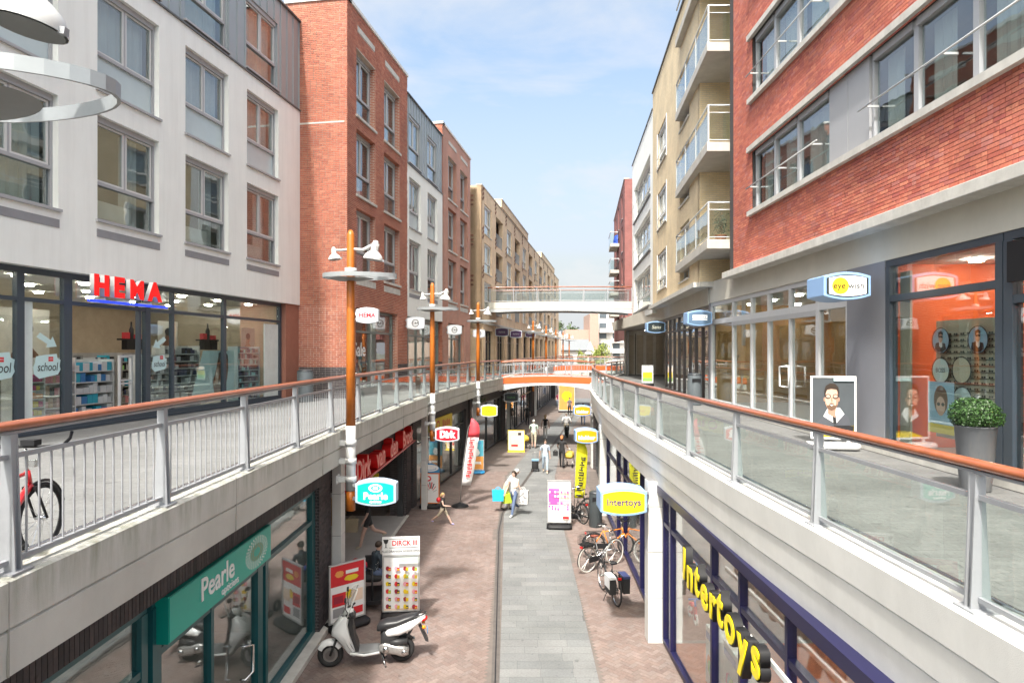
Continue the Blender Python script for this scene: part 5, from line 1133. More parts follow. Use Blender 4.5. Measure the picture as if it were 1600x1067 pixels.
# white concrete columns at the walkway edges
COLM = M('white_column_panel', (0.60, 0.595, 0.575), 0.7, var=0.05, scale=2)
def column(x, Y, top, label, rot=0.0, w=0.30, d=0.34):
    t = thing('column', label, 'column', (x, Y, 0), rot, 'white concrete columns carrying the walkways')
    z = 0.0
    while z < top-0.05:
        z1 = min(z+0.92, top); b = MB(COLM); b.box(-w/2, w/2, -d/2, d/2, z+0.006, z1-0.006); b.build('column_panel', t, bevel=0.006); z = z1
    MB(M('joint_grey', (0.2, .2, .2))).box(-w/2+.012, w/2-.012, -d/2+.012, d/2-.012, 0, top).build('core', t)
for (x, Y, l) in ((-3.86, 14.25, 'white column between the optician shop and the supermarket entrance'), (-3.28, 24.0, 'white column right of the supermarket entrance, left side'), (-1.92, 33.15, 'white column behind the third lamp post, left side'), (-0.25, 42.8, 'white column supporting the left end of the orange footbridge'), (2.15, 58.8, 'first white column seen beyond the orange footbridge, left side'), (5.5, 80.2, 'farthest white column on the left, near the vanishing point')):
    column(x, Y, 3.66, l, w=0.2)
for (x, Y, l) in ((2.90, 13.1, 'large white panelled column holding the yellow lens-shaped sign'), (3.30, 23.1, 'white panelled column behind the nearer orange oval sign'), (4.15, 32.5, 'slim white column by the farther orange oval sign'), (5.4, 42.0, 'white column under the right end of the orange footbridge'), (2.95, 3.2, 'white column nearest the camera under the right walkway, out of frame')):
    if Y > 5: column(x, Y, 3.28, l, w=0.30)
# right-hand street shops (local x runs towards us)
TOY = MIX+[BLU[0], BLU[2], BLU[2], M('red_box')]
it, il = under_shop('toy_shop', 'toy shop front with dark violet frames under the right walkway, foreground', 2.97, 2.5, 2.93, 12.95, NAVYF, [.06, .30, .415, .555, .78], lintel=3.05, top=3.2, side=-1, piers=False, lintelm=NAVYF, wallm=M('toy_shop_wall', (0.36, 0.27, 0.23)), trans=(2.45,), lights=2, strength=14)
tf, tl = under_shop('toy_shop', 'second bay of the toy shop with violet posts, behind the parked bicycles', 2.93, 13.2, 3.27, 22.9, NAVYF, [.3, .45, .75], lintel=3.1, top=3.2, side=-1, piers=False, lintelm=NAVYF, wallm=M('toy_shop_wall'), lights=2, strength=6)
under_shop('street_shop', 'homeware shop front behind the orange oval signs, right side', 3.37, 23.2, 4.1, 32.4, DKGREY, [.2, .5, .8], lintel=3.1, top=3.2, side=-1, lights=1)
under_shop('street_shop', 'shop front curving away beneath the right walkway past the oval signs', 4.25, 32.6, 6.6, 44, DKGREY, [.2, .5, .8], lintel=3.1, top=3.2, side=-1, lights=1)
YELL = M('yellow_letter_face', (0.85, 0.68, 0.0), 0.35, var=0.02)
t = thing('shop_lettering', 'slanting row of yellow raised letters with black sides on the toy shop', 'sign', (2.86, 9.98, 2.46), R(-90)+R(0.0))
x = 0.0
for i, (ch, w) in enumerate(zip('Intertoys', (0.22, 0.42, 0.30, 0.42, 0.31, 0.31, 0.45, 0.43, 0.40))):
    z = 0.10 + (0.05 if ch in 'Itl' else 0) + (-0.06 if ch == 'y' else 0) - (0.02*i if False else 0)
    r_ = (random.Random(i).uniform(-3, 3))
    a = put('letter', text_mesh(ch, 0.66, 0.012, YELL, 0.016), t, (x+w/2, -0.208, z)); a.rotation_euler = (0, R(r_), 0)
    c = put('letter_side', text_mesh(ch, 0.66, 0.11, BLACK, 0.040), t, (x+w/2, -0.145, z)); c.rotation_euler = (0, R(r_), 0); x += w*0.98
MB(M('white_box')).box(-0.1, x+0.4, -0.03, 0.0, 0.0, 0.06).build('mounting_rail', t)
# toys behind the glass
for i, (Y, z, l) in enumerate(((12.1, 1.55, 'upper red and blue toy bicycle hung in the toy shop window'), (12.2, 0.75, 'lower red toy bicycle standing in the toy shop window'))):
    t = thing('toy_bicycle', l, 'toy', (3.45, Y, z), R(-90)); rd = M('toy_red', (0.6, 0.02, 0.03), 0.35)
    for q in (-0.2, 0.2): MB(M('toy_white', (.7, .7, .7))).circle((q, 0, 0.12), 0.09, 0.022, 'y', 16).build('wheel', t)
    MB(rd).tube([(-0.2, 0, 0.12), (-0.05, 0, 0.15), (0.15, 0, 0.35), (0.2, 0, 0.12)], 0.03, 8).build('frame', t); MB(M('toy_blue', (0.05, .2, .6))).tube([(0.15, 0, .35), (.12, 0, .48)], .02, 8).tube([(.12, -.12, .48), (.12, .12, .48)], .018, 8).build('handlebar', t)
    MB(rd).loft([(-.2, 0, .3, .03, .02), (-.1, 0, .31, .06, .03), (0, 0, .3, .03, .02)], 10).build('saddle', t)
for i, (Y, w, h, l) in enumerate(((11.3, .75, 1.0, 'large printed toy box with green and yellow picture, toy shop window'), (10.35, .65, 1.15, 'tall pale toy box beside the violet post in the toy shop window'), (9.3, .9, .6, 'low white toy box in the nearest part of the toy shop window'))):
    t = thing('toy_box', l, 'box', (3.42, Y, 0.1), R(-90)); MB(M('toy_box_card', (0.52, 0.60, 0.60), 0.6)).box(0, w, 0, 0.4, 0, h).build('box', t)
    r = random.Random(i+2); print_on(t, -0.001, [(blob(w*r.uniform(.3, .7), h*r.uniform(.25, .7), w*.22, h*.14, k), r.choice(MIX)) for k in range(7)] + [(rect(.05, w-.05, h-.2, h-.08), BLU[1])])
MB(M('shop_floor_red', (0.42, 0.15, 0.08), 0.4)).box(3.14, 7, 2.5, 12.8, 0.02, 0.07).build('shop_floor', it.parent if False else None); fo = bpy.data.objects['shop_floor']
for o in [o for o in bpy.data.objects if o.name.startswith('shop_floor') and o.parent is None]:
    o.parent = it; o.matrix_parent_inverse = parent_matrix(it).inverted()
# ================================================================== footbridges
def bridge(name, label, A, B, dpt, zfl, arch, beam_t, col_up, col_dn, hr, step, glass_, wedge=0.0, far=True):
    """A, B: plan points of the near edge; zfl floor height at the ends"""
    A, B = Vector(A), Vector(B); d = B-A; L_ = d.length; t = thing(name, label, 'bridge', (A.x, A.y, zfl), math.atan2(d.y, d.x))
    n = 24; xs = [L_*i/n for i in range(n+1)]; cam_ = lambda x: arch*4*(x/L_)*(1-x/L_)
    def strip(y0, y1, zt, zb, mat, nm_):
        b = MB(mat)
        for i in range(n):
            x0, x1 = xs[i], xs[i+1]
            b.add([(x0, y0, zb(x0)), (x1, y0, zb(x1)), (x1, y1, zb(x1)), (x0, y1, zb(x0)), (x0, y0, zt(x0)), (x1, y0, zt(x1)), (x1, y1, zt(x1)), (x0, y1, zt(x0))], [(0, 3, 2, 1), (4, 5, 6, 7), (0, 1, 5, 4), (2, 3, 7, 6)])
        b.add([(0, y0, zb(0)), (0, y1, zb(0)), (0, y1, zt(0)), (0, y0, zt(0))], [(3, 2, 1, 0)]); b.add([(L_, y0, zb(L_)), (L_, y1, zb(L_)), (L_, y1, zt(L_)), (L_, y0, zt(L_))], [(0, 1, 2, 3)])
        return b.build(nm_, t)
    strip(0.1, dpt-0.1, cam_, lambda x: cam_(x)-0.12, M('bridge_floor', (0.3, 0.3, 0.3), .8), 'floor')
    for k, (ya, yb) in enumerate(((0, 0.1), (dpt-0.1, dpt))):
        strip(ya-0.02, yb, lambda x: cam_(x)+0.08, lambda x: cam_(x)-beam_t[0], col_up, 'edge_beam')
        strip(ya+0.0, yb, lambda x: cam_(x)-beam_t[0]-0.01, lambda x: cam_(x)-beam_t[0]-0.02-beam_t[1]+wedge*(1-abs(2*x/L_-1)**2.2), col_dn, 'arched_girder')
    strip(0.12, dpt-0.12, lambda x: cam_(x)-0.14, lambda x: cam_(x)-beam_t[0]-0.08, M('bridge_soffit', (0.22, 0.22, 0.22)), 'soffit')
    for y in ((0.05, dpt-0.05) if far else (0.05,)):
        b = MB(WOOD); b.smooth = True; b.tube([(x, y, cam_(x)+hr) for x in xs], 0.042, 8); b.build('handrail', t)
        b = MB(GALV); b.tube([(x, y, cam_(x)+hr-0.2) for x in xs], 0.018, 6); b.build('mid_rail', t); b = MB(GALV); b.tube([(x, y, cam_(x)+0.16) for x in xs], 0.02, 6); b.build('bottom_rail', t)
        k = max(2, round(L_/step)); pm = MB(GALV).box(-0.03, 0.03, -0.03, 0.03, 0.0, hr-0.03).mesh('post')
        for i in range(k+1): put('post', pm, t, (L_*i/k, y, cam_(L_*i/k)))
        if glass_:
            for i in range(k):
                x0, x1 = L_*i/k+.06, L_*(i+1)/k-.06; MB(glass_).box(x0, x1, y-.006, y+.006, cam_(x0)+.2, cam_(x0)+hr-.25).build('glass_panel', t)
        else:
            bm = MB(GALV).box(-.008, .008, -.008, .008, 0.16, hr-.2).mesh('baluster'); x = 0.12
            while x < L_: put('baluster', bm, t, (x, y, cam_(x))); x += 0.16
    return t
ORB = M('orange_bridge_beam', (0.72, 0.13, 0.035), 0.45, var=0.05); PALES = M('pale_steel_girder', (0.60, 0.63, 0.64), 0.5, var=0.05)
bridge('footbridge', 'low arched footbridge with orange edge beam spanning the street', (-0.75, 38.4), (5.0, 38.4), 4.2, 4.22, 0.10, (0.28, 0.42), ORB, PALES, 1.02, 1.42, None, wedge=0.27)
bridge('footbridge', 'second, farther orange-edged footbridge behind the first', (4.3, 68), (12.6, 66), 4.0, 4.2, 0.10, (0.36, 0.5), ORB, PALES, 1.02, 1.6, None, wedge=0.3)
ub = bridge('footbridge', 'upper footbridge with frosted glass sides joining the upper storeys', (-3.2, 45.5), (8.35, 44.6), 2.6, 9.27, 0.05, (0.40, 0.30), M('bridge_cream_beam', (0.56, 0.55, 0.49), .7), PALES, 1.12, 1.62, glass('frosted_bridge_glass', (0.86, 0.89, 0.88), 0.08, 0.6, 0.25), wedge=0.16)
# ================================================================== lamp posts
def lamp_post(label, x, Y, rz=0.0):
    t = thing('lamp_post', label, 'street lamp', (x, Y, 2.75), rz, 'orange wooden lamp posts along the left walkway')
    MB(PWOOD).tube([(0, 0, 0), (0, 0, 0.40)], 0.088, 16).build('pole_foot', t)
    MB(PALEM).tube([(0, 0, 0.40), (0, 0, 1.68)], 0.098, 18).build('steel_sleeve', t)
    b = MB(PWOOD); b.tube([(0, 0, 1.68), (0, 0, 3.2), (0, 0, 5.45), (0, 0, 5.55)], [0.094, 0.086, 0.074, 0.04], 16); b.build('pole', t)
    for z in (0.62, 0.98, 1.34):
        b = MB(PALEM); b.tube([(0, 0, z-0.055), (0, 0, z+0.055)], 0.115, 18); b.box(-0.26, -0.05, -0.05, 0.05, z-0.05, z+0.05); b.box(-0.27, -0.24, -0.1, 0.1, z-0.08, z+0.08); b.build('clamp', t)
    # boomerang-shaped ring with a shallow perforated dish
    import math as m_
    N_ = 36; outer = []
    for i in range(N_):
        a = 2*m_.pi*i/N_; rx = 0.92 if m_.cos(a) > 0 else 0.55; outer.append((rx*m_.cos(a)*abs(m_.cos(a))**0.0, 0.45*m_.sin(a)*(1-0.12*abs(m_.cos(a)))))
    z0 = 4.60; b = MB(M('ring_grey_metal', (0.30, 0.32, 0.335), .45, metal=.2))
    for i in range(N_):
        (ax, ay), (bx, by) = outer[i], outer[(i+1) % N_]; w = 0.975
        b.add([(ax, ay, z0), (bx, by, z0), (bx, by, z0+0.085), (ax, ay, z0+0.085), (ax*w, ay*w, z0), (bx*w, by*w, z0), (bx*w, by*w, z0+0.085), (ax*w, ay*w, z0+0.085)], [(0, 1, 2, 3), (5, 4, 7, 6), (3, 2, 6, 7), (1, 0, 4, 5)])
    b.build('ring', t)
    b = MB(M('dish_grey_metal', (0.20, 0.22, 0.225), 0.5, metal=0.3)); b.smooth = True; vs = []; fs = []; K = 5
    for k in range(K+1):
        f = k/K
        for i in range(N_): vs.append((outer[i][0]*0.60*f - 0.10, outer[i][1]*0.86*f, z0-0.01 - 0.05*(1-f*f)))
    for k in range(K):
        for i in range(N_): fs.append((k*N_+i, (k+1)*N_+i, (k+1)*N_+(i+1) % N_, k*N_+(i+1) % N_))
    b.add(vs, fs)
    b.build('dish', t)
    MB(PALEM).tube([(0, 0, 4.68), (0, 0, 4.80)], 0.12, 14).build('ring_clamp', t)
    for (hx, hy, sc_, zz) in ((-0.33, 0.05, 0.58, 4.98), (0.45, -0.04, 0.90, 4.96)):
        b = MB(PALEM); b.tube([(0, 0, 5.18), (hx*0.55, hy*0.5, 5.18-0.02), (hx*0.95, hy, zz+0.32*sc_)], 0.026*sc_+.006, 8); b.build('lamp_arm', t)
        WHL = M('white_lamp_shade', (0.56, 0.56, 0.55), 0.35, var=0.06, scale=6)
        pr = [(0.215, 0.0), (0.212, 0.04), (0.18, 0.11), (0.115, 0.17), (0.075, 0.20), (0.07, 0.32), (0.065, 0.38), (0.045, 0.42), (0.0, 0.435)]
        b = MB(WHL); b.lathe([(r*sc_, h*sc_) for r, h in pr], (0, 0, 0), 22, cap=False); sh = b.build('lamp_shade', t, (hx, hy, zz)); sh.rotation_euler = (0, R(9 if hx > 0 else -6), 0)
        b = MB(M('lamp_inner_grey', (0.16, 0.165, 0.16), 0.35)); b.lathe([(0.0, 0.06*sc_), (0.11*sc_, 0.05*sc_), (0.20*sc_, -0.004)], (0, 0, 0), 22); b.build('reflector', sh)
        b = MB(WHL)
        for i in range(12):
            a = i*m_.pi/6; b.box(-0.004, 0.004, 0.068*sc_, 0.084*sc_, 0.21*sc_, 0.36*sc_)
            b.xf(Matrix.Rotation(a, 4, 'Z'), len(b.v)-8)
        b.build('cooling_fin', sh)['kind'] = 'stuff'
        MB(GALV).box(0.20*sc_, 0.245*sc_, -0.02, 0.02, -0.01, 0.03).build('latch', sh)
    return t
lamp_post('nearest lamp post with only its lamp head and ring at the top left', -3.16, 3.62)
for (x, Y, l) in ((-3.20, 12.7, 'tall lamp post holding the teal oval optician sign'), (-2.80, 22.5, 'second full lamp post, holding the red and white sign'), (-1.67, 31.5, 'third full lamp post, beside the yellow sign'), (1.67, 50.5, 'lamp post just beyond the footbridges, leftmost of the far row'), (3.2, 60, 'second lamp post of the far row beyond the footbridges'), (4.76, 69.5, 'third lamp post of the far row beyond the footbridges'), (6.3, 79, 'fourth lamp post of the far row beyond the footbridges'), (7.9, 88.5, 'farthest lamp post, standing clear against the sky')):
    lamp_post(l, x, Y)
# ================================================================== lens-shaped projecting signs
def lens(w, h, bulge): 
    n = 10; p = []
    for i in range(n+1): u = -w/2 + w*i/n; p.append((u, h/2-bulge+bulge*(1-(2*u/w)**2)))
    for i in range(n+1): u = w/2 - w*i/n; p.append((u, -h/2+bulge-bulge*(1-(2*u/w)**2)))
    return p
def light_box(label, x, Y, z, body, face, draw, w=0.80, h=0.52, dep=0.26, side=1, rz=0.0, rim=None):
    """side: +1 fixed at its left edge, -1 at its right edge (x is the fixed edge)"""
    t = thing('projecting_sign', label, 'sign', (x, Y, z), rz, None); cx = side*(w/2+0.04)
    o = MB(body).prism([(u+cx, v) for u, v in lens(w, h, 0.075)], -dep/2, dep/2).build('sign_box', t, bevel=0.012)
    MB(face).prism([(u+cx, v) for u, v in lens(w-0.10, h-0.10, 0.06)], -dep/2-0.006, -dep/2+0.002).build('face', t)
    MB(GALV).box(-0.03, 0.05, -0.04, 0.04, -0.16, -0.10).build('bracket', t); MB(GALV).box(-0.03, 0.05, -0.04, 0.04, 0.10, 0.16).build('bracket', t)
    draw(t, cx, -dep/2-0.010); return t
SIL = M('sign_silver_blue', (0.42, 0.52, 0.66), 0.35, var=0.02); SBLU = M('sign_light_blue', (0.26, 0.42, 0.68), 0.35, var=0.02); SWH = M('sign_white_body', (0.62, 0.66, 0.72), 0.35, var=0.02)
FTEAL = emit('lit_teal', (0.0, 0.44, 0.35), 0.12); FRED = emit('lit_red', (0.62, 0.005, 0.02), 0.12); FYEL = emit('lit_yellow', (0.80, 0.66, 0.01), 0.12); FORA = emit('lit_orange', (0.80, 0.30, 0.0), 0.10); FWHI = emit('lit_white', (0.80, 0.80, 0.80), 0.15); FBLK = M('sign_black', (0.02, 0.03, 0.035), 0.4)
LW_ = emit('lit_white_letter', (0.9, 0.9, 0.9), 0.2)
def d1(t, c, y): text(t, 'Pearle', c, y, -0.06, 0.19, 0.006, LW_, bold=0.006); text(t, 'opticiens', c, y, -0.165, 0.065, 0.006, LW_, bold=0.002); print_on(t, y+.003, [(ell(c, 0.10, 0.135, 0.08), LW_), (ell(c, 0.10, 0.09, 0.05), FTEAL), (ell(c, 0.10, 0.05, 0.03), LW_)])
light_box('teal oval optician sign with white lettering on the tall lamp post', -3.10, 12.6, zg(-0.219*12.6), SIL, FTEAL, d1)
def d2(t, c, y): text(t, 'Dirk', c, y, -0.0, 0.32, 0.006, LW_, bold=0.022, sx=0.85)
light_box('red oval sign with thick white lettering on the second lamp post', -2.72, 22.4, zg(-0.129*22.4), SWH, FRED, d2, w=0.84)
def d3(t, c, y): text(t, 'Etos', c, y, 0.0, 0.20, 0.006, M('sign_orange_script', (.6, .1, .0)), shear=0.3)
light_box('yellow oval sign with orange script on the third lamp post', -1.57, 31.4, zg(-0.0925*31.4), SWH, FYEL, d3, w=0.82, h=0.60)
def d4(t, c, y): scribble(t, c, y, 0, .5, .12, M('sign_green_text', (0.1, 0.25, 0.08)), 6, 5)
light_box('black oval sign in a pale frame below the orange footbridge', -0.55, 39.5, zg(-0.0715*39.5), SWH, FBLK, d4, w=0.92, h=0.60)
def d5(t, c, y):
    text(t, 'Intertoys', c+0.0, y, 0.0, 0.185, 0.006, M('toy_sign_violet', (0.09, 0.05, 0.16)), bold=0.004)
light_box('light blue and yellow lens sign of the toy shop on the white column', 2.70, 12.9, zg(-0.230*12.9), SBLU, FYEL, d5, w=0.92, h=0.54, side=-1, dep=0.62)
def d6(t, c, y): text(t, 'blokker', c, y, -0.05, 0.19, 0.006, LW_, bold=0.008)
light_box('nearer orange lens sign with white lettering, right side of the street', 3.08, 22.9, zg(-0.131*22.9), SBLU, FORA, d6, side=-1, dep=0.55, w=0.8)
light_box('farther orange lens sign with white lettering, right side of the street', 3.96, 32.0, zg(-0.092*32.0), SBLU, FORA, d6, side=-1, dep=0.55, w=0.86)
def d7(t, c, y):
    print_on(t, y+.004, [(ell(c-0.13, 0.0, 0.15, 0.15), emit('lit_sun_yellow', (.85, .56, .02), .1))]); text(t, 'eye', c-0.15, y, 0.0, 0.16, 0.006, M('eye_text', (0.03, 0.025, 0.01))); text(t, 'wish', c+0.15, y, 0.0, 0.16, 0.006, INK); text(t, 'opticiens', c+0.22, y, -0.10, 0.045, 0.004, PGRY)
light_box('blue framed white sign with yellow sun disc above the right-hand doors', 6.42, 11.7, zg(0.099*11.75), SBLU, FBLK, lambda t, c, y: (MB(FWHI).prism([(u+c, v) for u, v in lens(0.66, 0.36, 0.04)], y-0.002, y+0.006).build('white_panel', t), d7(t, c, y-0.006)), w=0.84, h=0.50, side=-1, dep=0.66)
def d8(t, c, y): MB(LW_).box(c-.24, c+.24, y-.002, y, -0.005, 0.095).build('label', t); scribble(t, c, y-.005, .045, .42, .07, INK, 7, 6); MB(LW_).box(c-.24, c+.24, y-.002, y, -0.07, -0.035).build('label', t)
light_box('light blue sign with white bar lettering beyond the pale doors, right walkway', 6.60, 21.2, zg(0.0515*21.2), SBLU, M('sign_steel_blue', (.1, .17, .27)), d8, side=-1, dep=0.5, w=0.82)
def d9(t, c, y): text(t, 'Sens', c, y, 0, 0.24, 0.004, M('sign_cream', (.6, .6, .5)), shear=.2)
light_box('black sign with pale script at the start of the covered passage', 7.22, 30.2, zg(0.0375*30.2), SBLU, FBLK, d9, side=-1, dep=0.5, w=0.86, h=.56)
def dca(t, c, y): b = MB(INK); b.circle((c, y, 0), 0.155, 0.014, 'y', 28, 4); b.circle((c, y, 0), 0.13, 0.006, 'y', 28, 4); b.build('round_emblem', t); text(t, 'C&A', c, y, 0, 0.13, 0.004, INK, bold=.003)
def dhe(t, c, y): text(t, 'HEMA', c, y, 0, 0.22, 0.004, M('letter_red_soft', (.6, .02, .05)), bold=.008)
def onL(Y): return RC0+0.163*Y+0.02
for (Y, dr, l) in ((23.15, dhe, 'white sign with pink-red lettering at the corner of the nearer orange brick house'), (28.7, dca, 'white sign with round clothing emblem between the first brick and white houses'), (35.6, dca, 'white sign with round emblem on the second orange brick house'), (41.9, dca, 'white sign with round emblem beside the tan building, behind the third lamp')):
    light_box(l, onL(Y)+0.06, Y, zg((0.056 if Y < 25 else (0.044 if Y < 30 else (.0335 if Y < 38 else .028)))*Y), SWH, FWHI, dr, w=0.80, h=0.58, dep=0.24)
for (Y, l) in ((47.4, 'dark sign at the first shop of the tan building'), (54.0, 'dark oval sign at the second shop of the tan building'), (63.0, 'dark oval sign at a far shop of the tan building')):
    light_box(l, TC0+0.163*Y+0.0, Y, zg(0.030*Y if Y < 50 else 0.027*Y), SWH, M('sign_plum', (.05, .02, .07)), lambda t, c, y: scribble(t, c, y, 0, .5, .13, PGRY, 5, 7), w=1.0, h=.66)
# ================================================================== far background
FB = thing('distant_flats', 'white and brown stepped apartment block in the far distance', 'building', (22, 158, 0), 0); FWALL = M('far_white_wall', (0.62, 0.60, 0.58), .85); FBR = M('far_brown_wall', (0.38, 0.27, 0.22), .85); DKW = M('far_window', (0.10, 0.12, 0.14), .2); 
b = MB(FWALL); b.box(-1, 16, 0, 20, 0, 13.2); b.box(-1, 7, 0, 14, 13.2, 16.0); b.build('wall', FB); b = MB(FBR); b.box(-9, -3.2, -2, 12, 0, 11.2); b.box(-3.2, -1.0, -3, 10, 0, 15); b.build('brown_wall', FB); MB(FWALL).box(-11.5, -9, 0, 10, 0, 10).build('side_wing', FB)
wm = MB(DKW).box(0, 1.7, -0.05, 0.02, 0, 1.3).mesh('window'); bm = MB(FWALL).box(-.2, 2.9, -1.1, 0, 0, 1.0).mesh('balcony')
for k in range(6):
    for i in range(5):
        z = 1.6+k*2.5
        if z > 12 and i > 2: continue
        put('window', wm, FB, (-0.4+i*3.3, 0, z)); 
        if (i+k) % 2 == 0 or i == 1: put('balcony', bm, FB, (-.6+i*3.3, 0, z-1.1))
for k in range(4): put('balcony', bm, FB, (-11.9, 0, 1.4+k*2.5)); put('window', wm, FB, (-11.2, 0, 2.4+k*2.5))
t = thing('distant_house', 'grey roofed house with pale gable between trees at the end of the street', 'house', (13, 150, 0)); MB(M('far_house_wall', (.5, .48, .44))).box(-4, 5, 0, 8, 0, 6.2).build('wall', t); MB(M('far_roof', (.16, .17, .18), .8)).prism([(-0.6, 6.2), (8.6, 6.2), (4, 8.8)], -4.4, 5.4, 'x').build('roof', t); MB(M('far_gable', (.62, .6, .56))).prism([(4.0, 5.2), (6.6, 5.2), (5.3, 8.3)], -0.4, 0, 'y').build('gable', t)
for k in range(3): put('window', wm, t, (-3+k*2.6, 0, 3.6))
LEAF = M('tree_leaf', (0.075, 0.11, 0.045), .7, var=.25, scale=.6, island=.35); LEAF2 = M('lime_leaf', (0.20, 0.24, 0.04), .7, var=.25, scale=.6, island=.35); BARK = M('bark', (.09, .07, .05), .9)
def tree(label, x, Y, h, rad, leaf, seed, conifer=False):
    t = thing('tree', label, 'tree', (x, Y, 0)); r = random.Random(seed); b = MB(BARK); b.tube([(0, 0, 0), (.1, 0, h*.35), (0, .1, h*.8)], [h*.03, h*.022, h*.008], 7)
    for i in range(5): a = r.uniform(0, 6.28); z = h*r.uniform(.3, .6); b.tube([(0, 0, z), (rad*.6*math.cos(a), rad*.6*math.sin(a), z+h*.2)], [h*.012, h*.004], 5)
    b.build('trunk', t); vs = []; n = 1500; cl = [(r.gauss(0, .42), r.gauss(0, .42), r.uniform(.32, .95)) for _ in range(26)]
    rs_ = np.random.RandomState(seed); V = []
    for _ in range(n):
        c = cl[r.randrange(26)]; k = (1.15-c[2])*1.3 if conifer else math.sqrt(max(.05, 1-((c[2]-.62)/.42)**2))
        p = np.array([c[0]*rad*k, c[1]*rad*k, c[2]*h]) + rs_.normal(0, 1, 3)*rad*.13; s = h*.022
        u = rs_.normal(0, 1, 3); u /= np.linalg.norm(u); w = np.cross(u, rs_.normal(0, 1, 3)); w /= np.linalg.norm(w); V += [p-u*s, p-w*s*.7, p+u*s, p+w*s*.7]
    put('crown', np_mesh('crown', np.array(V), np.arange(4*n).reshape(-1, 4), leaf), t)
for i, (x, Y, h, ra, lf, l) in enumerate(((12.0, 170, 13.5, 4.2, LEAF, 'leftmost dark tree at the end of the street, behind the far lamp'), (16.5, 175, 13.0, 4.0, LEAF, 'dark conical tree above the distant grey roof'), (9.2, 165, 11, 3.5, LEAF, 'dark tree partly hidden by the tan building end'), (12.8, 118, 6.0, 1.6, LEAF2, 'small lime green tree in front of the distant house'), (16.2, 120, 5.8, 1.6, LEAF2, 'lime green tree in front of the distant brown flats'), (21, 150, 8, 3.5, LEAF2, 'wide yellow-green tree below the distant flats'))): tree(l, x, Y, h, ra, lf, 50+i, lf is LEAF)
for i, (x, Y, w, h, l) in enumerate(((-12, 130, 22, 9, 'low distant block closing the street behind the tan building'), (34, 140, 20, 14, 'distant block behind the covered passage'), )):
    t = thing('distant_block', l, 'building', (x, Y, 0)); MB(FBR).box(0, w, 0, 10, 0, h).build('wall', t)
# blocks behind the camera: only reflections and side views meet them
t = thing('rear_building', 'brick building on the far side of the square behind the camera', 'building', (-15, -34, 0)); MB(TTEX).box(0, 32, 0, 10, 0, 9.5).build('wall', t); 
for k in range(3):
    for i in range(9): MB(DKW).box(1.2+i*3.4, 3.0+i*3.4, 10.0, 10.03, 1.4+k*2.9, 3.0+k*2.9).build('window', t)
# ================================================================== people
def skin_body(joints, edges):
    me = bpy.data.meshes.new('b'); me.from_pydata([j[0] for j in joints], edges, []); o = bpy.data.objects.new('b', me); COL.objects.link(o)
    o.modifiers.new('s', 'SKIN'); sv = me.skin_vertices
    if not sv:
        bm = bmesh.new(); bm.from_mesh(me); bm.verts.layers.skin.verify(); bm.to_mesh(me); bm.free()
    for i, j in enumerate(joints):
        r = j[1]; v = me.skin_vertices[0].data[i]; v.radius = r if isinstance(r, tuple) else (r, r); v.use_root = (i == 0)
    s = o.modifiers.new('d', 'SUBSURF'); s.levels = 1
    dg = bpy.context.evaluated_depsgraph_get(); out_ = bpy.data.meshes.new_from_object(o.evaluated_get(dg)); bpy.data.objects.remove(o); return out_
def cloth(n, c=(.5, .5, .5), r=.8): return M(n, c, r, var=.12, scale=14)
SKINL = M('skin_light', (0.52, 0.345, 0.275), .55, var=.04); SKIND = M('skin_tan', (0.42, 0.22, 0.14), .55, var=.04)
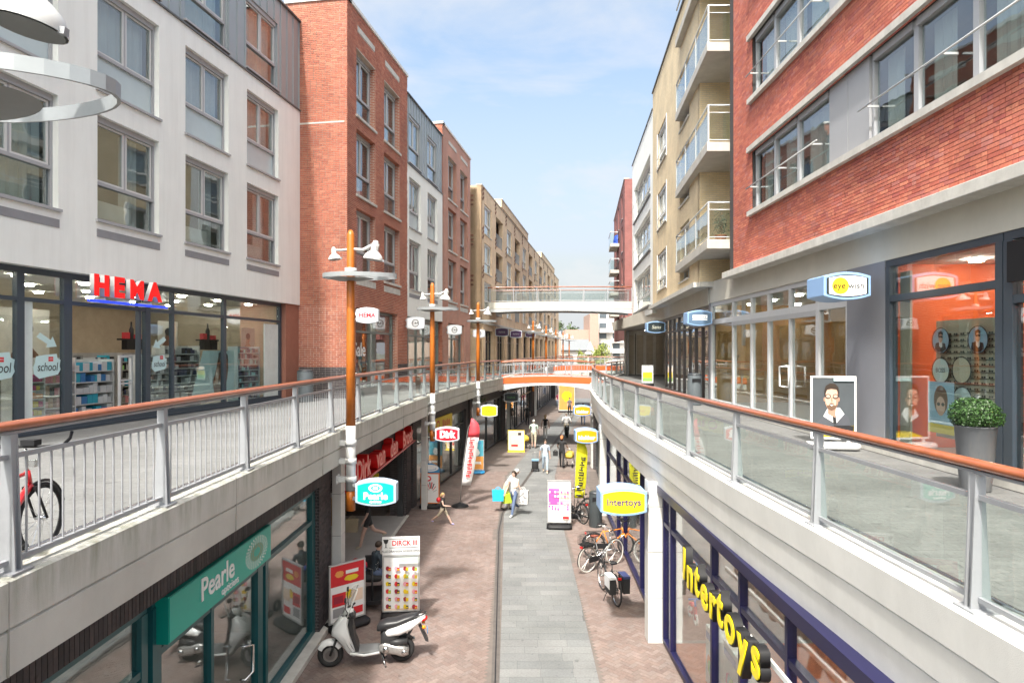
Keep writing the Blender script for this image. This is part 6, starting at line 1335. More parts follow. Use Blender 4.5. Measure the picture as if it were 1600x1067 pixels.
def person(label, x, y, z, face, h, top, legs, hair, shoe=None, skin=SKINL, legL=(12, 5), legR=(-14, 12), armL=(-12, 8, 15), armR=(14, 8, 20), lean=0, sleeve=0.45, leglen=1.0, hairlong=0.0, skirt=None, seat=False, wide=1.0, dots=False, cat='person', name='person', hands=True, group=None):
    t = thing(name, label, cat, (x, y, z), face + R(90), group)     # face = heading angle of where the person looks
    H = h; V = Vector
    def leg(sd, a, k):
        a, k = R(a), R(k); hip = V((sd*.052*wide, 0, .52)); kn = hip + V((0, -math.sin(a), -math.cos(a)))*.235; an = kn + V((0, -math.sin(a-k), -math.cos(a-k)))*.245; toe = an + V((0, -.085, -.022)) if not seat else an+V((0, -.085, -.02)); heel = an+V((0, .02, -.028)); return hip, kn, an, toe, heel
    LL, RL = leg(1, *legL), leg(-1, *legR); low = min(LL[2].z, RL[2].z); dz = (.042 - low) if not seat else (seat/H - .50)
    ln = R(lean); M_ = Matrix.Translation((0, 0, .53)) @ Matrix.Rotation(ln, 4, 'X') @ Matrix.Translation((0, 0, -.53))
    J = []; E = []; reg = []
    def jt(p, r): J.append((tuple((V(p)+V((0, 0, dz)))*H), (r*H if not isinstance(r, tuple) else (r[0]*H, r[1]*H)))); return len(J)-1
    def ed(a, b, nm): E.append((a, b)); reg.append((a, b, nm))
    up = lambda p: M_ @ V(p)
    pel = jt((0, 0, .53), (.072*wide, .058)); wa = jt(up((0, 0, .615)), (.064*wide, .052)); ch = jt(up((0, 0, .735)), (.084*wide, .058)); nb = jt(up((0, 0, .815)), (.045, .036)); nk = jt(up((0, -.004, .85)), .027); hd = jt(up((0, -.014, .892)), (.040, .046)); ht = jt(up((0, -.008, .948)), (.042, .049))
    ed(pel, wa, 'top'); ed(wa, ch, 'top'); ed(ch, nb, 'top'); ed(nb, nk, 'skin'); ed(nk, hd, 'skin'); ed(hd, ht, 'skin')
    handpos = []
    for sd, (a, ab, el) in ((1, armL), (-1, armR)):
        a, ab, el = R(a), R(ab), R(el); sh = V((sd*.098*wide, 0, .795)); d1 = V((sd*math.sin(ab), -math.sin(a)*math.cos(ab), -math.cos(a)*math.cos(ab))); e = sh + d1*.165
        a2 = a+el; d2 = V((sd*math.sin(ab)*.4, -math.sin(a2), -math.cos(a2))).normalized(); w = e+d2*.145; hn = w+d2*.045
        s_ = jt(up(sh), .034*wide); e_ = jt(up(e), .024); w_ = jt(up(w), .017); h_ = jt(up(hn), (.020, .012)); ed(ch, s_, 'top'); ed(s_, e_, 'arm1'); ed(e_, w_, 'arm2'); ed(w_, h_, 'skin')
        handpos.append((V(J[h_][0]), (up(hn)-up(w)).normalized(), sd))
    for sd, Lg in ((1, LL), (-1, RL)):
        a_ = jt(Lg[0], .056*wide); b_ = jt(Lg[1], .037); c_ = jt(Lg[2], .024); d_ = jt(Lg[3], (.024, .016)); ed(pel, a_, 'leg0'); ed(a_, b_, 'leg1'); ed(b_, c_, 'leg2'); ed(c_, d_, 'shoe')
    me = skin_body(J, E)
    shoe = shoe or BLACK; mats = [skin, top, legs, shoe]
    me.materials.clear()
    for m in mats: me.materials.append(m)
    for p in me.polygons:
        c = p.center; best = None
        for a, b, nm_ in reg:
            A, B = V(J[a][0]), V(J[b][0]); ab = B-A; q = max(0, min(1, (c-A).dot(ab)/ab.length_squared)); ra = J[a][1]; rb = J[b][1]; ra = ra[0] if isinstance(ra, tuple) else ra; rb = rb[0] if isinstance(rb, tuple) else rb
            d = (c-(A+ab*q)).length / (ra*(1-q)+rb*q)
            if best is None or d < best[0]: best = (d, nm_, q)
        nm_, q = best[1], best[2]; i = 0
        if nm_ == 'top': i = 1
        elif nm_ == 'arm1': i = 1 if q < sleeve*2 else 0
        elif nm_ == 'arm2': i = 1 if .5+q/2 < sleeve else 0
        elif nm_ == 'leg0': i = 2
        elif nm_ == 'leg1': i = 2 if q < leglen*2 else 0
        elif nm_ == 'leg2': i = 2 if .5+q/2 < leglen else 0
        elif nm_ == 'shoe': i = 3
        p.material_index = i; p.use_smooth = True
    # fingers, joined to the same mesh
    if hands:
        f = MB(skin); f.smooth = True
        for hp, d, sd in handpos:
            sdv = d.cross(V((0, 0, 1))); sdv = sdv.normalized() if sdv.length > .1 else V((1, 0, 0)); nrm = sdv.cross(d).normalized()
            for k in range(4):
                o_ = sdv*(k-1.5)*.0085*H; l = (.030, .036, .034, .026)[k]*H; f.tube([hp+o_, hp+o_+d*l*.6, hp+o_*.9+d*l-nrm*.006*H], [.0046*H, .0042*H, .0032*H], 5)
            f.tube([hp-d*.02*H+sdv*.012*H, hp-d*.004*H+sdv*.024*H, hp+d*.012*H+sdv*.024*H], [.0055*H, .005*H, .0038*H], 5)
        bm = bmesh.new(); bm.from_mesh(me); tmp = f.mesh('f'); bm2 = bmesh.new(); bm2.from_mesh(tmp)
        mp_ = [bm.verts.new(v.co) for v in bm2.verts]
        for fc in bm2.faces:
            try: n_ = bm.faces.new([mp_[v.index] for v in fc.verts]); n_.material_index = 0; n_.smooth = True
            except ValueError: pass
        bm.to_mesh(me); bm.free(); bm2.free(); bpy.data.meshes.remove(tmp)
    me.name = 'body'; put('body', me, t)
    hc = (M_ @ V((0, -.004, .925)) + V((0, 0, dz)))*H
    if hair:
        b = MB(hair); b.smooth = True; n = 14; K = 7; vs = []; fs = []; rx, ry, rz = .050*H, .056*H, .056*H
        for k in range(K+1):
            th = R(8 + (112)*k/K)
            for i in range(n):
                ph = 2*math.pi*i/n; front = max(0, -math.sin(ph)); tt = th*(1-.42*front); vs.append((rx*math.sin(tt)*math.cos(ph), ry*math.sin(tt)*math.sin(ph)+.006*H, rz*math.cos(tt)+.006*H))
        for k in range(K):
            for i in range(n): fs.append((k*n+i, (k+1)*n+i, (k+1)*n+(i+1) % n, k*n+(i+1) % n))
        fs.append(tuple(range(n))); b.add(vs, fs)
        if hairlong: b.loft([(0, 0, 0, .04*H, .02*H)]*0 or [(-.001, 0, 0, .001, .001), (0, 0, 0, .001, .001)], 4) if False else b.tube([(0, .035*H, .01*H), (0, .052*H, -.04*H), (0, .045*H, -.04*H-hairlong*H)], [.036*H, .040*H, .022*H], 10)
        b.build('hair', t, hc); hairo = None
    b = MB(skin); b.add([(-.007*H, -.052*H, -.012*H), (.007*H, -.052*H, -.012*H), (0, -.052*H, .012*H), (0, -.066*H, -.010*H)], [(0, 1, 3), (1, 2, 3), (2, 0, 3)])
    for sd in (-1, 1): b.lathe([(0.001, -.004*H), (.008*H, -.003*H), (.010*H, .0), (.006*H, .004*H)], (sd*.043*H, 0.0, -.004*H), 8, 'x')
    b.m(INK)
    for sd in (-1, 1): b.lathe([(0.0001, -.004*H), (.0045*H, -.002*H), (.0045*H, .002*H)], (sd*.017*H, -.050*H, .006*H), 8, 'y')
    b.m(M('lips', (.45, .12, .1))); b.box(-.012*H, .012*H, -.052*H, -.047*H, -.026*H, -.021*H); b.build('face', t, hc)
    if skirt:
        m_, z1, r1 = skirt; b = MB(m_); b.smooth = True; b.lathe([(.07*H*wide, .57*H), (.085*H*wide, .52*H), (r1*H, z1*H)][::-1], (0, 0, dz*H), 18); b.build('skirt', t)
    return t
def gp(px, py): Y = EYE*1000/(py-549); return ((px-800)/1000*Y, Y)
TOCAM, AWAY = R(-90), R(90)
JEAN = cloth('jeans_blue', (0.10, 0.14, 0.24)); LJEAN = cloth('pale_jeans', (0.36, 0.45, 0.55)); BLKC = cloth('black_cloth', (0.018, 0.018, 0.02)); WHC = cloth('white_cloth', (0.72, 0.70, 0.68)); KHA = cloth('khaki_cloth', (0.48, 0.42, 0.32))
HBR = M('hair_dark_brown', (0.035, 0.02, 0.012), .6, var=.3, scale=40); HBL = M('hair_blond', (0.42, 0.27, 0.12), .6, var=.2, scale=40); HWH = M('hair_grey', (0.52, 0.50, 0.46), .6, var=.2, scale=40); HRED = M('hair_ginger', (.4, .14, .05), .6, var=.2, scale=40)
x, y = gp(803, 805); person('woman in white top and jeans with patterned bag, centre of the street', x, y, 0, R(-120), 1.70, WHC, JEAN, HBR, shoe=M('white_shoe', (.6, .6, .6)), legL=(26, 8), legR=(-22, 30), armL=(35, 10, 60), armR=(10, 12, 25), hairlong=.05, sleeve=.12)
x2, y2 = gp(791, 797); person('man in white cap and shirt bending forward behind the woman with the blue bag', x2, y2, 0, R(-20), 1.75, WHC, KHA, HWH, shoe=BLACK, legL=(8, 6), legR=(-8, 10), armL=(50, 6, 20), armR=(48, 6, 15), lean=38, sleeve=.5)
def bag(label, x, y, z, w, d, h, m, m2=None, rot=0):
    t = thing('shopping_bag', label, 'bag', (x, y, z), rot); MB(m).prism([(-w/2*.9, 0), (w/2*.9, 0), (w/2, h), (-w/2, h)], -d/2, d/2).build('bag', t)
    b = MB(m2 or m); b.circle((0, -d/2, h), w*.22, .008, 'y', 12, 5, 0, math.pi); b.circle((0, d/2, h), w*.22, .008, 'y', 12, 5, 0, math.pi); b.build('handle', t); return t
bag('bright cyan shopping bag carried between the man and the woman', x2-.30, y2-.28, .42, .44, .16, .40, M('cyan_bag', (0.02, 0.42, 0.68), .5)); bag('yellow-green and dark shopping bag hanging behind the cyan bag', x2+.02, y2-.12, .30, .38, .14, .34, M('lime_bag', (.45, .6, .05), .5), rot=R(20))
b_ = bag('white bag with grey leaf pattern on the woman in jeans', x+.30, y+.05, .42, .46, .16, .48, M('patterned_bag', (.66, .65, .64), .6), rot=R(-15))
r = random.Random(3); print_on(b_, -.081, [(blob(r.uniform(-.16, .16), r.uniform(.06, .42), .035, .03, k), PGRY) for k in range(16)])
x, y = gp(692, 820); person('child in black top and pale shorts walking left past the round-topped board', x, y, 0, R(-10), 1.2, BLKC, KHA, HBL, shoe=M('lilac_shoe', (.4, .35, .6)), legL=(34, 8), legR=(-34, 22), armL=(-30, 14, 25), armR=(20, 10, 70), sleeve=.1, leglen=.5, hairlong=.04)
t = thing('toy_ball', 'small red balloon held by the walking child', 'balloon', (x-.14, y-.1, .88)); MB(M('red_rubber', (.6, .02, .03), .3)).lathe([(.0, -.09), (.045, -.07), (.075, -.02), (.075, .03), (.05, .07), (.0, .09)], (0, 0, 0), 14).build('ball', t)
x, y = gp(852, 739); person('woman in pale blue blouse and light jeans walking towards us pulling a trolley', x, y, 0, TOCAM, 1.68, cloth('pale_blue_blouse', (.48, .56, .70)), LJEAN, HBR, shoe=KHA, legL=(14, 5), legR=(-12, 14), armL=(-10, 10, 10), armR=(-18, 16, 10), sleeve=.45, leglen=.85)
t = thing('shopping_trolley', 'black and blue wheeled shopping trolley pulled by the woman in pale jeans', 'trolley', (x-.48, y+.35, 0)); MB(BLKC).loft([(-.16, 0, .36, .10, .24), (.16, 0, .36, .10, .24)], 12, 5).build('bag', t); MB(M('trolley_blue', (.2, .35, .5))).box(-.17, .17, -.12, .12, .55, .62).build('lid', t); MB(CHROME).tube([(-.1, .1, .1), (-.1, .12, .95), (.1, .12, .95), (.1, .1, .1)], .012, 6).build('handle', t)
for s_ in (-.18, .18): MB(RUBBER).circle((s_, .05, .08), .065, .018, 'x', 14).build('wheel', t)
x, y = gp(878, 731); person('woman in black seen from behind pushing a yellow pushchair', x, y, 0, R(75), 1.70, BLKC, BLKC, HRED, legL=(14, 5), legR=(-14, 14), armL=(25, 12, 35), armR=(20, 12, 45), sleeve=.25, wide=1.1, hairlong=.03)
bag('small black handbag beside the woman in black', x-.33, y, .62, .26, .10, .24, BLKC)
def pushchair(label, x, y, rot, col):
    t = thing('pushchair', label, 'pushchair', (x, y, 0), rot); MB(col).loft([(-.25, 0, .55, .18, .05), (-.15, 0, .60, .21, .17), (.1, 0, .62, .21, .20), (.3, 0, .5, .18, .08)], 14, 3).build('hood', t); b = MB(CHROME); b.tube([(.35, -.2, .12), (-.1, -.2, .55), (-.45, -.2, 1.0), (-.45, .2, 1.0), (-.1, .2, .55), (.35, .2, .12)], .013, 6); b.tube([(-.3, -.2, .1), (0, -.2, .5)], .013, 6); b.tube([(-.3, .2, .1), (0, .2, .5)], .013, 6); b.build('frame', t)
    for a in (-.3, .35):
        for c in (-.22, .22): MB(RUBBER).circle((a, c, .11), .09, .02, 'y', 16).build('wheel', t)
pushchair('yellow hooded pushchair in front of the woman in black', x+.42, y+.35, R(70), M('mustard_cloth', (.52, .36, .04)))
x, y = gp(834, 700); person('grey-haired man in pale green shirt seen from behind', x, y, 0, R(80), 1.78, cloth('pale_green_shirt', (.45, .56, .50)), KHA, HWH, legL=(10, 5), legR=(-10, 12), armL=(20, 14, 30), armR=(12, 10, 20), wide=1.15, leglen=.6)
pushchair('yellowish pushchair pushed by the man in the pale green shirt', x-.55, y-.15, R(110), M('mustard_cloth'))
x, y = gp(852, 686); person('blond woman in black vest and white trousers walking away', x, y, 0, R(85), 1.68, BLKC, WHC, HBL, legL=(12, 5), legR=(-10, 12), armL=(-10, 16, 30), armR=(8, 14, 15), sleeve=.08, hairlong=.08)
# rider on a scooter coming towards us
x, y = gp(885, 681); person('rider in white jacket on a dark scooter coming towards us', x, y+.1, 0, TOCAM, 1.75, WHC, KHA, HWH, legL=(62, 75), legR=(62, 75), armL=(42, 18, 25), armR=(42, 18, 25), seat=.78, sleeve=1.0, wide=1.15)
# ================================================================== bicycles and scooters
def bicycle(label, x, y, z, head, paint, tyre=RUBBER, lean_=0.0, basket=None, panniers=False, saddlem=None, low_frame=False, bars='flat', wr=.33, name='bicycle', dark=False):
    t = thing(name, label, 'bicycle', (x, y, z), head); root = t; t.rotation_euler = (lean_, 0, head); rim = BLACK if dark else CHROME; wb = 1.05
    for wx in (0.0, wb):
        b = MB(tyre); b.circle((0, 0, 0), wr, .019, 'y', 32, 6); w = b.build('wheel', t, (wx, 0, wr+.018)); MB(rim).circle((0, 0, 0), wr-.028, .010, 'y', 28, 5).build('rim', w)
        b = MB(CHROME); 
        for i in range(18): a = i*math.pi/9; b.tube([(.02*math.cos(a+1), .018*(-1)**i, .02*math.sin(a+1)), ((wr-.03)*math.cos(a), 0, (wr-.03)*math.sin(a))], .0022, 3, cap=False)
        b.build('spokes', w)['kind'] = 'stuff'; MB(CHROME).tube([(0, -.05, 0), (0, .05, 0)], .022, 8).build('hub', w)
        MB(BLACK).circle((wx, 0, wr+.018), wr+.035, .014, 'y', 14, 5, R(20) if wx == 0 else R(15), R(200) if wx == 0 else R(150)).build('mudguard', t)
    z0 = wr+.018; bb = (.45, 0, .30); st = (.30, 0, .76); hdt = (.86, 0, .80); hdb = (.90, 0, .66)
    b = MB(paint); b.tube([(0, .04, z0), bb], .010, 6); b.tube([(0, -.04, z0), bb], .010, 6); b.tube([(0, .04, z0), st], .009, 6); b.tube([(0, -.04, z0), st], .009, 6); b.tube([bb, st], .016, 8)
    if low_frame: b.tube([(.36, 0, .52), (.55, 0, .40), (.75, 0, .55), hdb], .018, 8); b.tube([bb, (.65, 0, .36), (.85, 0, .60)], .018, 8)
    else: b.tube([(st[0]+.01, 0, st[2]-.04), (hdt[0], 0, hdt[2]-.02)], .017, 8); b.tube([bb, (hdb[0], 0, hdb[2])], .032 if dark else .020, 10)
    b.tube([hdb, hdt], .024, 8); b.build('frame', t)
    b = MB(BLACK if dark else (paint if not low_frame else CHROME)); b.tube([(hdb[0], .05, hdb[2]-.02), (wb, .055, z0)], .012, 6); b.tube([(hdb[0], -.05, hdb[2]-.02), (wb, -.055, z0)], .012, 6); b.box(hdb[0]-.02, hdb[0]+.03, -.06, .06, hdb[2]-.05, hdb[2]-.01); b.build('fork', t)
    b = MB(CHROME); b.tube([hdt, (hdt[0]-.02, 0, 1.0)], .014, 8); b.tube([st, (st[0]-.02, 0, .90)], .014, 8); b.build('posts', t)
    hb = MB(BLACK if bars == 'flat' else CHROME)
    if bars == 'flat': hb.tube([(.84, -.31, 1.02), (.84, .31, 1.02)], .014, 8); hb.tube([(.84, -.31, 1.02), (.93, -.33, 1.08), (.96, -.33, 1.14)], .014, 8); hb.tube([(.84, .31, 1.02), (.93, .33, 1.08), (.96, .33, 1.14)], .014, 8); hb.box(.80, .90, -.1, .02, 1.03, 1.08)
    else: hb.tube([(.60, -.27, 1.06), (.78, -.25, 1.08), (.86, -.1, 1.03), (.86, .1, 1.03), (.78, .25, 1.08), (.60, .27, 1.06)], .013, 8)
    h_ = hb.build('handlebar', t)
    for s_ in (-1, 1): MB(RUBBER).tube([(.84, s_*.2, 1.02), (.84, s_*.31, 1.02)] if bars == 'flat' else [(.60, s_*.27, 1.06), (.71, s_*.26, 1.07)], .019, 8).build('grip', h_)
    MB(saddlem or BLACK).loft([(.16, 0, .925, .09, .025), (.22, 0, .935, .085, .03), (.32, 0, .925, .035, .025), (.40, 0, .915, .02, .018)], 12, 2.4).build('saddle', t)
    b = MB(BLACK if not low_frame else CHROME); b.tube([(-.22, .07, .74), (.22, .07, .74), (.22, -.07, .74), (-.22, -.07, .74)], .008, 5, closed=True); b.tube([(-.1, .07, .74), (0, .06, z0)], .007, 5); b.tube([(-.1, -.07, .74), (0, -.06, z0)], .007, 5); b.build('carrier', t)
    b = MB(CHROME); b.lathe([(.09, -.006), (.09, .006)], (.45, -.06, .30), 16, 'y'); b.tube([(.45, -.09, .30), (.57, -.09, .20)], .01, 5); b.tube([(.45, .09, .30), (.33, .09, .40)], .01, 5); b.build('crank', t)
    MB(RUBBER).box(.52, .62, -.17, -.09, .185, .21).build('pedal', t); MB(RUBBER).box(.28, .38, .09, .17, .39, .415).build('pedal', t); MB(BLACK).box(.02, .47, -.055, -.035, .26, .40).build('chain_guard', t)
    MB(M('red_reflector', (.5, .01, .01), .3)).box(-.25, -.225, -.04, .04, .68, .73).build('tail_light', t); MB(CHROME).lathe([(.0, 0), (.03, .02), (.035, .06)], (.93, 0, .86), 12, 'x').build('headlight', t) if False else MB(CHROME).box(.92, .98, -.03, .03, .82, .88).build('headlight', t)
    MB(BLACK).tube([(.40, .05, .28), (.36, .20, .0)], .009, 5).build('kickstand', t)
    if basket:
        bx = basket; b = MB(BLACK)
        for k in range(6): z_ = .76+k*.045; b.tube([(bx-.17, -.17, z_), (bx+.17, -.17, z_), (bx+.17, .17, z_), (bx-.17, .17, z_)], .006, 4, closed=True)
        for k in range(8): u = -.17+k*.0486; b.box(bx+u-.003, bx+u+.003, -.173, -.167, .76, .99); b.box(bx+u-.003, bx+u+.003, .167, .173, .76, .99); b.box(bx-.173, bx-.167, u-.003, u+.003, .76, .99); b.box(bx+.167, bx+.173, u-.003, u+.003, .76, .99)
        b.box(bx-.17, bx+.17, -.17, .17, .745, .755); b.build('basket', t)
    if panniers:
        for s_, m_ in ((1, M('white_pannier_lid', (.62, .64, .66))), (-1, M('navy_pannier', (.03, .04, .12)))):
            MB(BLKC).box(-.25, .12, s_*.09, s_*.24, .36, .70).build('pannier', t); MB(m_).box(-.26, .13, s_*.085, s_*.25, .70, .75).build('pannier_lid', t); MB(m_).box(-.24, .11, s_*.242, s_*.25, .48, .70).build('pannier_flap', t)
    return t
bicycle('red bicycle parked on the left walkway behind the railing', -3.80, 4.33, ZL, R(94), M('bike_red', (.55, .02, .025), .3, var=.02, coat=.5), bars='flat', wr=.31, dark=True).scale = (.88, .88, .88)
SILV = M('bike_silver', (.45, .46, .48), .3, metal=.5); BLKB = M('bike_black', (.02, .02, .022), .3)
bicycle('silver bicycle with white tyres and black basket, right side of the street', 2.02, 17.1, 0, R(38), SILV, tyre=M('white_tyre', (.6, .58, .54), .7), basket=-.02, saddlem=M('brown_saddle', (.3, .08, .05)), low_frame=True, bars='dutch')
bicycle('black bicycle with orange fork leaning at the toy shop window', 2.35, 18.3, 0, R(10), M('bike_orange', (.75, .22, .02), .35), lean_=R(-6), low_frame=False, bars='flat')
bicycle('black bicycle with white and navy panniers, nearest of the parked bicycles', 2.42, 14.85, 0, R(100), BLKB, panniers=True, low_frame=True, bars='dutch')
bicycle('dark bicycle parked beside the black litter bin', 2.42, 21.9, 0, R(118), BLKB, low_frame=True, bars='dutch')
bicycle('bicycle half hidden behind the pink poster board', 1.75, 22.3, 0, R(25), BLKB, low_frame=True, bars='dutch')
# big silver motor scooter in the foreground
def motor_scooter():
    t = thing('motor_scooter', 'silver and white motor scooter parked on its stand in the left foreground', 'scooter', (-2.10, 12.22, 0), R(190)); SV = M('scooter_silver', (.66, .67, .68), .28, metal=.12, var=.02, coat=.6); WT = M('scooter_white', (.78, .78, .78), .25, var=.02, coat=.6)
    VN = M('scooter_black_plastic', (.03, .03, .032), .5)
    # local x forward; rear hub x=0, front hub x=1.32
    for wx in (0.0, 1.32):
        b = MB(RUBBER); b.circle((0, 0, 0), .185, .055, 'y', 32, 10); w = b.build('wheel', t, (wx, 0, .24)); MB(M('wheel_alloy', (.4, .4, .4), .3, metal=.8)).lathe([(.14, -.04), (.135, .04)], (0, 0, 0), 24, 'y').build('rim', w)
        b = MB(CHROME)
        for i in range(5): a = i*2*math.pi/5; b.tube([(0, -.045, 0), (.13*math.cos(a), -.045, .13*math.sin(a))], .014, 5)
        b.build('wheel_spoke', w); MB(M('brake_disc', (.3, .3, .3), .3, metal=.9)).lathe([(.09, .05), (.09, .056)], (0, 0, 0), 20, 'y').build('brake_disc', w)
    # front fender
    b = MB(WT); b.smooth = True; vs = []; fs = []; n = 12
    for i in range(n+1):
        a = R(28) + R(118)*i/n; r_ = .262 + .02*math.sin(math.pi*i/n); w = .085*(1-.35*abs(i/n-.5)*2)
        for j, (u, dr) in enumerate(((-w, -.09), (-w*.9, -.02), (0, .012), (w*.9, -.02), (w, -.09))): vs.append((1.32+(r_+dr)*math.cos(a), u, .24+(r_+dr)*math.sin(a)))
    for i in range(n):
        for j in range(4): fs.append((i*5+j, (i+1)*5+j, (i+1)*5+j+1, i*5+j+1))
    b.add(vs, fs); b.build('front_fender', t)
    b = MB(VN); b.tube([(1.32, .075, .24), (1.20, .07, .55)], .024, 8); b.tube([(1.32, -.075, .24), (1.20, -.07, .55)], .024, 8); b.tube([(1.2, 0, .5), (1.05, 0, .98)], .03, 8); b.build('fork', t)
    # leg shield: silver outer skin, black inner skin
    sec = [(.20, .84, .06), (.30, .90, .17), (.42, .97, .20), (.55, 1.04, .20), (.70, 1.13, .185), (.84, 1.12, .15), (.95, 1.06, .10)]
    b = MB(SV)
    prof = [(.82, .21), (.90, .20), (1.00, .30), (1.10, .46), (1.22, .60), (1.30, .655), (1.28, .76), (1.17, .88), (1.04, .98), (.97, .98), (1.00, .84), (.96, .62), (.88, .40)]
    vs = []; ws = (-.19, -.165, -.08, .08, .165, .19); n = len(prof); cxm, czm = 1.06, .62; fs = []
    for w_ in ws:
        k_ = .86 if abs(w_) > .18 else (.97 if abs(w_) > .1 else 1.0)
        for (px_, pz_) in prof: vs.append((cxm+(px_-cxm)*k_, w_*(.8 if pz_ > .9 or pz_ < .25 else 1), czm+(pz_-czm)*k_))
    for i_ in range(len(ws)-1):
        for j_ in range(n): fs.append((i_*n+j_, (i_+1)*n+j_, (i_+1)*n+(j_+1) % n, i_*n+(j_+1) % n))
    fs += [tuple(range(n)), tuple(range((len(ws)-1)*n, len(ws)*n))[::-1]]
    b.smooth = True; b.add(vs, fs); b.build('front_body', t)
    b = MB(VN); b.prism([(.79, .24), (.84, .24), (.89, .42), (.955, .62), (.99, .82), (.96, .96), (.90, .93), (.90, .78), (.86, .55), (.80, .38)], -.155, .155); b.build('knee_shield', t, bevel=.015)
    for (m_, off_, nm_) in ((SV, .045, 'front_shield'), (VN, -.012, 'inner_shield')):
        b = MB(m_); b.smooth = True; vs = []; fs = []; n = 8
        for (z_, x_, w_) in sec:
            for j in range(n+1): u = -1+2*j/n; vs.append((x_ + off_ + (.05*(1-u*u)) - .045*u*u, u*w_*(1 if off_ > 0 else .93), z_))
        for i in range(len(sec)-1):
            for j in range(n): fs.append((i*(n+1)+j, i*(n+1)+j+1, (i+1)*(n+1)+j+1, (i+1)*(n+1)+j))
        b.add(vs, fs); b.build(nm_, t)
    b = MB(SV); b.loft([(.96, 0, .82, .10, .12), (1.06, 0, .80, .16, .14), (1.16, 0, .74, .16, .12), (1.24, 0, .68, .10, .07), (1.28, 0, .64, .03, .02)], 16, 2.6); b.build('nose_panel', t)
    for s_ in (-1, 1):
        b = MB(M('headlight_glass', (.75, .77, .78), .1)); b.loft([(1.10, s_*.10, .775, .03, .012), (1.16, s_*.095, .765, .05, .026), (1.235, s_*.07, .735, .03, .016)], 12, 2.2); b.build('headlight', t)
        MB(VN).tube([(1.08, s_*.155, .80), (1.17, s_*.135, .80), (1.24, s_*.09, .765)], .007, 6).build('headlight_trim', t)
    # handlebar cowl, grips, levers, mirror, screen
    b = MB(WT); b.loft([(.90, 0, 1.02, .06, .04), (.96, 0, 1.04, .15, .06), (1.03, 0, 1.02, .13, .06), (1.09, 0, .98, .05, .03)], 14, 2.4); b.build('handlebar_cowl', t)
    b = MB(VN); b.loft([(.86, 0, .93, .08, .05), (.92, 0, .97, .19, .07), (.99, 0, .98, .20, .06), (1.04, 0, .98, .12, .04)], 14, 2.6); b.build('dashboard', t)
    for s_ in (-1, 1):
        b = MB(VN); b.tube([(1.0, s_*.16, 1.05), (1.03, s_*.26, 1.16), (1.03, s_*.27, 1.28)], .008, 5); b.build('mirror_arm', t); b = MB(VN); b.loft([(1.01, s_*.29, 1.33, .065, .045), (1.045, s_*.29, 1.33, .055, .035)], 12, 2.3); b.build('wing_mirror', t)
    for s_ in (-1, 1): MB(RUBBER).tube([(.97, s_*.14, 1.04), (.90, s_*.34, 1.03)], .019, 8).build('grip', t); MB(CHROME).tube([(1.0, s_*.15, 1.05), (.96, s_*.33, 1.05)], .008, 5).build('brake_lever', t)
    b = MB(VN); b.lathe([(.055, 0), (.05, .03), (.0, .04)], (.96, -.02, 1.07), 14); b.build('speedometer', t)
    b = MB(glass('windscreen_glass', (.93, .95, .95), .10, .9)); b.smooth = True; vs = []; fs = []; n = 8; rows_ = 6
    for i in range(rows_+1):
        z_ = 1.0+.46*i/rows_; w_ = .20+.07*math.sin(math.pi*min(1, i/rows_+.2)) - (.06 if i == rows_ else 0)
        for j in range(n+1): u = -1+2*j/n; vs.append((1.10 - .18*i/rows_ - .10*u*u, u*w_, z_))
    for i in range(rows_):
        for j in range(n): fs.append((i*(n+1)+j, i*(n+1)+j+1, (i+1)*(n+1)+j+1, (i+1)*(n+1)+j))
    b.add(vs, fs); b.build('windscreen', t)
    edge_ = [vs[i*(n+1)] for i in range(rows_+1)] + [vs[rows_*(n+1)+j] for j in range(n+1)] + [vs[i*(n+1)+n] for i in range(rows_, -1, -1)]; MB(M('screen_edge', (.6, .62, .6), .3)).tube(edge_, .010, 5).build('windscreen_edge', t)
    # floor, seat, tail
    b = MB(M('footboard_grey', (.16, .165, .17), .7)); b.loft([(.42, 0, .29, .15, .03), (.55, 0, .285, .18, .03), (.85, 0, .285, .18, .03), (.95, 0, .32, .13, .04)], 12, 5); b.build('footboard', t)
    b = MB(SV); b.tube([(.95, .19, .30), (.70, .20, .255), (.42, .17, .27)], .025, 8); b.tube([(.95, -.19, .30), (.70, -.20, .255), (.42, -.17, .27)], .025, 8); b.build('side_trim', t)
    b = MB(VN); b.loft([(.40, 0, .46, .06, .16), (.34, 0, .48, .14, .18), (.20, 0, .50, .15, .17), (.05, 0, .52, .12, .10)], 14, 3); b.build('under_seat', t)
    b = MB(M('black_seat_vinyl', (.022, .022, .024), .42, bump=.1)); b.loft([(.47, 0, .66, .05, .05), (.42, 0, .70, .12, .085), (.28, 0, .735, .155, .085), (.10, 0, .755, .15, .07), (-.05, 0, .80, .14, .07), (-.22, 0, .845, .12, .055), (-.32, 0, .86, .06, .03)], 18, 2.7); b.build('seat', t)
    b = MB(WT); b.loft([(.34, 0, .58, .09, .02), (.26, 0, .60, .17, .085), (.05, 0, .635, .185, .11), (-.15, 0, .70, .175, .105), (-.32, 0, .78, .13, .07), (-.44, 0, .83, .07, .035)], 18, 2.8); b.build('rear_body', t)
    b = MB(VN); b.tube([(-.20, .11, .84), (-.40, .10, .90), (-.46, 0, .90), (-.40, -.10, .90), (-.20, -.11, .84)], .014, 8); b.build('grab_rail', t)
    MB(M('tail_red', (.55, .01, .01), .2)).loft([(-.48, 0, .80, .05, .025), (-.44, 0, .79, .09, .04), (-.38, 0, .78, .10, .04)], 12).build('tail_light', t)
    for s_ in (-1, 1): MB(M('indicator_orange', (.85, .28, .01), .2)).loft([(-.44, s_*.12, .66, .03, .03), (-.38, s_*.13, .67, .035, .035)], 10, 2).build('indicator', t)
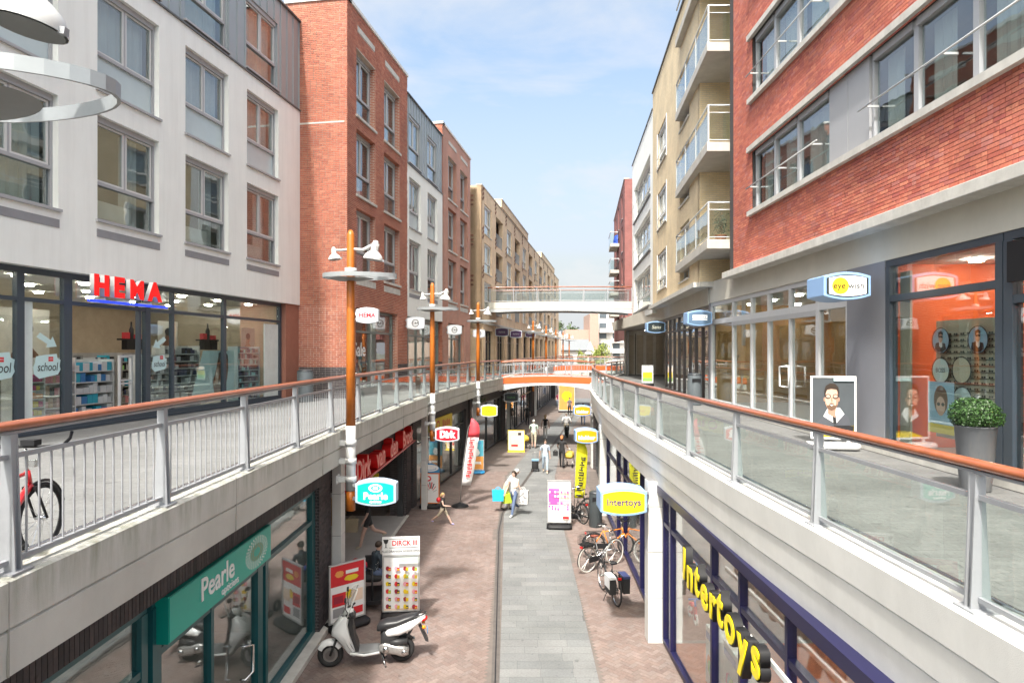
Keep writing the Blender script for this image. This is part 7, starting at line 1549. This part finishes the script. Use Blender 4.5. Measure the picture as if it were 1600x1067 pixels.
    b = MB(VN); b.prism([(-.36, .66), (-.30, .70), (-.44, .38), (-.50, .36), (-.48, .42)], -.08, .08); b.build('rear_mudflap', t); MB(M('plate_blue', (.08, .25, .55), .4)).box(-.485, -.475, -.06, .06, .50, .62).build('number_plate', t)
    b = MB(VN); b.circle((0, 0, .24), .265, .03, 'y', 10, 6, R(50), R(140)); b.build('rear_fender', t)
    EN = M('engine_alloy', (.42, .41, .40), .35, metal=.7, var=.15, scale=20)
    b = MB(EN); b.loft([(-.12, .15, .25, .04, .07), (-.02, .16, .26, .06, .10), (.12, .15, .29, .055, .085), (.32, .13, .33, .05, .10), (.42, .12, .33, .03, .06)], 14, 3); b.build('engine', t)
    for (q, z_) in ((-.04, .25), (.30, .33)): MB(CHROME).lathe([(.055, 0), (.05, .02), (.0, .025)], (q, .21, z_), 14, 'y').build('engine_cap', t)
    b = MB(VN); b.loft([(-.10, .12, .42, .05, .05), (.1, .13, .42, .06, .06), (.22, .12, .42, .05, .04)], 12, 3); b.build('air_filter', t)
    b = MB(CHROME); b.tube([(.2, -.12, .26), (.0, -.17, .28), (-.25, -.18, .34)], [.02, .045, .04], 10); b.build('exhaust', t)
    b = MB(VN); b.tube([(.40, .07, .26), (.33, .12, .02), (.30, .22, .015)], .014, 6); b.tube([(.40, -.07, .26), (.33, -.12, .02), (.30, -.22, .015)], .014, 6); b.build('centre_stand', t); MB(CHROME).tube([(.36, .1, .14), (.30, .22, .03)], .012, 6).build('side_stand', t)
    b = MB(VN); b.tube([(0, 0.02, .30), (-.18, .05, .62)], .028, 8); b.build('shock_absorber', t)
    return t
motor_scooter()
t = thing('motor_scooter', 'dark moped ridden by the person in the white jacket', 'scooter', (*gp(885, 682), 0), R(-90)); 
for a in (.6, -.6): MB(RUBBER).circle((a, 0, .24), .19, .05, 'y', 20, 8).build('wheel', t)
MB(BLKB).loft([(-.7, 0, .68, .06, .04), (-.5, 0, .62, .15, .14), (-.1, 0, .58, .14, .14), (.0, 0, .3, .14, .05), (.35, 0, .32, .14, .06)], 12).build('body', t); MB(BLKB).loft([(.38, 0, .6, .17, .25), (.5, 0, .62, .16, .25), (.62, 0, .6, .05, .1)], 12).build('front_shield', t); MB(BLKB).tube([(.38, -.33, 1.02), (.45, 0, 1.0), (.38, .33, 1.02)], .02, 8).build('handlebar', t); MB(M('headlight_glass')).lathe([(.0, 0), (.06, -.0), (.07, -.05)], (.62, 0, .78), 12, 'x').build('headlight', t)
# seated person on a mobility scooter behind the boards
t = thing('mobility_scooter', 'black mobility scooter mostly hidden behind the two advertising boards', 'scooter', (-3.28, 15.1, 0), R(-80))
MB(BLKC).loft([(-.35, 0, .55, .2, .05), (-.1, 0, .56, .23, .06), (.12, 0, .55, .2, .05)], 12).build('seat', t); MB(BLKC).box(-.42, -.34, -.2, .2, .55, .98).build('backrest', t); MB(BLKB).box(-.4, .6, -.2, .2, .16, .24).build('deck', t); MB(BLKB).tube([(.55, 0, .2), (.42, 0, .9), (.36, -.25, .95)], .025, 8).build('tiller', t)
for a in (-.3, .6):
    for c in (-.26, .26): MB(RUBBER).circle((a, c, .14), .10, .035, 'y', 18, 8).build('wheel', t)
DOT = cloth('dark_dotted_blouse', (.03, .045, .06)); pp = person('dark-haired person in a black dotted blouse seated behind the advertising boards', -3.30, 15.25, 0, R(35), 1.62, DOT, JEAN, HBR, legL=(80, 85), legR=(80, 85), armL=(15, 12, 70), armR=(15, 12, 70), seat=.60, sleeve=.5, wide=1.15, lean=12)
g = MB(PWH); r = random.Random(8)
for i in range(70):
    a = r.uniform(0, 6.28); z_ = r.uniform(.72, 1.12); q = .145+.0*z_; g.add([(q*math.cos(a)*1.0+u*-math.sin(a), q*.78*math.sin(a)+u*math.cos(a)-.03-(z_-.6)*.2, z_+v) for u, v in ((-.008, 0), (0, .008), (.008, 0), (0, -.008))], [(0, 1, 2, 3)])
g.build('dots', pp)['kind'] = 'stuff'
t = thing('backpack', 'red and blue backpack beside the seated person', 'bag', (-3.62, 15.0, .80), R(20)); MB(M('red_cloth', (.5, .02, .03), .7)).loft([(-.2, 0, .1, .08, .08), (-.05, 0, .12, .14, .14), (.15, 0, .1, .12, .1), (.22, 0, .08, .05, .05)], 12).build('bag', t); MB(M('blue_cloth', (.02, .08, .4), .7)).loft([(.05, -.1, .06, .06, .06), (.18, -.1, .05, .08, .06)], 10).build('pocket', t)
person('person in dark shorts half hidden behind the teal sign at the supermarket', -3.42-.9, 19.2, .02, R(200), 1.72, BLKC, BLKC, HBR, skin=SKINL, legL=(22, 10), legR=(-26, 45), armL=(10, 10, 20), armR=(-15, 10, 20), leglen=.25, shoe=KHA)
bag('beige woven bag carried beside the dark shorts near the teal sign', -4.75, 19.0, .55, .36, .14, .38, M('beige_bag', (.45, .38, .26)))
# distant walkers
for (px, py, h, tp, lg, hr, hd, l) in ((824, 665, 1.75, BLKC, BLKC, HBR, AWAY, 'man in dark clothes standing at the left shop fronts'), (872, 638, 1.7, cloth('maroon_cloth', (.22, .03, .06)), LJEAN, HBR, TOCAM, 'person in maroon top and pale jeans walking under the footbridge'), (882, 640, 1.65, BLKC, KHA, HBL, TOCAM, 'person in dark top and beige shorts under the footbridge'), (890, 649, 1.7, cloth('grey_cloth', (.15, .14, .15)), BLKC, HBR, TOCAM, 'person in grey right behind the moped rider'), (911, 664, 1.78, cloth('brown_cloth', (.12, .08, .07)), JEAN, HBR, AWAY, 'person in brown jacket below the farther orange sign'), (866, 622, 1.7, BLKC, BLKC, HBR, AWAY, 'small dark figure in the far street beyond the footbridge'), (893, 617, 1.7, WHC, JEAN, HBR, AWAY, 'small figure in white at the far end of the street')):
    x, y = gp(px, py); person(l, x, y, 0, hd, h, tp, lg, hr, hands=False)
# mannequins in the brick house shop
MAN = M('mannequin_pale', (.62, .55, .42), .4)
for (Y, inn, tp, lg, l) in ((24.0, .75, cloth('grey_cloth'), BLKC, 'mannequin in grey shirt in the brick house shop window'), (25.9, .8, cloth('teal_cloth', (.02, .25, .35)), BLKC, 'mannequin in teal jacket in the brick house shop window'), (36.9, .8, BLKC, WHC, 'mannequin in the second brick house shop window')):
    n_ = Vector((-DL.y, DL.x)); person(l, RC0+.163*Y+n_.x*inn, Y+n_.y*inn, ZL+.05, R(-20), 1.75, tp, lg, None, skin=MAN, shoe=MAN, legL=(3, 2), legR=(-3, 2), armL=(8, 12, 40), armR=(-5, 10, 30), leglen=.55, cat='mannequin', name='mannequin', hands=False)
# ================================================================== advertising boards
FRG_ = M('aluminium_frame', (.50, .50, .50), .35, metal=.5)
def board(label, x, y, z, face, w, h, frame, art, foot=BLACK, z0=.16, tilt=0, footh=.12, name='advertising_board'):
    t = thing(name, label, 'board', (x, y, z), face + R(90)); b = MB(frame); f = .035
    b.box(-w/2, -w/2+f, -.025, .025, z0, z0+h); b.box(w/2-f, w/2, -.025, .025, z0, z0+h); b.box(-w/2+f, w/2-f, -.025, .025, z0, z0+f); b.box(-w/2+f, w/2-f, -.025, .025, z0+h-f, z0+h); b.build('frame', t, bevel=.004)
    MB(PWH).box(-w/2+f, w/2-f, -.012, .012, z0+f, z0+h-f).build('poster', t); print_on(t, -.0125, [([(u*w, z0+v*h) for u, v in p], m) for p, m in art], 'poster_print')
    b = MB(foot); b.loft([(-w/2-.02, 0, footh/2, .20, footh/2), (-w/2+.08, 0, footh/2, .27, footh/2), (w/2-.08, 0, footh/2, .27, footh/2), (w/2+.02, 0, footh/2, .20, footh/2)], 16, 4); b.build('foot', t)
    if z0 > footh: MB(foot).box(-w/2+.1, -w/2+.16, -.02, .02, footh-.02, z0).build('bracket', t); MB(foot).box(w/2-.16, w/2-.1, -.02, .02, footh-.02, z0).build('bracket', t)
    return t
r = random.Random(12); PG = M('print_green', (.25, .45, .1)); PPK = M('print_pink', (.72, .10, .38)); PPK2 = M('print_rose', (.75, .35, .42)); PBG = M('print_beige', (.78, .60, .48)); PMA = M('print_maroon', (.3, .02, .04)); PBL = M('print_blue', (.05, .25, .5)); PTL = M('print_teal_blue', (.08, .35, .45)); PDO = M('print_dull_orange', (.75, .32, .08))
art = []
for c_ in range(4):
    for k in range(6):
        cx, cz = -.36+c_*.235, .10+k*.135
        m1, m2_ = r.choice([PYEL, PRED, PG, PMA, PPK2]), r.choice([PYEL, PRED, INK, PG]); art += [(blob(cx, cz, .05, .042, k*7+c_), m1), (rect(cx+.02, cx+.09, cz-.04, cz+.02), m2_), (rect(cx+.03, cx+.08, cz-.03, cz-.005), PYEL)]
art = [(rect(-.46, .46, .02, .06), PBG)] + art + [(rect(-.1, .46, .90, .97), M('print_mint', (.5, .68, .55)))]
t = board('tall white liquor board with bottle pictures and a boxed logo on its header', -2.46, 14.2, 0, R(-84), .82, 1.25, FRG_, art, z0=.14)
MB(PWH).box(-.41, .41, -.03, .0, 1.40, 1.80).build('header', t)
text(t, 'DIRCK III', .08, -.034, 1.66, .155, .002, PRED, bold=.004, sx=.9); text(t, 'ALLE DRANKEN GOEDKOPER!', 0, -.034, 1.485, .062, .002, INK); print_on(t, -.0305, [([(-.33+.10*a, 1.66+.10*b_) for a, b_ in ((-.6, .9), (.6, .9), (.35, .1), (.1, -.1), (.1, -.8), (.4, -.95), (-.4, -.95), (-.1, -.8), (-.1, -.1), (-.35, .1))], INK)] + [(rect(-.26, .38, 1.75, 1.76), INK), (rect(-.26, .38, 1.56, 1.57), INK), (rect(.37, .38, 1.57, 1.75), INK)])
t = board('angled red and white supermarket poster board beside the brick pier', -3.54, 13.75, 0, R(-132)+R(85), .86, 1.25, FRG_, [(rect(-.46, .46, .62, .97), PRED), (blob(-.22, .82, .12, .06, 1), PDO), (blob(.1, .72, .2, .05, 2), PYEL), (rect(-.05, .3, .8, .86), PWH), (rect(-.42, -.05, .28, .5), PRED), (rect(-.38, -.12, .33, .45), PMA), (blob(.05, .45, .1, .08, 3), PYEL), (rect(.1, .42, .3, .5), PBG), (rect(-.4, -.1, .1, .25), PGRY), (rect(.08, .42, .08, .2), PRED)], z0=.14)
arch = [(0+.5*.98*math.cos(a)*1.0, .0) for a in (0,)]
t = board('orange framed board with white arched top and radiating black strokes', -3.10, 24.2, 0, R(-92), .72, 1.15, M('board_orange', (.72, .20, .04), .4), [(blob(-.12, .82, .2, .10, 4), PRED), (ell(-.12, .82, .12, .05), PWH)] + [([(.05+.12*math.cos(a)-.02*math.sin(a), .32+.18*math.sin(a)), (.05+.12*math.cos(a)+.02*math.sin(a), .32+.17*math.sin(a)), (.05+.34*math.cos(a)+.03*math.sin(a), .32+.38*math.sin(a)), (.05+.34*math.cos(a)-.03*math.sin(a), .32+.39*math.sin(a))], INK if k % 2 else PRED) for k, a in enumerate([math.pi*q/9 for q in range(10)])], z0=.16)
MB(PBL).prism([(-.36, 1.32), (.36, 1.32), (.36, 1.50), (.22, 1.62), (.06, 1.68), (-.06, 1.68), (-.22, 1.62), (-.36, 1.50)], -.02, .02).build('arched_top', t); print_on(t, -.021, [(ell(0, 1.5, .33, .13), PWH), (ell(0, 1.48, .24, .06), PBL), (ell(0, 1.49, .22, .05), PWH)]); MB(PWH).lathe([(.0, 0), (.05, .02), (.06, .07), (.0, .12)], (0, 0, 1.67), 12).build('knob', t)
board('blue and orange poster board with white splash on a bright blue foot', -1.72, 31.0, 0, R(-92), .74, 1.48, FRG_, [(rect(-.46, .46, .42, .97), PTL), (rect(-.46, .46, .03, .45), PDO), (blob(0, .58, .2, .12, 6), PWH), (rect(-.3, .3, .2, .28), PWH), (rect(-.3, .3, .86, .92), PBL)], foot=M('bright_blue_foot', (.02, .25, .55), .4), z0=.16)
board('yellow framed poster board standing in the middle distance', .25, 37.6, 0, R(-95), .98, 1.2, M('board_yellow', (.75, .58, .05), .4), [(rect(-.4, .4, .1, .92), PBG), (rect(-.3, .3, .55, .7), PWH), (rect(-.3, .1, .2, .3), PRED), (rect(.1, .3, .75, .88), INK)], foot=M('board_yellow'), footh=.05, z0=.08)
board('white poster board with pink and rose squares, right of the gutter', 1.58, 21.4, 0, R(-94), .80, 1.42, FRG_, [(rect(-.44, 0, .42, .80), PPK), (rect(0, .44, .55, .80), PBG), (rect(.02, .42, .42, .54), PPK2)] + [(rect(a, a+.07, b_, b_+.05), random.Random(int(a*99+b_*77)).choice([PPK, PPK2, PWH])) for a in (-.44, -.32, -.2, -.08, .06, .2, .32) for b_ in (.30, .36, .44, .6, .7)] + [(blob(.28, .14, .12, .06, 9), PBG), (rect(.14, .4, .1, .16), PRED)], z0=.18)
SKS = M('print_skin_shade', (.42, .24, .17)); BRD = M('print_beard', (.16, .09, .055))
t = board('framed portrait of a bearded man in glasses beside the pale double doors', 6.02, 12.0, ZR, R(-100), .80, 1.18, M('board_white_frame', (.72, .72, .72), .4), [(rect(-.46, .46, .02, .98), M('print_dark_slate', (.07, .08, .09))), (rect(-.3, .46, .02, .22), PYEL), ([(-.42, .02), (-.32, .30), (-.1, .42), (.2, .44), (.34, .34), (.4, .16), (.0, .12)], M('print_waistcoat', (.08, .085, .10))), ([(-.22, .36), (-.12, .50), (.14, .50), (.24, .40), (.05, .24)], PWH), ([(-.02, .38), (.05, .38), (.07, .24), (.0, .24)], INK), ([(-.12, .50), (-.12, .40), (.04, .34), (.06, .52)], M('print_skin_shade', (.42, .24, .17))), (ell(-.195, .63, .022, .035), SKS), (ell(.115, .63, .022, .035), SKS), ([(-.18, .66), (-.175, .56), (-.13, .485), (-.04, .455), (.05, .485), (.10, .56), (.105, .66), (.08, .80), (-.04, .845), (-.155, .80)], SK3), ([(.03, .47), (.05, .485), (.10, .56), (.105, .66), (.09, .76), (.06, .66), (.055, .56)], SKS), ([(-.165, .57), (-.13, .485), (-.04, .455), (.05, .485), (.09, .57), (.05, .53), (.0, .545), (-.04, .55), (-.09, .545), (-.13, .53)], M('print_beard', (.16, .09, .055))), ([(-.09, .565), (-.04, .575), (.01, .565), (.0, .552), (-.08, .552)], BRD), ([(-.08, .545), (-.04, .55), (.0, .545), (-.04, .522)], PWH), ([(-.19, .66), (-.205, .76), (-.17, .845), (-.08, .885), (.03, .88), (.10, .83), (.125, .75), (.11, .66), (.095, .74), (.06, .79), (-.05, .80), (-.14, .785), (-.165, .74)], M('print_hair', (.035, .022, .015))), ([(-.05, .66), (-.03, .66), (-.02, .60), (-.06, .60)], SKS), (ell(-.12, .68, .06, .035), INK), (ell(-.12, .68, .045, .024), SK3), (ell(.04, .68, .06, .035), INK), (ell(.04, .68, .045, .024), SK3), (rect(.0, .44, .14, .22), INK), (rect(.0, .44, .92, .97), PTEAL)], foot=M('white_foot', (.68, .68, .67), .5), z0=.18)
scribble(t, .17, -.034+.014, .18+.18*1.18, .3, .045, PYEL, 9, 8)
board('small bright poster trolley at the mouth of the covered passage', 7.2, 34.0, ZR, R(-100), .62, .95, FRG_, [(rect(-.4, .4, .6, .9), PBG), (rect(-.4, .4, .3, .6), PYEL), (rect(-.4, .4, .1, .3), PG)], z0=.14)
board('orange poster board far down the street under the footbridge', 5.3, 62, 0, R(-92), 1.6, 2.6, FRG_, [(rect(-.46, .46, .03, .97), PDO), (blob(0, .55, .3, .2, 5), PYEL)])
# feather flags
def feather(label, x, y, h, lx, cols, w=.42, base=True, txt=None, txm=None):
    t = thing('feather_flag', label, 'flag', (x, y, 0)); b = MB(FRG_); b.tube([(0, 0, .1), (lx*.3, 0, h*.5), (lx*.75, 0, h*.9), (lx*1.0+.12, 0, h)], [.018, .014, .010, .007], 8); b.build('pole', t)
    n = 14; z0 = h*.24
    for (c, a0, a1) in cols:
        b = MB(c); vs = []; k0, k1 = int(a0*n), int(a1*n)
        for k in range(k0, k1+1):
            f = k/n; z_ = z0+(h-z0)*f; xl = lx*(z_/h)**1.5; ww = w*(1 if f < .75 else math.sqrt(max(0.02, 1-((f-.75)/.25)**2))); ww = w*.75+ (ww-w*.75)*min(1, f*3+.3) if f < .3 else ww; yy = .03*math.sin(f*5)
            vs += [(xl+.01, yy-.003, z_), (xl+ww+.01, yy+.02*math.sin(f*9), z_)]
        m_ = len(vs)//2; b.smooth = True; b.add(vs, [(2*i, 2*i+1, 2*i+3, 2*i+2) for i in range(m_-1)]); o = b.build('cloth', t); s = o.modifiers.new('t', 'SOLIDIFY'); s.thickness = .004
    if txt: o = scribble(t, lx*.42+w*.5, -.05, h*.56, h*.46, .22, txm, txt, 9, True); o.rotation_euler = (0, R(6), 0)
    b = MB(BLACK); b.lathe([(.34, 0), (.30, .06), (.12, .12), (.03, .16), (.0, .16)], (0, 0, 0), 16); b.build('base', t)
feather('red and white feather flag on a black foot, left side of the street', -1.98, 24.4, 3.35, .42, [(M('flag_red', (.65, .06, .08), .7), .72, 1.0), (M('flag_white', (.70, .69, .68), .7), 0, .74)], txt=11, txm=PRED)
feather('bright yellow feather flag with black lettering, right side of the street', 2.22, 22.9, 2.75, .10, [(M('flag_yellow', (.80, .75, .02), .7), 0, 1.0)], txt=7, txm=INK, w=.40)
# bins and planter
def bin_(label, x, y, z, r_, h, m_, slot=True):
    t = thing('litter_bin', label, 'bin', (x, y, z)); MB(m_).lathe([(r_*.96, 0), (r_, .03), (r_, h-.05), (r_*.97, h)], (0, 0, 0), 24).build('body', t); MB(M('bin_lid_dark', (.04, .045, .05), .4)).lathe([(r_*.97, h+.001), (r_*1.02, h+.02), (r_*.8, h+.07), (.0, h+.09)], (0, 0, 0), 24).build('lid', t)
    if slot: MB(BLACK).box(-r_*.6, r_*.6, -r_-.004, -r_+.03, h-.22, h-.1).build('opening', t)
BG = M('bin_grey', (.13, .15, .165), .45, metal=.2)
bin_('round grey litter bin against the dark plinth of the nearer orange brick house', -6.85, 21.2, ZL, .26, .98, BG, False)
bin_('grey litter bin with a scoop top by the pale doors, right walkway', 6.25, 21.9, ZR, .24, 1.0, BG)
bin_('tall ribbed black litter bin by the white column, street level', 2.82, 21.6, 0, .22, 1.12, M('bin_black', (.05, .06, .065), .45))
t = thing('planter', 'clipped round box bush in a tall grey tapered pot outside the optician', 'planter', (6.12, 8.45, ZR)); MB(M('pot_grey', (.105, .11, .12), .6, stain=((.2, .19, .17), 3, .4))).lathe([(.17, 0), (.20, .3), (.235, .82), (.25, .84), (.235, .845), (.22, .80), (.0, .79)], (0, 0, 0), 28).build('pot', t)
rs_ = np.random.RandomState(4); V_ = []
for _ in range(5200):
    d = rs_.normal(0, 1, 3); d /= np.linalg.norm(d)
    if d[2] < -.55: continue
    q = d*np.array([.30, .30, .235])*(1+.07*math.sin(d[0]*5+1)*math.cos(d[1]*4+d[2]*3))*(rs_.uniform(.86, 1.03)) + np.array([0, 0, .98]); s_ = rs_.uniform(.010, .017); nrm = d + rs_.normal(0, .5, 3); nrm /= np.linalg.norm(nrm); u = np.cross(nrm, rs_.normal(0, 1, 3)); u /= np.linalg.norm(u); w_ = np.cross(nrm, u); V_ += [q-u*s_, q-w_*s_*.6, q+u*s_, q+w_*s_*.6]
put('bush', np_mesh('bush', np.array(V_), np.arange(len(V_)).reshape(-1, 4), M('box_leaf', (.030, .078, .014), .5, var=.3, scale=6, island=.55)), t)
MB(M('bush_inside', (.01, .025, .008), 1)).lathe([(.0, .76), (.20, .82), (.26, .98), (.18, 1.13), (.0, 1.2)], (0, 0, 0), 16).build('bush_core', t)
# potted plant on the lowest balcony
t = thing('potted_plant', 'green-grey plant in a terracotta bowl on the lowest glass balcony', 'plant', (6.42, 19.7, ZR+zr_(3.08)+.28)); MB(M('terracotta', (.5, .2, .1), .8)).lathe([(.12, 0), (.17, .17), (.19, .17), (.19, .21), (.0, .2)], (0, 0, 0), 18).build('pot', t)
V_ = []
for _ in range(700):
    q = rs_.normal(0, 1, 3)*np.array([.10, .10, .20]) + np.array([0, 0, .52]); u = rs_.normal(0, 1, 3); u /= np.linalg.norm(u); w_ = np.cross(u, rs_.normal(0, 1, 3)); w_ /= np.linalg.norm(w_); s_ = .022; V_ += [q-u*s_, q-w_*s_*.6, q+u*s_, q+w_*s_*.6]
put('leaves', np_mesh('leaves', np.array(V_), np.arange(len(V_)).reshape(-1, 4), M('grey_green_leaf', (.12, .18, .12), .6, island=.3)), t)
# planter greenery above the second street shop
t = thing('hanging_planter', 'trailing green plants above the shop front by the third lamp post', 'plant', (-1.95, 34.0, 3.1)); MB(BLACK).box(-.3, .3, -.1, .1, 0, .15).build('trough', t); V_ = []
for _ in range(500):
    q = rs_.normal(0, 1, 3)*np.array([.28, .1, .12]) + np.array([0, 0, .25]); u = rs_.normal(0, 1, 3); u /= np.linalg.norm(u); w_ = np.cross(u, rs_.normal(0, 1, 3)); w_ /= np.linalg.norm(w_); s_ = .04; V_ += [q-u*s_, q-w_*s_*.5, q+u*s_, q+w_*s_*.5]
put('leaves', np_mesh('leaves', np.array(V_), np.arange(len(V_)).reshape(-1, 4), M('box_leaf')), t)
